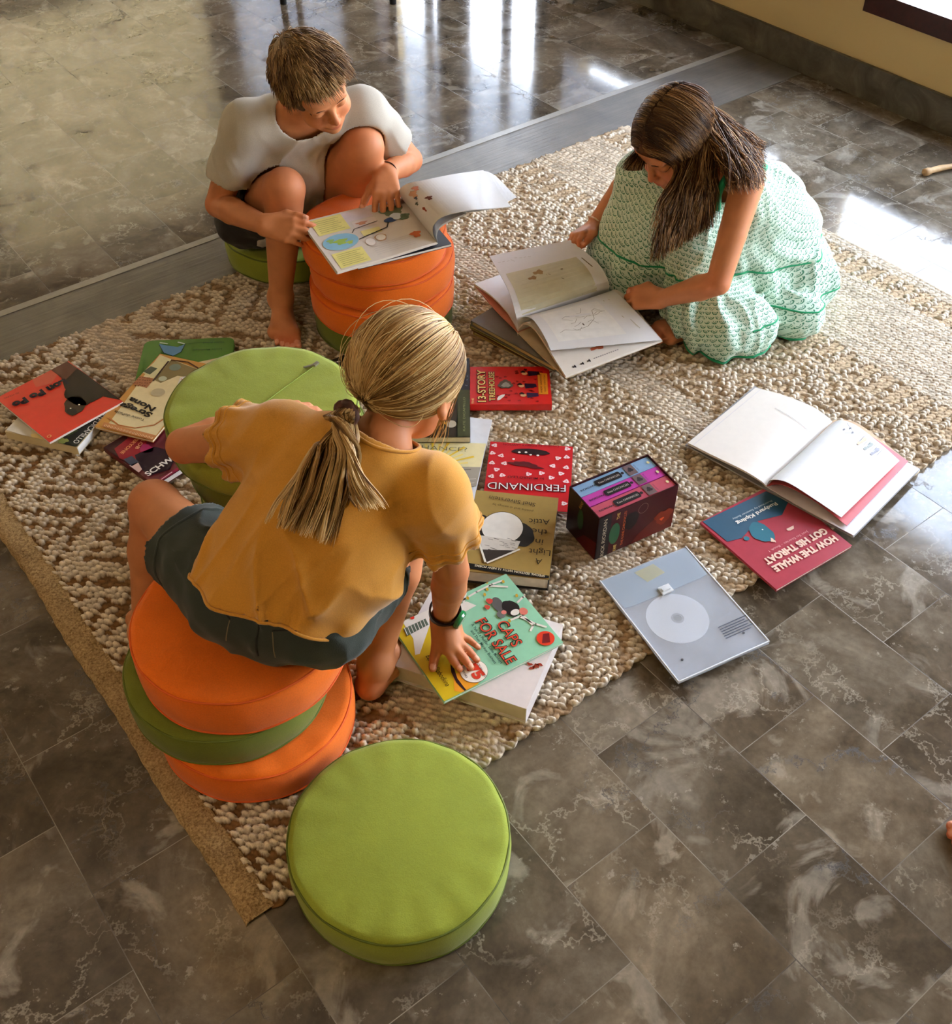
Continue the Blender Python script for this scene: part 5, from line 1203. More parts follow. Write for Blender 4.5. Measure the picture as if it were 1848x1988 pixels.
def add_head(B, c, R, sc=1.0, neck=None, boy=False):
    L = lambda x, y, z: c+R@(np.array([x, y, z])*sc)
    k = 0.012*sc
    B.ell(L(0, -.012, .022), np.array([.070, .088, .074])*sc, R, k)
    B.ell(L(0, .022, -.030), np.array([.056, .058, .062])*sc, R, 0.02*sc)
    B.ell(L(0, .048, -.070), np.array([.034, .030, .024])*sc, R, 0.018*sc)           # jaw
    B.ell(L(0, .068, -.084), np.array([.014, .011, .010])*sc, R, 0.012*sc)           # chin
    B.ell(L(0, .060, .030), np.array([.050, .022, .030])*sc, R, 0.02*sc)             # forehead
    for s in (-1, 1):
        B.ell(L(.032*s, .052, -.036), np.array([.023, .024, .022])*sc, R, 0.016*sc)   # cheeks
        B.ell(L(.029*s, .0915, .000), np.array([.015, .010, .009])*sc, R, 0.012*sc, 's')  # sockets
        B.ell(L(.029*s, .0705, -.002), np.array([.0145, .0115, .0095])*sc, R, 0.004*sc)  # lids
        B.ell(L(.027*s, .077, .017), np.array([.018, .006, .005])*sc, R, 0.012*sc)    # brow
        B.ell(L(.073*s, -.006, -.014), np.array([.007, .017, .026])*sc, R, 0.006*sc)  # ear
        B.ell(L(.081*s, -.002, -.012), np.array([.005, .010, .015])*sc, R, 0.004*sc, 's')
        B.ell(L(.077*s, -.009, -.033), np.array([.005, .007, .008])*sc, R, 0.004*sc)
    B.cap(L(0, .078, .004), L(0, .094, -.028), .0060*sc, .0088*sc, 0.010*sc)          # nose
    for s in (-1, 1): B.ell(L(.0085*s, .0875, -.032), np.array([.0062, .0065, .0052])*sc, R, 0.005*sc)
    B.ell(L(0, .076, -.052), np.array([.020, .012, .012])*sc, R, 0.010*sc)
    B.ell(L(0, .0845, -.0535), np.array([.0160, .0058, .0038])*sc, R, 0.003*sc)       # lips
    B.ell(L(0, .0825, -.0610), np.array([.0138, .0060, .0040])*sc, R, 0.003*sc)
    B.cap(L(-.015, .0892, -.0574), L(.015, .0892, -.0574), .0013*sc, .0013*sc, 0.002, op='s')
    if neck is not None: B.cap(L(0, -.030, -.055), neck, .034*sc, .038*sc, 0.02)
    return L
def add_hand(B, w, d, n, side, L=.135, curls=None, spread=None, thumb=None, tips=None, r0=0.057):
    """n points out of the back of the hand; side +1 left hand, -1 right hand"""
    d = nrm(d); n = nrm(n-d*np.dot(n, d)); l = np.cross(d, n)*side; w = np.asarray(w, float)
    kl = (.175, .060, -.055, -.160); kd = (.50, .53, .50, .44); ln = (.42, .47, .43, .34)
    curls = curls or [(.25, .35, .25)]*4; spread = spread or (.12, .03, -.06, -.16)
    for i in range(4):
        K = w+d*L*kd[i]+l*L*kl[i]
        B.cap(w+l*L*kl[i]*0.55, K, .100*L, .072*L, 0.010, flat=(n, 1.12))
        dd = nrm(d+l*spread[i]); th = 0; p = K; rr = [r0*L, r0*L*0.95, r0*L*0.86, r0*L*0.74]
        if i == 3: rr = [x*0.86 for x in rr]
        for j, fr in enumerate((.44, .31, .25)):
            th += curls[i][j]; q = p+(dd*math.cos(th)-n*math.sin(th))*ln[i]*L*fr
            B.cap(p, q, rr[j], rr[j+1], 0.0022 if j else 0.004); p = q
        if tips is not None: tips.append((p+(dd*math.sin(th)+n*math.cos(th))*rr[3]*0.8, rr[3]))
    t0 = w+d*L*.10+l*L*.10; t1 = w+d*L*.32+l*L*.27-n*L*.06
    td = nrm(thumb) if thumb is not None else nrm(d*.85+l*.45-n*.15)
    B.cap(t0, t1, .105*L, .075*L, 0.010); t2 = t1+nrm(td*0.8+l*0.1)*L*.20; t3 = t2+td*L*.17
    B.cap(t1, t2, .072*L, .064*L, 0.006); B.cap(t2, t3, .064*L, .052*L, 0.003)
    if tips is not None: tips.append((t3+n*.04*L, .05*L))
    return t3
def add_foot(B, ankle, d, side, L=.19, floor=RZ, tips=None, pitch=0.0):
    """side +1: big toe to the left of d (a right foot seen from above)"""
    d = nrm([d[0], d[1], 0]); l = np.array([-d[1], d[0], 0])*side; A_ = np.asarray(ankle, float); up = np.array([0, 0, 1.0])
    hz = floor+.024; H = np.array([A_[0], A_[1], hz])-d*.022; M = np.array([A_[0], A_[1], 0])
    B.cap(A_, H, .030, .024, 0.014); B.cap(A_, H+d*L*.35+up*.014, .028, .020, 0.018)
    bi, bo_ = H+d*L*.60+l*L*.10-up*.004, H+d*L*.52-l*L*.115-up*.006
    B.cap(H, bi, .023, .019, 0.012); B.cap(H, bo_, .022, .017, 0.012); B.cap(H+d*L*.35+up*.016, bi+up*.002, .019, .016, 0.012); B.cap(bi, bo_, .018, .016, 0.012)
    tl = (.115, .065, .018, -.028, -.075); ts = (.26, .25, .225, .195, .165); tr = (.0105, .0078, .0074, .0070, .0066); st = (.60, .62, .605, .58, .55)
    for i in range(5):
        a = H+d*L*st[i]+l*L*tl[i]*1.25-up*.008; b = a+d*L*(ts[i]*0.82)+l*L*(tl[i]*0.10); b[2] = floor+tr[i]*1.02
        B.cap(a, (a+b)/2+up*.002, tr[i]*1.15, tr[i], 0.005); B.cap((a+b)/2+up*.002, b, tr[i], tr[i]*0.98, 0.002)
        if tips is not None: tips.append((b+up*tr[i]*0.9, tr[i]))

SKINM = NB('skin'); _a = SKINM.n('Attribute'); _a.attribute_name = 'Col'; _tc = SKINM.n('TexCoord'); _nz = SKINM.noise(_tc.outputs['Object'], 26, 4, 0.6); _nf = SKINM.noise(_tc.outputs['Object'], 420, 3)
_r = SKINM.ramp(_nz.outputs[0], [(0.3, (0.90, 0.86, 0.84)), (0.7, (1.04, 1.02, 1.0))]); SKINM.l(SKINM.mix(1.0, _a.outputs['Color'], _r.outputs[0], 'MULTIPLY'), SKINM.b.inputs['Base Color'])
SKINM.b.inputs['Roughness'].default_value = 0.55; SKINM.b.inputs['Specular IOR Level'].default_value = 0.32
SKINM.b.inputs['Subsurface Weight'].default_value = 0.0; SKINM.b.inputs['Subsurface Radius'].default_value = (1, .35, .18); SKINM.b.inputs['Subsurface Scale'].default_value = 0.006
SKINM.bump(_nf.outputs[0], 0.08, 0.0006); SKINM = SKINM.m
def skin_col(V, base, tips=(), pink=(), lips=None, nailc=(236, 176, 150)):
    c = np.tile(np.array(lin(base)), (len(V), 1)); P2 = np.array(lin((206, 96, 66)))
    for (p, r, a) in pink:
        w = a*np.exp(-((np.linalg.norm(V-np.asarray(p), axis=1)/r)**2)); c = c*(1-w[:, None])+P2*w[:, None]
    for (p, r) in tips:
        dd = np.linalg.norm(V-p, axis=1); w = 0.30*np.exp(-(dd/(r*3.2))**2); c = c*(1-w[:, None])+P2*w[:, None]
        w = (dd < r*0.92)*0.8; c = c*(1-w[:, None])+np.array(lin(nailc))*w[:, None]
    if lips is not None:
        L, sc = lips; P3 = np.array(lin((184, 84, 66)))
        for x in np.linspace(-.013, .013, 9):
            for z in (-.054, -.0615): w = 0.5*np.exp(-((np.linalg.norm(V-L(x, .091, z), axis=1)/(.0042*sc))**2)); c = c*(1-w[:, None])+P3*w[:, None]
        for s in (-1, 1):
            w = 0.25*np.exp(-((np.linalg.norm(V-L(.034*s, .075, -.032), axis=1)/(.022*sc))**2)); c = c*(1-w[:, None])+P2*w[:, None]
    return np.clip(c, 0, 1)
def strip_on(B, pts, r, mat, name, parent, off=0.0, sides=6, n=8, closed=False):
    q = B.project(catmull(pts, n)); g = 1e-3
    if off:
        gr = np.stack([B.ev(q+np.eye(3)[i]*g)-B.ev(q-np.eye(3)[i]*g) for i in range(3)], 1); gr /= np.linalg.norm(gr, axis=1)[:, None]+1e-9; q = q+gr*off
    V, Fc = tube_mesh(q, r, sides, closed=closed); return mesh_obj(name, V, Fc, mat, parent, smooth=True)

# ------------------------------------------------------------------ hair
def hair_mat(name, rough=0.42, spec=0.55):
    B = NB(name); a = B.n('Attribute'); a.attribute_name = 'Col'; B.l(a.outputs['Color'], B.b.inputs['Base Color'])
    B.b.inputs['Roughness'].default_value = rough; B.b.inputs['Specular IOR Level'].default_value = spec; return B.m
def strands_mesh(name, paths, rad, cols, mat, parent, sides=3, taper=0.35, kind=None):
    """paths (N,K,3); cols (N,3) or (N,K,3)"""
    N, K, _ = paths.shape; t = np.gradient(paths, axis=1); t /= np.linalg.norm(t, axis=2)[..., None]+1e-9
    ref = np.array([0.31, 0.52, 0.79]); u = np.cross(t, ref); u /= np.linalg.norm(u, axis=2)[..., None]+1e-9; v = np.cross(t, u)
    k = np.linspace(0, 1, K); rr = (rad if np.isscalar(rad) else rad[:, None])*(1-(1-taper)*k**3)[None] if np.isscalar(rad) is False else rad*(1-(1-taper)*k**3)[None]*np.ones((N, 1))
    an = np.linspace(0, 2*np.pi, sides, endpoint=False)
    V = paths[:, :, None]+rr[..., None, None]*(u[:, :, None]*np.cos(an)[None, None, :, None]+v[:, :, None]*np.sin(an)[None, None, :, None])
    idx = np.arange(N*K*sides).reshape(N, K, sides); a = idx[:, :-1]; b = idx[:, 1:]
    Fq = np.stack([a, np.roll(a, -1, 2), np.roll(b, -1, 2), b], -1).reshape(-1, 4)
    c = cols if cols.ndim == 3 else np.repeat(cols[:, None], K, 1); c = np.repeat(c[:, :, None], sides, 2).reshape(-1, 3)
    return mesh_obj(name, V.reshape(-1, 3), Fq, mat, parent, smooth=True, col=np.clip(c, 0, 1), kind=kind)
def grow(roots, dirs, steps, step, colliders, grav=0.15, stiff=0.75, comb=None, jit=0.0, seed=0, gdir=(0, 0, -1)):
    rs = np.random.RandomState(seed); p = roots.copy(); d = dirs/np.linalg.norm(dirs, axis=1)[:, None]; out = [p.copy()]; G = np.array(gdir, float)
    w1 = rs.randn(len(p), 3)*jit
    for i in range(steps):
        nd = d*stiff+G*grav+w1*math.sin(i*0.7+0.5)
        if comb is not None: nd = nd+comb(p, i)
        nd /= np.linalg.norm(nd, axis=1)[:, None]+1e-9; q = p+nd*(step if np.isscalar(step) else step[:, None])
        for (c, R, rad) in colliders:
            l = (q-c)@R/rad; m = np.linalg.norm(l, axis=1); ins = m < 1
            if ins.any(): l[ins] = l[ins]/m[ins][:, None]; q[ins] = c+(l[ins]*rad)@R.T
        d = q-p; d /= np.linalg.norm(d, axis=1)[:, None]+1e-9; p = q; out.append(p.copy())
    return np.stack(out, 1)
def scalp_roots(n, c, R, rad, keep, seed=0):
    rs = np.random.RandomState(seed); v = rs.randn(n*4, 3); v /= np.linalg.norm(v, axis=1)[:, None]; v = v[keep(v)][:n]
    return v, c+(v*rad)@R.T
def streak(P_, cols, seed=1, sc=70, amp=0.25):
    a = vnoise(P_, sc, seed)*0.5+vnoise(P_, sc*0.3, seed+3)*0.5; r = np.random.RandomState(seed).rand(len(P_))*0.5-0.25
    t = np.clip(0.5+a*1.1+r, 0, 1)*(len(cols)-1); i = np.clip(t.astype(int), 0, len(cols)-2); f = (t-i)[:, None]; C_ = np.array([lin(c) for c in cols]); return C_[i]*(1-f)+C_[i+1]*f
# ================================================================== the three children
def V3(*a): return np.array(a, float)
def thick(ob, t=.003):
    m = ob.modifiers.new('thickness', 'SOLIDIFY'); m.thickness = t; m.offset = -1; return ob
def ridge(P_, sc, seed): return (1-np.abs(vnoise(P_, sc, seed)))**3
def strip_cast(B, pts, d, r_, mat, name, par, n=8):
    d = nrm(d); q = np.array([B.cast(p-d*.12, d, .3) for p in catmull(pts, n)]); V, Fc = tube_mesh(q, r_, 6); return mesh_obj(name, V, Fc, mat, par, smooth=True)
def bare(B):
    q = Solid(); q.p = [x for x in B.p if x[3] != 's']; return q
def person(name_label, loc): return thing('person', name_label, 'person', loc)

# ------------------------------------------------------------------ blonde girl, back to the photographer
def girl_blonde():
    pel, che, nek = V3(-.305, 1.075, .350), V3(-.220, 1.120, .480), V3(-.140, 1.165, .570)
    shL, shR = V3(-.295, 1.215, .545), V3(-.062, 1.125, .515)
    elL, haL = V3(-.485, 1.325, .428), V3(-.335, 1.425, .415)
    elR, wrR = V3(-.040, 1.150, .315), V3(-.056, 1.215, .125)
    hipL, hipR = V3(-.375, 1.085, .335), V3(-.235, 1.045, .335); knL, anL = V3(-.552, 1.300, .315), V3(-.600, 1.212, .075)
    knR, anR = V3(-.115, 1.285, .290), V3(-.178, 1.140, .078)
    hc = V3(-.100, 1.250, .626); HR = frame_of((.48, .72, -.50), (.22, .45, .87))
    root = person('blonde girl with a ponytail in a mustard top and denim shorts, seated back to us', (pel[0], pel[1], 0.255))
    X = nrm(shR-shL); Z = nrm(nek-pel); Z = nrm(Z-X*(Z@X)); Y = np.cross(Z, X)
    tips = []; B = Solid()
    B.chain([pel, che, nek], [.080, .082, .045], 0.03, flat=(Y, 1.35)); B.cap(shL, shR, .038, .038, 0.03)
    L = add_head(B, hc, HR, .97, neck=nek+V3(.0, .0, .005))
    B.chain([shL, (shL+elL)/2, elL], [.038, .033, .029], 0.004); wL = elL+(haL-elL)*0.80; B.chain([elL, elL+(haL-elL)*.3, wL], [.029, .031, .021], 0.004)
    add_hand(B, wL, haL-elL, (-.3, -.1, 1), 1, .13, [(.35, .5, .4)]*4, tips=tips)
    B.chain([shR, (shR+elR)/2, elR], [.038, .032, .029], 0.004); B.chain([elR, elR+(wrR-elR)*.35, wrR], [.029, .0300, .0205], 0.004)
    # right hand spread flat on the mint book
    hd = nrm(V3(.30, -.62, -.28)); hn = nrm(V3(.10, -.25, .9))
    curls = [(.30, .10, .02), (.34, .08, .02), (.32, .08, .02), (.22, .10, .04)]
    tz = .069+.007
    wz = wrR
    # knuckles and fingertips laid out on the cover
    kn = [P(868, 1262, tz+.022), P(881, 1256, tz+.024), P(890, 1246, tz+.022), P(891, 1232, tz+.018)]
    pal0 = [wz+V3(-.008, -.004, -.006), wz+V3(-.002, -.006, -.006), wz+V3(.005, -.004, -.006), wz+V3(.010, .002, -.006)]
    for a, b, ra in zip(pal0, kn, (.0125, .0130, .0125, .0115)): B.cap(a, b, .0165, ra*.82, 0.010)
    fing = [(kn[0], P(880, 1282, tz+.011), P(893, 1299, tz-.001), .0080), (kn[1], P(900, 1277, tz+.012), P(914, 1296, tz-.001), .0083),
            (kn[2], P(909, 1263, tz+.011), P(926, 1281, tz-.001), .0079), (kn[3], P(910, 1242, tz+.008), P(929, 1257, tz-.001), .0070)]
    for a, m_, b, rr in fing:
        B.cap(a, m_, rr*1.05, rr*.97, 0.003); B.cap(m_, b, rr*.97, rr*.78, 0.0015); tips.append((b+V3(0, 0, .0055), rr*.72))
    t0, t1, t2, t3 = wz+V3(-.010, -.010, -.010), P(849, 1258, tz+.016), P(843, 1277, tz+.008), P(840, 1297, tz)
    B.cap(t0, t1, .016, .0110, 0.010); B.cap(t1, t2, .0105, .0092, 0.005); B.cap(t2, t3, .0092, .0076, 0.002); tips.append((t3+V3(0, -.002, .006), .006))
    # legs and feet
    B.chain([hipL, hipL+(knL-hipL)*.5, knL], [.066, .056, .041], 0.02); B.chain([knL, knL+(anL-knL)*.35, anL], [.041, .038, .024], 0.016)
    B.chain([hipR, hipR+(knR-hipR)*.5, knR], [.066, .056, .041], 0.02); B.chain([knR, knR+(anR-knR)*.35, anR], [.041, .038, .025], 0.016)
    add_foot(B, anL, (-.30, .95), -1, .185, tips=tips); add_foot(B, anR, (.50, .86), 1, .185, tips=tips)
    V, Fq = B.mesh(0.0027)
    col = skin_col(V, (196, 130, 86), tips, pink=[(knL, .045, .30), (elL, .035, .35), (elR, .03, .3), (anR+V3(0, -.02, -.04), .03, .35), (L(.04, .05, -.04), .03, .3), (L(0, -.02, -.08), .04, .25)], lips=(L, 1.0))
    mesh_obj('body', V, Fq, SKINM, root, smooth=True, col=col)
    # mustard top
    T = Solid(); fl2 = (Y, 1.22)
    hem = pel+Z*.005; mid = pel+(nek-pel)*.42
    T.cap(hem-Z*.09, mid, .146, .134, 0.03, flat=(Y, 1.20)); T.cap(mid, che+Z*.045, .132, .108, 0.03, flat=(Y, 1.40))
    T.cap(shL+X*.012-Z*.008, shR-X*.012-Z*.006, .056, .056, 0.03); T.cap(che+Z*.03, nek-Z*.012, .075, .052, 0.03)
    aL, aR = nrm(elL-shL), nrm(elR-shR); eL, eR = shL+aL*.092, shR+aR*.098
    T.cap(shL-aL*.005, eL+aL*.05, .050, .060, 0.03); T.cap(shR-aR*.005, eR+aR*.05, .050, .060, 0.03)
    def folds(P_):
        q = P_-pel; x, y, z = q@X, q@Y, q@Z; w = np.clip((0.30-z)/0.30, 0.15, 1)
        a = ridge(np.stack([x*15+z*7, y*5, z*4.0-x*5], 1), 1.0, 21)*.020-.007+ridge(np.stack([x*36-z*14, y*12, z*9], 1), 1.0, 23)*.007
        b = .0042*np.sin(x*52+z*16+3*vnoise(P_, 9, 4))*np.clip(1-np.abs(z-.02)/.10, 0, 1)
        dL, dR = np.linalg.norm(P_-eL, axis=1), np.linalg.norm(P_-eR, axis=1)
        def ruf(P_, c, ax, d):
            u_ = nrm(np.cross(ax, Z)); v_ = np.cross(ax, u_); t = np.arctan2((P_-c)@v_, (P_-c)@u_); return .0050*np.sin(t*9)*np.clip(1-np.abs((P_-c)@ax+.005)/.045, 0, 1)*(d < .09)
        return -(a*w+b)+ruf(P_, eL, aL, dL)+ruf(P_, eR, aR, dR)
    T.disp(folds); T.shell(.0055)
    T.half(eL, aL, .003, eL+aL*.075, .085); T.half(eR, aR, .003, eR+aR*.075, .085)
    hx = .0
    T.p.append((lambda P_: -((P_-(pel-Z*.004))@(-Z)+.006*np.sin(((P_-pel)@X)*38)+.10*((P_-pel)@X)**2/.1*0), pel, 1e3, 's', .003))
    T.ell(nek+Z*.030+Y*.006, (.060, .052, .034), np.stack([X, Y, Z], 1), 0.006, 's')
    V, Fq = T.mesh(0.0033)
    MUST = cloth('mustard_cotton', (206, 146, 54), 1100, 0.85, 0.3, 0.05, 0.2)
    tee = thick(mesh_obj('top', V, Fq, MUST, root, smooth=True)); T0 = bare(T)
    # sleeve turn-ups and neckline
    def ring(Bs, c, ax, r, rad, nm, par, mat, wav=0.0, nw=9, ref=None):
        u_ = nrm(np.cross(ax, Z)); v_ = np.cross(ax, u_); q = []
        for t in np.linspace(0, 2*np.pi, 72, endpoint=False): q.append(c+(u_*math.cos(t)+v_*math.sin(t))*(r+wav*math.sin(nw*t)))
        q = Bs.project(np.array(q), 5) if Bs is not None else np.array(q)
        V, Fc = tube_mesh(q, rad, 6, closed=True); return mesh_obj(nm, V, Fc, mat, par, smooth=True)
    for e_, x_ in ((eL, aL), (eR, aR)):
        ring(T0, e_-x_*.002, x_, .058, .0030, 'sleeve_cuff', tee, MUST); ring(T0, e_-x_*.016, x_, .058, .0018, 'sleeve_seam', tee, MUST)
    nb = nek+Z*.012; q = [nb+X*.056*math.cos(t)+Y*.048*math.sin(t)+Z*(.004*math.cos(2*t)) for t in np.linspace(0, 2*np.pi, 60, endpoint=False)]
    V, Fc = tube_mesh(T0.project(np.array(q), 4), .0030, 6, closed=True); mesh_obj('neckband', V, Fc, MUST, tee, smooth=True)
    def hemring(Bs, c, ax, rr, rad_, nm, par, mat, wav=None):
        u_ = nrm(np.cross(ax, (0.3, 0.9, 0.1))); v_ = np.cross(ax, u_); q = []
        for t in np.linspace(0, 2*np.pi, 110, endpoint=False):
            d_ = u_*math.cos(t)+v_*math.sin(t); p0_ = Bs.cast(c+d_*rr, -d_, rr); c2 = c+(0 if wav is None else wav(p0_-pel)); q.append(Bs.cast(c2+d_*rr, -d_, rr))
        V, Fc = tube_mesh(np.array(q), rad_, 6, closed=True); return mesh_obj(nm, V, Fc, mat, par, smooth=True)
    hemring(T0, pel-Z*.0035, Z, .24, .0028, 'hem', tee, MUST, lambda d_: Z*(.006*math.sin((d_@X)*38)))
    # denim shorts
    D = Solid(); tL, tR = nrm(knL-hipL), nrm(knR-hipR); oL, oR = hipL+tL*.125, hipR+tR*.125
    D.ell(pel+Z*.0-Y*.002-V3(0, 0, .016), (.118, .092, .092), np.stack([X, Y, Z], 1), .02); D.cap(hipL, oL+tL*.05, .082, .074, .03); D.cap(hipR, oR+tR*.05, .082, .070, .03)
    D.cap(pel, pel+Z*.06, .106, .094, .02, flat=(Y, 1.35))
    D.disp(lambda P_: -(ridge(P_+0, 22, 31)*.0070+vnoise(P_+0, 45, 33)*.0015+.0050*np.sin(((P_-hipL)@tL)*95+2.5*vnoise(P_, 14, 8))*np.clip(1-np.linalg.norm(P_-oL+tL*.03, axis=1)/.11, 0, 1)))
    D.shell(.006); D.half(oL, tL, .003, oL+tL*.09, .10); D.half(oR, tR, .003, oR+tR*.09, .10); D.half(pel+Z*.075, Z, .004)
    V, Fq = D.mesh(0.0035); DEN = cloth('dark_grey_denim', (58, 66, 62), 1500, 0.8, 0.15, 0.16, 0.5)
    sh = thick(mesh_obj('shorts', V, Fq, DEN, root, smooth=True)); D = bare(D)
    DS = plain('denim_seam', (34, 38, 38), 0.85); DT = plain('denim_stitch', (128, 116, 92), 0.8)
    S0 = lambda x, y, z: pel+X*x+Y*y+Z*z
    hemring(bare(D), oL-tL*.002, tL, .14, .0030, 'leg_hem', sh, DEN); hemring(bare(D), oR-tR*.002, tR, .13, .0030, 'leg_hem', sh, DEN)
    D0 = bare(D); dn = nrm(Y*.75-V3(0, 0, 0.75))
    for pts, r, m, nm in (([S0(.01, -.12, .07), S0(.012, -.13, .0), S0(.012, -.12, -.05)], .0019, DS, 'centre_seam'), ([S0(-.105, -.06, .030), S0(-.05, -.11, .034), S0(.02, -.12, .034), S0(.09, -.09, .032)], .0022, DS, 'waistband_seam'),
                          ([S0(-.090, -.09, .005), S0(-.060, -.10, -.004), S0(-.035, -.12, -.012)], .0017, DS, 'back_pocket'), ([S0(.035, -.12, -.004), S0(.065, -.10, -.002), S0(.095, -.09, .004)], .0017, DS, 'back_pocket'),
                          ([S0(.035, -.12, -.006), S0(.040, -.115, -.045)], .0011, DT, 'pocket_stitch'), ([S0(-.035, -.12, -.014), S0(-.040, -.115, -.050)], .0011, DT, 'pocket_stitch')):
        strip_cast(D0, pts, dn, r, m, nm, sh)
    # hair: combed back to a tie, then a loose tail over the back
    HB = Solid(); HB.ell(L(0, -.012, .024), V3(.077, .095, .081), HR, .02); HB.ell(L(0, .085, -.045), (.070, .055, .075), HR, .02, 's'); HB.ell(L(0, .0, -.105), (.09, .12, .055), HR, .02, 's')
    V, Fq = HB.mesh(0.004); HM = hair_mat('blonde_hair', .46, .32); BL = [(112, 80, 42), (160, 122, 70), (196, 160, 104), (222, 194, 142)]
    hair = mesh_obj('hair', V, Fq, HM, root, smooth=True, col=streak(V, BL[:3], 5, 60)*0.8)
    tie = V3(-.178, 1.160, .640); tl = nrm((tie-L(0, -.012, .024))@HR/V3(.079, .097, .083)); cen = L(0, -.012, .024); rs = np.random.RandomState(3)
    keep = lambda v: (v[:, 2] > -.62+.25*(v[:, 1] > 0)) & ~((v[:, 1] > .50) & (v[:, 2] < .30)) & ~((v[:, 1] > .15) & (v[:, 2] < -.18))
    v0, _ = scalp_roots(3400, cen, HR, V3(1, 1, 1), keep, 4)
    N = len(v0); t = np.linspace(0, 1, 16); om = np.arccos(np.clip(v0@tl, -1, 1))[:, None]
    tt = t[None]*(1.0-0.10/np.maximum(om, .3))
    sl = (np.sin((1-tt)*om)[..., None]*v0[:, None]+np.sin(tt*om)[..., None]*tl)/np.sin(om)[..., None]; sl /= np.linalg.norm(sl, axis=2)[..., None]
    lift = (1+.010+.042*rs.rand(N, 1)*np.sin(np.pi*t)[None]+.012*vnoise(v0*6, 1.0, 2)[:, None]); rad = V3(.079, .097, .083)
    side = np.cross(v0, tl); sl = sl+side[:, None]*(.06*np.sin(np.pi*t)[None, :, None]*vnoise(v0*4, 1.0, 12)[:, None, None])
    pa = cen+((sl*rad)*lift[..., None])@HR.T
    cl = streak(v0*.09, BL, 7, 90); sun_ = np.ones(16)
    cl3 = np.repeat(cl[:, None], 16, 1)*(0.88+.24*np.sin(t*3+1))[None, :, None]
    strands_mesh('combed_strands', pa, .0011, cl3, HM, hair)
    fs = np.random.RandomState(44).permutation(N)[:90]; fly = pa[fs].copy(); kk = np.sin(np.pi*t)[None, :, None]; rn = np.random.RandomState(45)
    fly = cen+(fly-cen)*(1+kk*(.03+.03*rn.rand(len(fs), 1, 1)))+kk*rn.randn(len(fs), 1, 3)*.006; strands_mesh('stray_hairs', fly, .0006, np.tile(np.array(lin((214, 184, 128))), (len(fs), 1)), HM, hair)
    def tail(nm, guide, n, w0, w1, thick, seed, rad_, cols, sd=(0, 0, 1), wav=.004, tmin=.72):
        g = catmull(guide, 6); rs = np.random.RandomState(seed); K = 22; d_ = np.concatenate([[0], np.cumsum(np.linalg.norm(np.diff(g, axis=0), axis=1))]); d_ /= d_[-1]
        tg = np.gradient(g, axis=0); tg /= np.linalg.norm(tg, axis=1)[:, None]; bn = np.cross(tg, np.array(sd, float)); bn /= np.linalg.norm(bn, axis=1)[:, None]+1e-9; nn_ = np.cross(bn, tg)
        e = tmin+(1.0-tmin)*rs.rand(n)**.7; u = rs.rand(n)*2-1; vv = (rs.rand(n)*2-1)*np.sqrt(np.clip(1-u*u, 0.1, 1)); k = np.linspace(0, 1, K)
        s_ = e[:, None]*k[None]; pos = np.stack([np.interp(s_, d_, g[:, i]) for i in range(3)], -1); B_ = np.stack([np.interp(s_, d_, bn[:, i]) for i in range(3)], -1); N_ = np.stack([np.interp(s_, d_, nn_[:, i]) for i in range(3)], -1)
        cu = np.round(u*6)/6; u2 = u+(cu-u)*0.30
        W_ = w0+(w1-w0)*s_**.8; pos = pos+B_*(W_*u2[:, None]*(1+.12*np.sin(5*s_+cu[:, None]*9)))[..., None]+N_*((thick*vv)[:, None]*(.5+.5*s_))[..., None]
        pos = pos+B_*(wav*np.sin(s_*7+cu[:, None]*12+seed)*s_)[..., None]
        c = streak(np.stack([u2*.05, vv*.02, u*0], 1), cols, seed, 120); c = np.repeat(c[:, None], K, 1)*(0.80+.35*s_[..., None])
        return strands_mesh(nm, pos, rad_, c, HM, hair)
    gd = [tie+V3(.004, .004, 0), tie+V3(-.012, -.022, .004), P(660, 862, .622), P(640, 930, .588), P(616, 995, .556), P(596, 1046, .530)]
    tail('ponytail', gd, 2000, .014, .062, .017, 5, .00115, BL, (0.2, 0.8, 0.5), tmin=.50)
    tail('ponytail_wisps', [tie+V3(.0, -.012, .0), P(680, 860, .630), P(690, 930, .600), P(722, 990, .560)], 420, .010, .036, .008, 9, .0010, BL, (0.2, 0.8, 0.5))
    tail('ponytail_wisps', [tie+V3(-.0, -.012, .0), P(640, 850, .625), P(590, 950, .575), P(556, 1020, .535)], 240, .008, .024, .006, 10, .0010, BL, (0.2, 0.8, 0.5))
    # loose lock by the cheek
    tail('loose_lock', [L(.062, .048, .02), P(868, 800, .600), P(858, 835, .570), P(842, 868, .545)], 36, .004, .012, .004, 14, .0007, BL[1:], (0, 1, 0))
    q = [tie+V3(-.004, -.008, .002)+(nrm(np.cross(tie-hc, (0, 0, 1)))*math.cos(a)+V3(.2, .5, .8)*math.sin(a)*0.9)*.0150*(1+.1*math.sin(5*a)) for a in np.linspace(0, 2*np.pi, 40, endpoint=False)]
    V, Fc = tube_mesh(q, .0075, 8, closed=True); mesh_obj('hair_tie', V, Fc, plain('brown_patterned_band', (84, 50, 40), 0.7, noise=0.4), hair, smooth=True)
    # green watch on the right wrist
    wa = nrm(wrR-elR); wc = wrR-wa*.012; u_ = nrm(np.cross(wa, (0, 1, 0.2))); v_ = np.cross(wa, u_)
    V, Fc = [], []
    n_ = 48
    for i in range(n_):
        a = 2*np.pi*i/n_; dr = u_*math.cos(a)+v_*math.sin(a)
        for (r_, h_) in ((.0255, -.008), (.0290, -.008), (.0290, .008), (.0255, .008)): V.append(wc+dr*r_+wa*h_)
    for i in range(n_):
        j = (i+1) % n_
        for k in range(4): Fc.append((i*4+k, i*4+(k+1) % 4, j*4+(k+1) % 4, j*4+k))
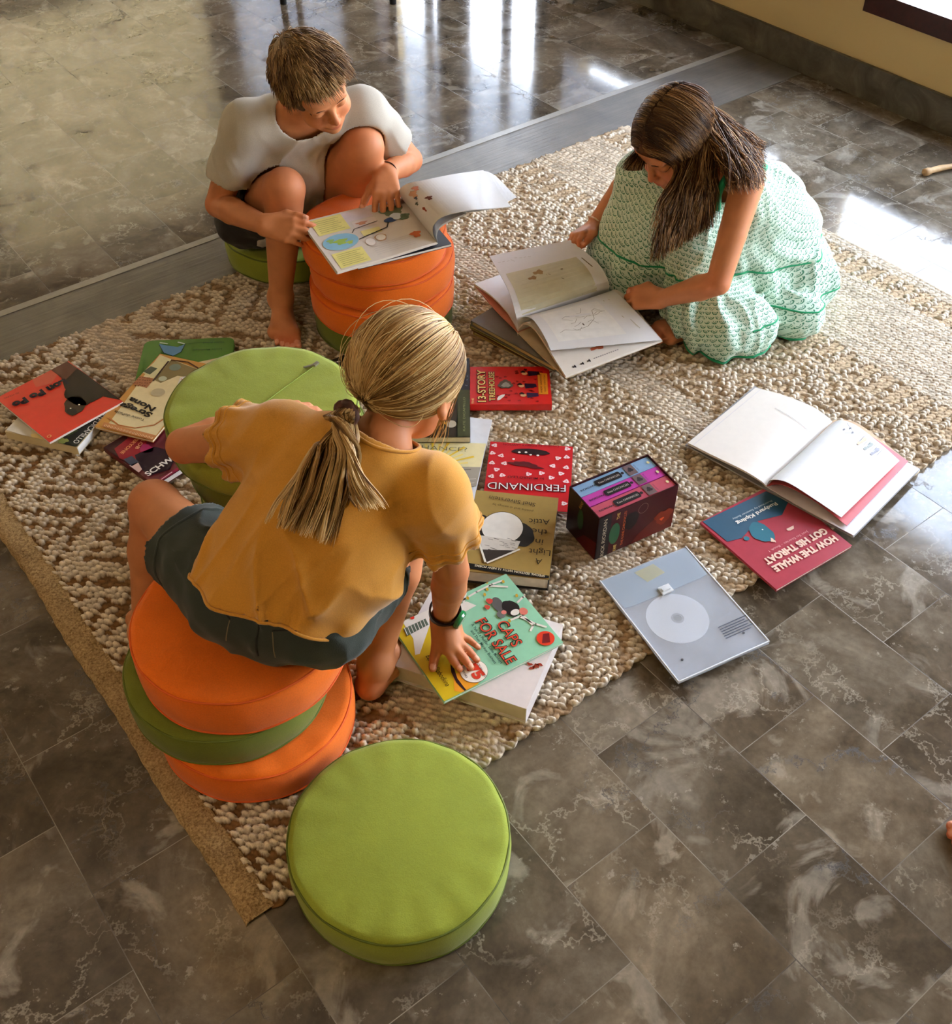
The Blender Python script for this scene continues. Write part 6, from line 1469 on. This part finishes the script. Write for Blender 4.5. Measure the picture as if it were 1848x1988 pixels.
    wt = mesh_obj('watch', V, Fc, plain('black_strap', (16, 18, 24), 0.35), root, smooth=False)
    fd = nrm(V3(.80, -.58, .35)); fd = nrm(fd-wa*(fd@wa)); fc_ = wc+fd*.0295; e1 = np.cross(fd, wa)
    def disk(c, n, r, h, m, nm, par, sq=1.0):
        a1 = nrm(np.cross(n, (0.1, 0.2, 1))); a2 = np.cross(n, a1); V = []
        for (rr, hh) in ((r, 0), (r, h*.6), (r*.85, h)):
            for i in range(32): V.append(c+(a1*math.cos(i*np.pi/16)+a2*math.sin(i*np.pi/16)*sq)*rr+n*hh)
        Fc = [(k*32+i, k*32+(i+1) % 32, (k+1)*32+(i+1) % 32, (k+1)*32+i) for k in (0, 1) for i in range(32)]+[tuple(64+i for i in range(32)), tuple(31-i for i in range(32))]
        return mesh_obj(nm, V, Fc, m, par)
    cs = disk(fc_-fd*.003, fd, .0178, .009, plain('green_plastic_case', (20, 120, 62), 0.2, coat=0.6), 'watch_case', wt); disk(fc_+fd*.0062, fd, .0095, .0004, plain('watch_dial', (150, 160, 140), 0.2), 'dial', wt)
    return root
girl_blonde()

# ------------------------------------------------------------------ boy
def boy():
    pel, che, nek = V3(-.505, 2.535, .190), V3(-.455, 2.480, .370), V3(-.400, 2.385, .525)
    shR, shL = V3(-.535, 2.375, .485), V3(-.262, 2.435, .490)
    elR, wrR = V3(-.630, 2.370, .285), V3(-.487, 2.205, .325); elL, wrL = V3(-.165, 2.500, .335), V3(-.214, 2.362, .372)
    hR, hL = V3(-.580, 2.520, .180), V3(-.435, 2.550, .185); kR, aR_ = V3(-.448, 2.295, .368), V3(-.492, 2.275, .080); kL, aL_ = V3(-.268, 2.385, .425), V3(-.320, 2.470, .085)
    hc = V3(-.348, 2.262, .632); HR = frame_of((.50, -.72, -.40), (-.10, -.42, .90))
    root = person('boy in a pale grey tee crouched on a cushion over an open atlas', (pel[0], pel[1], .09))
    X = nrm(shR-shL); Z = nrm(nek-pel); Z = nrm(Z-X*(Z@X)); Y = np.cross(Z, X); tips = []; B = Solid()
    B.chain([pel, che, che+Z*.07, nek], [.085, .100, .088, .050], .03, flat=(Y, 1.35)); B.cap(shL, shR, .040, .040, .03); L = add_head(B, hc, HR, .97, neck=nek, boy=True)
    B.chain([shR, (shR+elR)/2, elR], [.040, .036, .031], .004); B.chain([elR, elR+(wrR-elR)*.3, wrR], [.031, .033, .022], .004)
    B.chain([shL, (shL+elL)/2, elL], [.040, .036, .031], .004); B.chain([elL, elL+(wrL-elL)*.3, wrL], [.031, .032, .022], .004)
    # right hand pinches the book's edge, thumb on top
    gp = P(600, 447, .335)
    add_hand(B, wrR, gp+V3(0, 0, -.012)-wrR, (-.25, -.55, .55), -1, .135, [(.25, .45, .35), (.3, .5, .35), (.35, .55, .4), (.4, .6, .4)], (.05, .0, -.03, -.06), thumb=gp+V3(.012, -.002, .006)-(wrR+V3(.035, -.005, .02)), tips=tips)
    # left hand rests on the page with the fingers pointing down the picture
    gl = P(752, 408, .336)
    add_hand(B, wrL, gl+V3(0, .0, .012)-wrL, (0.05, -.42, .90), 1, .142, [(.42, .45, .35), (.42, .42, .30), (.42, .42, .30), (.42, .5, .35)], (.13, .04, -.05, -.14), thumb=(-.3, -.65, -.55), tips=tips)
    B.chain([hR, (hR+kR)/2, kR], [.072, .062, .048], .006); B.chain([kR, kR+(aR_-kR)*.35, aR_], [.048, .043, .027], .006); B.chain([hL, (hL+kL)/2, kL], [.072, .062, .048], .02); B.chain([kL, kL+(aL_-kL)*.35, aL_], [.048, .043, .027], .016)
    add_foot(B, aR_, (.16, -.98), 1, .195, tips=tips); add_foot(B, aL_, (-.30, -.60), -1, .195, floor=RZ, tips=tips)
    V, Fq = B.mesh(0.0030); col = skin_col(V, (204, 136, 92), tips, pink=[(kR, .05, .32), (kL, .05, .35), (L(.078, -.006, -.014), .03, .45), (L(-.078, -.006, -.014), .03, .45), (elL, .04, .3), (elR, .04, .3), (L(.0, .10, -.03), .015, .3)], lips=(L, .97))
    mesh_obj('body', V, Fq, SKINM, root, smooth=True, col=col)
    DK = plain('dark_lashes', (40, 24, 16), 0.8); BR = plain('brown_brows', (104, 66, 38), 0.8)
    for s in (-1, 1):
        pts = [B.cast(L(x*s, .13, z), -HR[:, 1]) for x, z in ((.015, -.006), (.022, -.0105), (.030, -.0115), (.038, -.009), (.043, -.005))]
        V, Fc = tube_mesh(catmull(pts, 4), .0011, 5); mesh_obj('eyelashes', V, Fc, DK, root, smooth=True)
        pts = [B.cast(L(x*s, .13, z), -HR[:, 1]) for x, z in ((.014, .014), (.024, .018), (.034, .018), (.044, .012))]
        V, Fc = tube_mesh(catmull(pts, 4), [.0008]+[.0012]*(len(catmull(pts, 4))-2)+[.0006], 5); mesh_obj('eyebrow', V, Fc, BR, root, smooth=True)
    # tee
    T = Solid(); mid = pel+(nek-pel)*.45; T.cap(pel-Z*.03, mid, .140, .132, .03, flat=(Y, 1.30)); T.cap(mid, che+Z*.07, .132, .108, .03, flat=(Y, 1.32)); T.cap(shL+X*.012-Z*.006, shR-X*.012-Z*.006, .058, .058, .03); T.cap(che+Z*.05, nek-Z*.012, .075, .050, .03)
    aR, aL = nrm(elR-shR), nrm(elL-shL); eR, eL = shR+aR*.135, shL+aL*.125
    T.cap(shR, eR+aR*.05, .052, .054, .03); T.cap(shL, eL+aL*.05, .052, .052, .03)
    def folds(P_):
        q = P_-pel; x, y, z = q@X, q@Y, q@Z; w = np.clip((.42-z)/.40, .2, 1)
        a = ridge(np.stack([x*15+z*10, y*5, z*6.0+x*6], 1), 1.0, 41)*.026-.009+ridge(np.stack([x*34-z*16, y*12, z*14], 1), 1.0, 43)*.008
        b = .0028*np.sin(z*70+x*25+3*vnoise(P_, 11, 4))*np.clip(1-np.linalg.norm(P_-eR+aR*.04, axis=1)/.10, 0, 1)+.0030*np.sin(x*75+z*40+2*vnoise(P_, 12, 6))*np.clip(1-np.linalg.norm(P_-eL+aL*.05, axis=1)/.10, 0, 1)
        return -(a*w+b)
    T.disp(folds); T.shell(.0055); T.half(eR, aR, .003, eR+aR*.07, .08); T.half(eL, aL, .003, eL+aL*.07, .08); T.half(pel-Z*.015, -Z, .004)
    T.ell(nek+Z*.024+Y*.044, (.066, .086, .064), np.stack([X, Y, Z], 1), .006, 's')
    # room for the raised thighs
    T.cap(hR+(kR-hR)*.45, kR, .060, .052, .012, op='s'); T.cap(hL+(kL-hL)*.35, kL, .066, .053, .012, op='s')
    V, Fq = T.mesh(.0035); GM = cloth('pale_grey_jersey', (196, 190, 178), 1300, .85, .25, .05, .18); thick(mesh_obj('tee', V, Fq, GM, root, smooth=True))
    D = Solid(); D.ell(pel-V3(0, 0, .012), (.125, .105, .085), np.stack([X, Y, Z], 1), .02); D.cap(hR, hR+(kR-hR)*.52, .084, .074, .03); D.cap(hL, hL+(kL-hL)*.45, .084, .076, .03)
    D.ell(hR+V3(-.03, -.02, -.015), (.070, .09, .055), None, .03)
    D.disp(lambda P_: -(vnoise(P_, 26, 51)*.004+vnoise(P_, 60, 52)*.002)); D.shell(.006); tR, tL = nrm(kR-hR), nrm(kL-hL); D.half(hR+tR*.17, tR, .003, hR+tR*.26, .10); D.half(hL+tL*.125, tL, .003, hL+tL*.21, .10)
    V, Fq = D.mesh(.004); thick(mesh_obj('shorts', V, Fq, cloth('charcoal_shorts', (52, 50, 50), 1200, .85, .1, .12, .3), root, smooth=True))
    # bracelet
    wa = nrm(wrL-elL); u_ = nrm(np.cross(wa, (0, 0, 1))); v_ = np.cross(wa, u_); q = [wrL-wa*.008+(u_*math.cos(a)+v_*math.sin(a))*.0245 for a in np.linspace(0, 2*np.pi, 40, endpoint=False)]
    V, Fc = tube_mesh(q, .0015, 6, closed=True); mesh_obj('bracelet', V, Fc, plain('brown_cord', (70, 44, 34), .7), root, smooth=True)
    # short hair
    cen = L(0, -.012, .024); HB = Solid(); HB.ell(cen, V3(.0735, .092, .080), HR, .02); HB.ell(L(0, .098, -.036), (.075, .056, .084), HR, .016, 's'); HB.ell(L(0, .02, -.092), (.10, .13, .060), HR, .016, 's')
    for s in (-1, 1): HB.ell(L(.082*s, .000, -.030), (.016, .026, .040), HR, .008, 's')
    V, Fq = HB.mesh(.004); HM = hair_mat('sandy_hair', .5); SB = [(88, 62, 38), (126, 94, 58), (158, 124, 80), (188, 156, 108)]
    hair = mesh_obj('hair', V, Fq, HM, root, smooth=True, col=streak(V, SB[:3], 6, 90)*.8)
    keep = lambda v: (v[:, 2] > -.42) & ~((v[:, 1] > .55) & (v[:, 2] < .42)) & ~((v[:, 1] > .20) & (v[:, 2] < -.02)) & ~((np.abs(v[:, 0]) > .86) & (v[:, 2] < -.18))
    rad = V3(.0740, .0925, .0805); v0, r0 = scalp_roots(6500, cen, HR, rad, keep, 8)
    def comb(p, i):
        l = (p-cen)@HR/rad; m = np.stack([l[:, 0]*.4-.25, .9+0*l[:, 0], -.55-.6*np.abs(l[:, 0])], 1); m[:, 1] -= 1.3*(l[:, 2] < .35)*(l[:, 1] < .35); m[:, 2] -= .8*(l[:, 2] < .4); return (m@HR.T)*.45
    nr = (v0/rad); nr /= np.linalg.norm(nr, axis=1)[:, None]; st = .0046+.0035*(v0[:, 2] > .2)*(np.random.RandomState(1).rand(len(v0)))-.0022*(v0[:, 1] > .40)
    pa = grow(r0, (nr*.6+np.array([-.1, .5, 0]))@HR.T, 6, st, [(cen, HR, rad*1.008)], grav=.04, stiff=.9, comb=comb, jit=.16, seed=2)
    cl = streak(v0*.1, SB, 12, 130); strands_mesh('short_strands', pa, .0010, np.repeat(cl[:, None], 7, 1)*np.linspace(.75, 1.2, 7)[None, :, None], HM, hair)
    return root
boy()

# ------------------------------------------------------------------ girl in the green dress
def girl_green():
    pel, che, nek = V3(.700, 2.385, .125), V3(.640, 2.340, .300), V3(.552, 2.290, .445)
    shL, shR = V3(.605, 2.195, .432), V3(.478, 2.400, .430); elL, wrL = V3(.552, 2.085, .248), V3(.446, 2.178, .142)
    elR, wrR = V3(.405, 2.560, .270), V3(.303, 2.462, .172)
    hL, hR = V3(.720, 2.320, .110), V3(.665, 2.440, .110); kL, aL_ = V3(.505, 2.265, .300), V3(.520, 2.235, .075); kR, aR_ = V3(.420, 2.425, .318), V3(.455, 2.400, .075)
    hc = V3(.442, 2.283, .498); HR = frame_of((-.62, -.55, -.56), (-.50, -.30, .80))
    root = person('long-haired girl in a mint green printed dress sitting on the rug with a big book', (pel[0], pel[1], RZ))
    X = nrm(shR-shL); Z = nrm(nek-pel); Z = nrm(Z-X*(Z@X)); Y = np.cross(Z, X); tips = []; B = Solid()
    B.chain([pel, che, nek], [.080, .078, .040], .03, flat=(Y, 1.3)); B.cap(shL, shR, .035, .035, .03); L = add_head(B, hc, HR, 1.0, neck=nek)
    B.chain([shL, (shL+elL)/2, elL], [.037, .032, .028], .004); B.chain([elL, elL+(wrL-elL)*.3, wrL], [.028, .030, .020], .004); B.chain([shR, (shR+elR)/2, elR], [.037, .032, .028], .004); B.chain([elR, elR+(wrR-elR)*.3, wrR], [.028, .029, .020], .004)
    gL = P(1212, 578, .118)
    add_hand(B, wrL, gL-wrL, (.1, -.62, .75), 1, .132, [(.45, .55, .4), (.5, .6, .4), (.55, .6, .4), (.6, .6, .4)], (.06, .0, -.04, -.08), thumb=(-.75, .10, -.45), tips=tips)
    gR = P(1108, 462, .176)
    add_hand(B, wrR, gR-wrR, (-.2, .45, .8), -1, .130, [(.45, .6, .5), (.5, .7, .5), (.5, .7, .5), (.55, .7, .5)], (.06, .0, -.04, -.08), thumb=(-.55, -.62, -.30), tips=tips)
    B.chain([hL, (hL+kL)/2, kL], [.068, .058, .044], .02); B.chain([kL, kL+(aL_-kL)*.35, aL_], [.044, .040, .025], .016); B.chain([hR, (hR+kR)/2, kR], [.068, .058, .044], .02); B.chain([kR, kR+(aR_-kR)*.35, aR_], [.044, .040, .025], .016)
    add_foot(B, V3(.545, 2.205, .060), (-.93, -.22), -1, .175, tips=tips); B.cap(aL_, V3(.545, 2.205, .060), .026, .026, .02); add_foot(B, aR_, (-.72, -.50), -1, .17, tips=tips)
    V, Fq = B.mesh(.0030); col = skin_col(V, (200, 134, 92), tips, pink=[(elL, .035, .35), (shL, .04, .15), (L(0, .10, -.03), .015, .3)], lips=(L, 1.0)); mesh_obj('body', V, Fq, SKINM, root, smooth=True, col=col)
    DK = plain('dark_lashes', (40, 24, 16), .8)
    for s in (-1, 1):
        pts = [B.cast(L(x*s, .13, z), -HR[:, 1]) for x, z in ((.015, -.006), (.022, -.0105), (.030, -.0115), (.038, -.009), (.043, -.005))]
        V, Fc = tube_mesh(catmull(pts, 4), .0011, 5); mesh_obj('eyelashes', V, Fc, DK, root, smooth=True)
        pts = [B.cast(L(x*s, .13, z), -HR[:, 1]) for x, z in ((.014, .014), (.024, .018), (.034, .018), (.044, .012))]
        V, Fc = tube_mesh(catmull(pts, 4), .0015, 5); mesh_obj('eyebrow', V, Fc, plain('brown_brows', (88, 58, 38), .8), root, smooth=True)
    # dress: bodice, lap over the raised knees, tiers that spill on the rug
    D = Solid(); D.cap(pel, che, .125, .102, .03, flat=(Y, 1.22)); D.cap(che, nek-Z*.075, .102, .085, .03, flat=(Y, 1.25))
    D.cap(pel+V3(-.05, -.02, .02), kR+V3(.0, .0, .002), .115, .066, .04); D.cap(pel+V3(-.04, -.05, .02), kL, .115, .064, .04); D.cap(kL, kR, .060, .060, .04)
    D.cap(kR, V3(.385, 2.400, .100), .066, .105, .04); D.cap(kL, V3(.545, 2.255, .090), .064, .078, .04); D.cap(V3(.430, 2.330, .26), V3(.425, 2.360, .10), .060, .09, .04)
    D.ell(V3(.620, 2.170, .070), (.120, .088, .082), None, .03); D.ell(V3(.560, 2.215, .10), (.10, .08, .10), None, .03); D.ell(V3(.815, 2.365, .095), (.105, .125, .100), None, .04); D.ell(V3(.790, 2.240, .055), (.085, .075, .055), None, .03)
    D.cap(V3(.76, 2.40, .20), V3(.70, 2.37, .29), .105, .10, .04)
    cx, cy = .575, 2.315
    def rip(P_):
        t = np.arctan2(P_[:, 1]-cy, P_[:, 0]-cx); r = np.hypot(P_[:, 0]-cx, P_[:, 1]-cy); z = P_[:, 2]
        w = np.clip((.26-z)/.14, 0.12, 1); a = .0060*np.sin(t*17+6*vnoise(P_, 7, 60))*w+.0095*(ridge(np.stack([t*6, r*9, z*7], 1), 1.0, 61)-.4)*w+.006*(ridge(P_, 16, 64)-.4)
        b = .0055*np.exp(-((z-.175-.02*vnoise(P_, 5, 3))/.012)**2)*(r > .10)
        return -(a-b+vnoise(P_, 45, 62)*.0018)
    D.disp(rip); D.shell(.006)
    D.half(V3(0, 0, .020), (0, 0, -1), .002)
    # openings: front of the skirt, arms, neck
    D.cap(V3(.33, 2.20, .0), V3(.50, 2.215, .035), .050, .045, .010, op='s'); D.half(nek-Z*.062, Z, .006, nek+Z*.02, .14); D.cap(shL-Z*.0, shL+nrm(shL-shR)*.08, .045, .05, .006, op='s'); D.cap(shR, shR-nrm(shL-shR)*.08, .045, .05, .006, op='s')
    V, Fq = D.mesh(.0036)
    t = np.arctan2(V[:, 1]-cy, V[:, 0]-cx); r = np.hypot(V[:, 0]-cx, V[:, 1]-cy)
    uv = np.stack([t*.215, V[:, 2]-r*.75, 0*r], 1)
    M_ = NB('mint_printed_cotton'); at = M_.n('Attribute'); at.attribute_name = 'Pat'; sx = M_.n('SeparateXYZ'); M_.l(at.outputs['Vector'], sx.inputs[0])
    row = M_.math('MULTIPLY', sx.outputs['Y'], 74.0); rowi = M_.math('FLOOR', row); fy = M_.math('SUBTRACT', row, rowi)
    u = M_.math('ADD', M_.math('MULTIPLY', sx.outputs['X'], 58.0), M_.math('MULTIPLY', M_.math('MODULO', rowi, 2.0), 0.5)); fx = M_.math('SUBTRACT', u, M_.math('FLOOR', u))
    dx = M_.math('SUBTRACT', fx, 0.5); dy = M_.math('SUBTRACT', fy, 0.85); rad = M_.math('SQRT', M_.math('ADD', M_.math('MULTIPLY', dx, dx), M_.math('MULTIPLY', M_.math('MULTIPLY', dy, dy), 0.45)))
    ringm = M_.math('LESS_THAN', M_.math('ABSOLUTE', M_.math('SUBTRACT', rad, 0.36)), 0.075); ins = M_.math('LESS_THAN', M_.math('ABSOLUTE', M_.math('SUBTRACT', rad, 0.16)), 0.04)
    tcn = M_.n('TexCoord'); nz = M_.noise(tcn.outputs['Object'], 210, 2); brk = M_.ramp(nz.outputs[0], [(0.36, (0, 0, 0)), (0.46, (1, 1, 1))])
    f_ = M_.math('MULTIPLY', M_.math('MULTIPLY', M_.math('MAXIMUM', ringm, ins), brk.outputs[0]), M_.math('LESS_THAN', dy, 0.05))
    col = M_.mix(f_, lin((200, 224, 206)), lin((62, 128, 98)))
    M_.l(col, M_.b.inputs['Base Color']); M_.b.inputs['Roughness'].default_value = .8; M_.b.inputs['Sheen Weight'].default_value = .2; nf = M_.noise(tcn.outputs['Object'], 900, 2); M_.bump(nf.outputs[0], .2, .0006)
    dr = thick(mesh_obj('dress', V, Fq, M_.m, root, smooth=True, uv=uv))
    TR = cloth('emerald_trim', (34, 150, 100), 1200, .8, .2, .1, .3)
    st_ = [shL-X*.0+Z*.030-Y*.03, shL+X*.035+Z*.040, shL+X*.035-Z*.035+Y*.055]
    V, Fc = tube_mesh(catmull([nek-Z*.07-Y*.075-X*.055, shL+X*.03+Z*.034-Y*.015, shL+X*.035+Z*.012+Y*.045, nek-Z*.075+Y*.07-X*.05], 8), .0085, 8); mesh_obj('shoulder_strap', V, Fc, TR, dr, smooth=True)
    V, Fc = tube_mesh(catmull([nek-Z*.07-Y*.075+X*.055, shR-X*.03+Z*.034-Y*.015, shR-X*.035+Z*.012+Y*.045, nek-Z*.075+Y*.07+X*.05], 8), .0085, 8); mesh_obj('shoulder_strap', V, Fc, TR, dr, smooth=True)
    # neckline, tier braid and hem as thin emerald edging following the cloth
    D2 = Solid(); D2.p = [p for p in D.p if p[3] != 's']
    def contour(z0, t0, t1, n=60, rr=.30):
        q = []
        for a in np.linspace(t0, t1, n):
            o_ = V3(cx+rr*math.cos(a), cy+rr*math.sin(a), z0+.006*math.sin(a*5)); q.append(D2.cast(o_, V3(-math.cos(a), -math.sin(a), 0), rr))
        return np.array(q)
    for z0, a0, a1, rad_, nm in ((.178, -3.6, 1.5, .0032, 'tier_braid'), (.026, -1.95, 1.6, .0050, 'hem_braid'), (.100, -1.2, .9, .0026, 'tier_braid')):
        V, Fc = tube_mesh(contour(z0, a0, a1, 110, .42), rad_, 6); mesh_obj(nm, V, Fc, TR, dr, smooth=True)
    wa = nrm(wrR-elR); u_ = nrm(np.cross(wa, (0, 0, 1))); v_ = np.cross(wa, u_); q = [wrR-wa*.012+(u_*math.cos(a)+v_*math.sin(a))*(.0235+.002*math.sin(6*a)) for a in np.linspace(0, 2*np.pi, 40, endpoint=False)]
    V, Fc = tube_mesh(q, .0022, 6, closed=True); mesh_obj('shell_bracelet', V, Fc, plain('pale_shell', (226, 196, 170), .4, noise=.2), root, smooth=True)
    # long hair
    cen = L(0, -.012, .024); HB = Solid(); HB.ell(cen, V3(.079, .099, .085), HR, .02); HB.ell(L(0, .098, -.050), (.062, .055, .085), HR, .018, 's'); HB.ell(L(0, .03, -.110), (.10, .12, .058), HR, .018, 's')
    V, Fq = HB.mesh(.004); HM = hair_mat('brown_hair', .42, .25); DB = [(40, 24, 13), (64, 41, 23), (98, 68, 40), (158, 124, 82)]
    hair = mesh_obj('hair', V, Fq, HM, root, smooth=True, col=streak(V, DB[:3], 6, 60)*.8)
    I3 = np.eye(3); cols_ = [(cen, HR, V3(.083, .103, .089)), (nek, I3, V3(.05, .05, .05)), (shL, I3, V3(.044, .044, .044)), (shR, I3, V3(.05, .05, .05)), (che-Y*.005, np.stack([X, Y, Z], 1), V3(.108, .09, .13)), (kL+V3(-.0, 0, 0), I3, V3(.072, .072, .072)), (kR, I3, V3(.074, .074, .074)), ((shL+elL)/2, frame_of(elL-shL, (0, 0, 1)), V3(.036, .12, .036))]
    keep = lambda v: (v[:, 2] > -.45) & ~((v[:, 1] > .60) & (v[:, 2] < .36)) & ~((v[:, 1] > .30) & (v[:, 2] < -.05))
    rad = V3(.0785, .098, .0845); v0, _ = scalp_roots(6400, cen, HR, rad, keep, 21); rs = np.random.RandomState(5); n = len(v0)
    sg = np.where(v0[:, 0] < .10, -1.0, 1.0); ph0 = np.arctan2(v0[:, 0]-.10, v0[:, 2]); ph0 = np.where(sg < 0, np.minimum(ph0, -.02), np.maximum(ph0, .02))
    phe = sg*(1.75+.35*rs.rand(n)); phe = np.where(np.abs(ph0) > np.abs(phe), ph0+sg*.1, phe); K1, K2 = 12, 20
    k = np.linspace(0, 1, K1)[None]; ph = ph0[:, None]*(1-k)+phe[:, None]*k; yy = np.clip(v0[:, 1:2]-.10*np.abs(ph-ph0[:, None])+.03*np.sin(ph*3+9*vnoise(v0*3, 1.0, 4)[:, None]), -.95, .93); rr_ = np.sqrt(1-yy*yy)
    lift = 1+.015+.045*rs.rand(n, 1)*np.sin(np.pi*k*.9)+.015*vnoise(v0*5, 1.0, 2)[:, None]
    loc_ = np.stack([rr_*np.sin(ph), yy, rr_*np.cos(ph)], -1)*rad*lift[..., None]; sc_ = cen+loc_@HR.T
    y0 = yy[:, -1]; back = (y0 < -.42); e = rs.rand(n)
    def Pv(px, py, z): return np.array([P(a, b, c) for a, b, c in zip(px, py, z)])
    fx = np.clip((.75-y0)/1.2, 0, 1); cu = np.round(fx*9)/9; fx = fx+(cu-fx)*.45
    Tf = Pv(1264+fx*122+7*rs.randn(n), 515-fx*80-120*(e**2)*.8, .305+.055*fx+.10*e**2)
    Tb = Pv(1418+70*rs.rand(n), 290+75*rs.rand(n)**1.3, .478-.03*rs.rand(n)); Tr = Pv(1229+7*rs.randn(n), 318+14*rs.rand(n), .455+0*e)
    Tt = np.where(back[:, None], Tb, np.where((sg > 0)[:, None], Tr, Tf))
    S_ = sc_[:, -1]; m0 = sc_[:, -1]-sc_[:, -2]; m0 /= np.linalg.norm(m0, axis=1)[:, None]; dl = np.linalg.norm(Tt-S_, axis=1)[:, None]
    m0 = m0*dl*.9; m1 = (Tt-S_)*.5+np.array([0, 0, -.5])*dl*np.where(back[:, None], .2, 1); q_ = np.linspace(0, 1, K2+1)[1:][None, :, None]
    hg = (2*q_**3-3*q_**2+1)*S_[:, None]+(q_**3-2*q_**2+q_)*m0[:, None]+(-2*q_**3+3*q_**2)*Tt[:, None]+(q_**3-q_**2)*m1[:, None]
    wv = np.array([.8, .1, 0])*(.0045*np.sin(q_*9+(cu*40)[:, None, None]))*q_; wv = wv+np.where(back, 1.0, 0)[:, None, None]*np.array([.3, .2, .9])*(.016*np.sin(q_*7+(np.round(rs.rand(n)*6))[:, None, None]))*q_
    full = np.concatenate([sc_, hg+wv], 1); K = K1+K2
    for (c_, R_, ra) in [(cen, HR, rad*1.0), (shL, I3, V3(.043, .043, .043)), (kL, I3, V3(.078, .078, .078)), (kR, I3, V3(.080, .080, .080)), (che-Y*.005, np.stack([X, Y, Z], 1), V3(.108, .09, .13))]:
        for k_ in range(K1, K):
            l = (full[:, k_]-c_)@R_/ra; mm = np.linalg.norm(l, axis=1)+1e-9; ins = mm < 1; l[ins] /= mm[ins][:, None]; full[ins, k_] = c_+(l[ins]*ra)@R_.T
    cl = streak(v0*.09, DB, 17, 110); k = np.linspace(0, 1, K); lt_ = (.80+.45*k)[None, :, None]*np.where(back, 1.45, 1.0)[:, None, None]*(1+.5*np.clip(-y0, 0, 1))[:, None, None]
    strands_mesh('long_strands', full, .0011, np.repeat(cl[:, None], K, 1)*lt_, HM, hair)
    return root
girl_green()

# ------------------------------------------------------------------ a bare foot entering at the right edge
def foot_at_edge():
    t = P(1843, 1640, .008); d = nrm(V3(-1, .25, 0)); an_ = t-d*.150; an_[2] = .075
    root = person('bare toe of someone standing just outside the right edge, on the tiles', (an_[0], an_[1], 0))
    B = Solid(); tips = []; add_foot(B, an_, d, -1, .205, floor=.001, tips=tips); B.chain([an_, an_+V3(.02, -.01, .18), an_+V3(.03, -.02, .36)], [.029, .045, .048], .02)
    V, Fq = B.mesh(.003); mesh_obj('body', V, Fq, SKINM, root, smooth=True, col=skin_col(V, (206, 136, 96), tips))
    T = Solid(); T.cap(an_+V3(.022, -.012, .22), an_+V3(.035, -.025, .46), .060, .066, .02); T.disp(lambda P_: -vnoise(P_, 20, 3)*.004); T.shell(.006); T.half(an_+V3(.02, -.01, .25), (0, 0, -1), .003)
    V, Fq = T.mesh(.005); thick(mesh_obj('trouser_leg', V, Fq, cloth('sand_linen', (150, 134, 110)), root, smooth=True))
foot_at_edge()
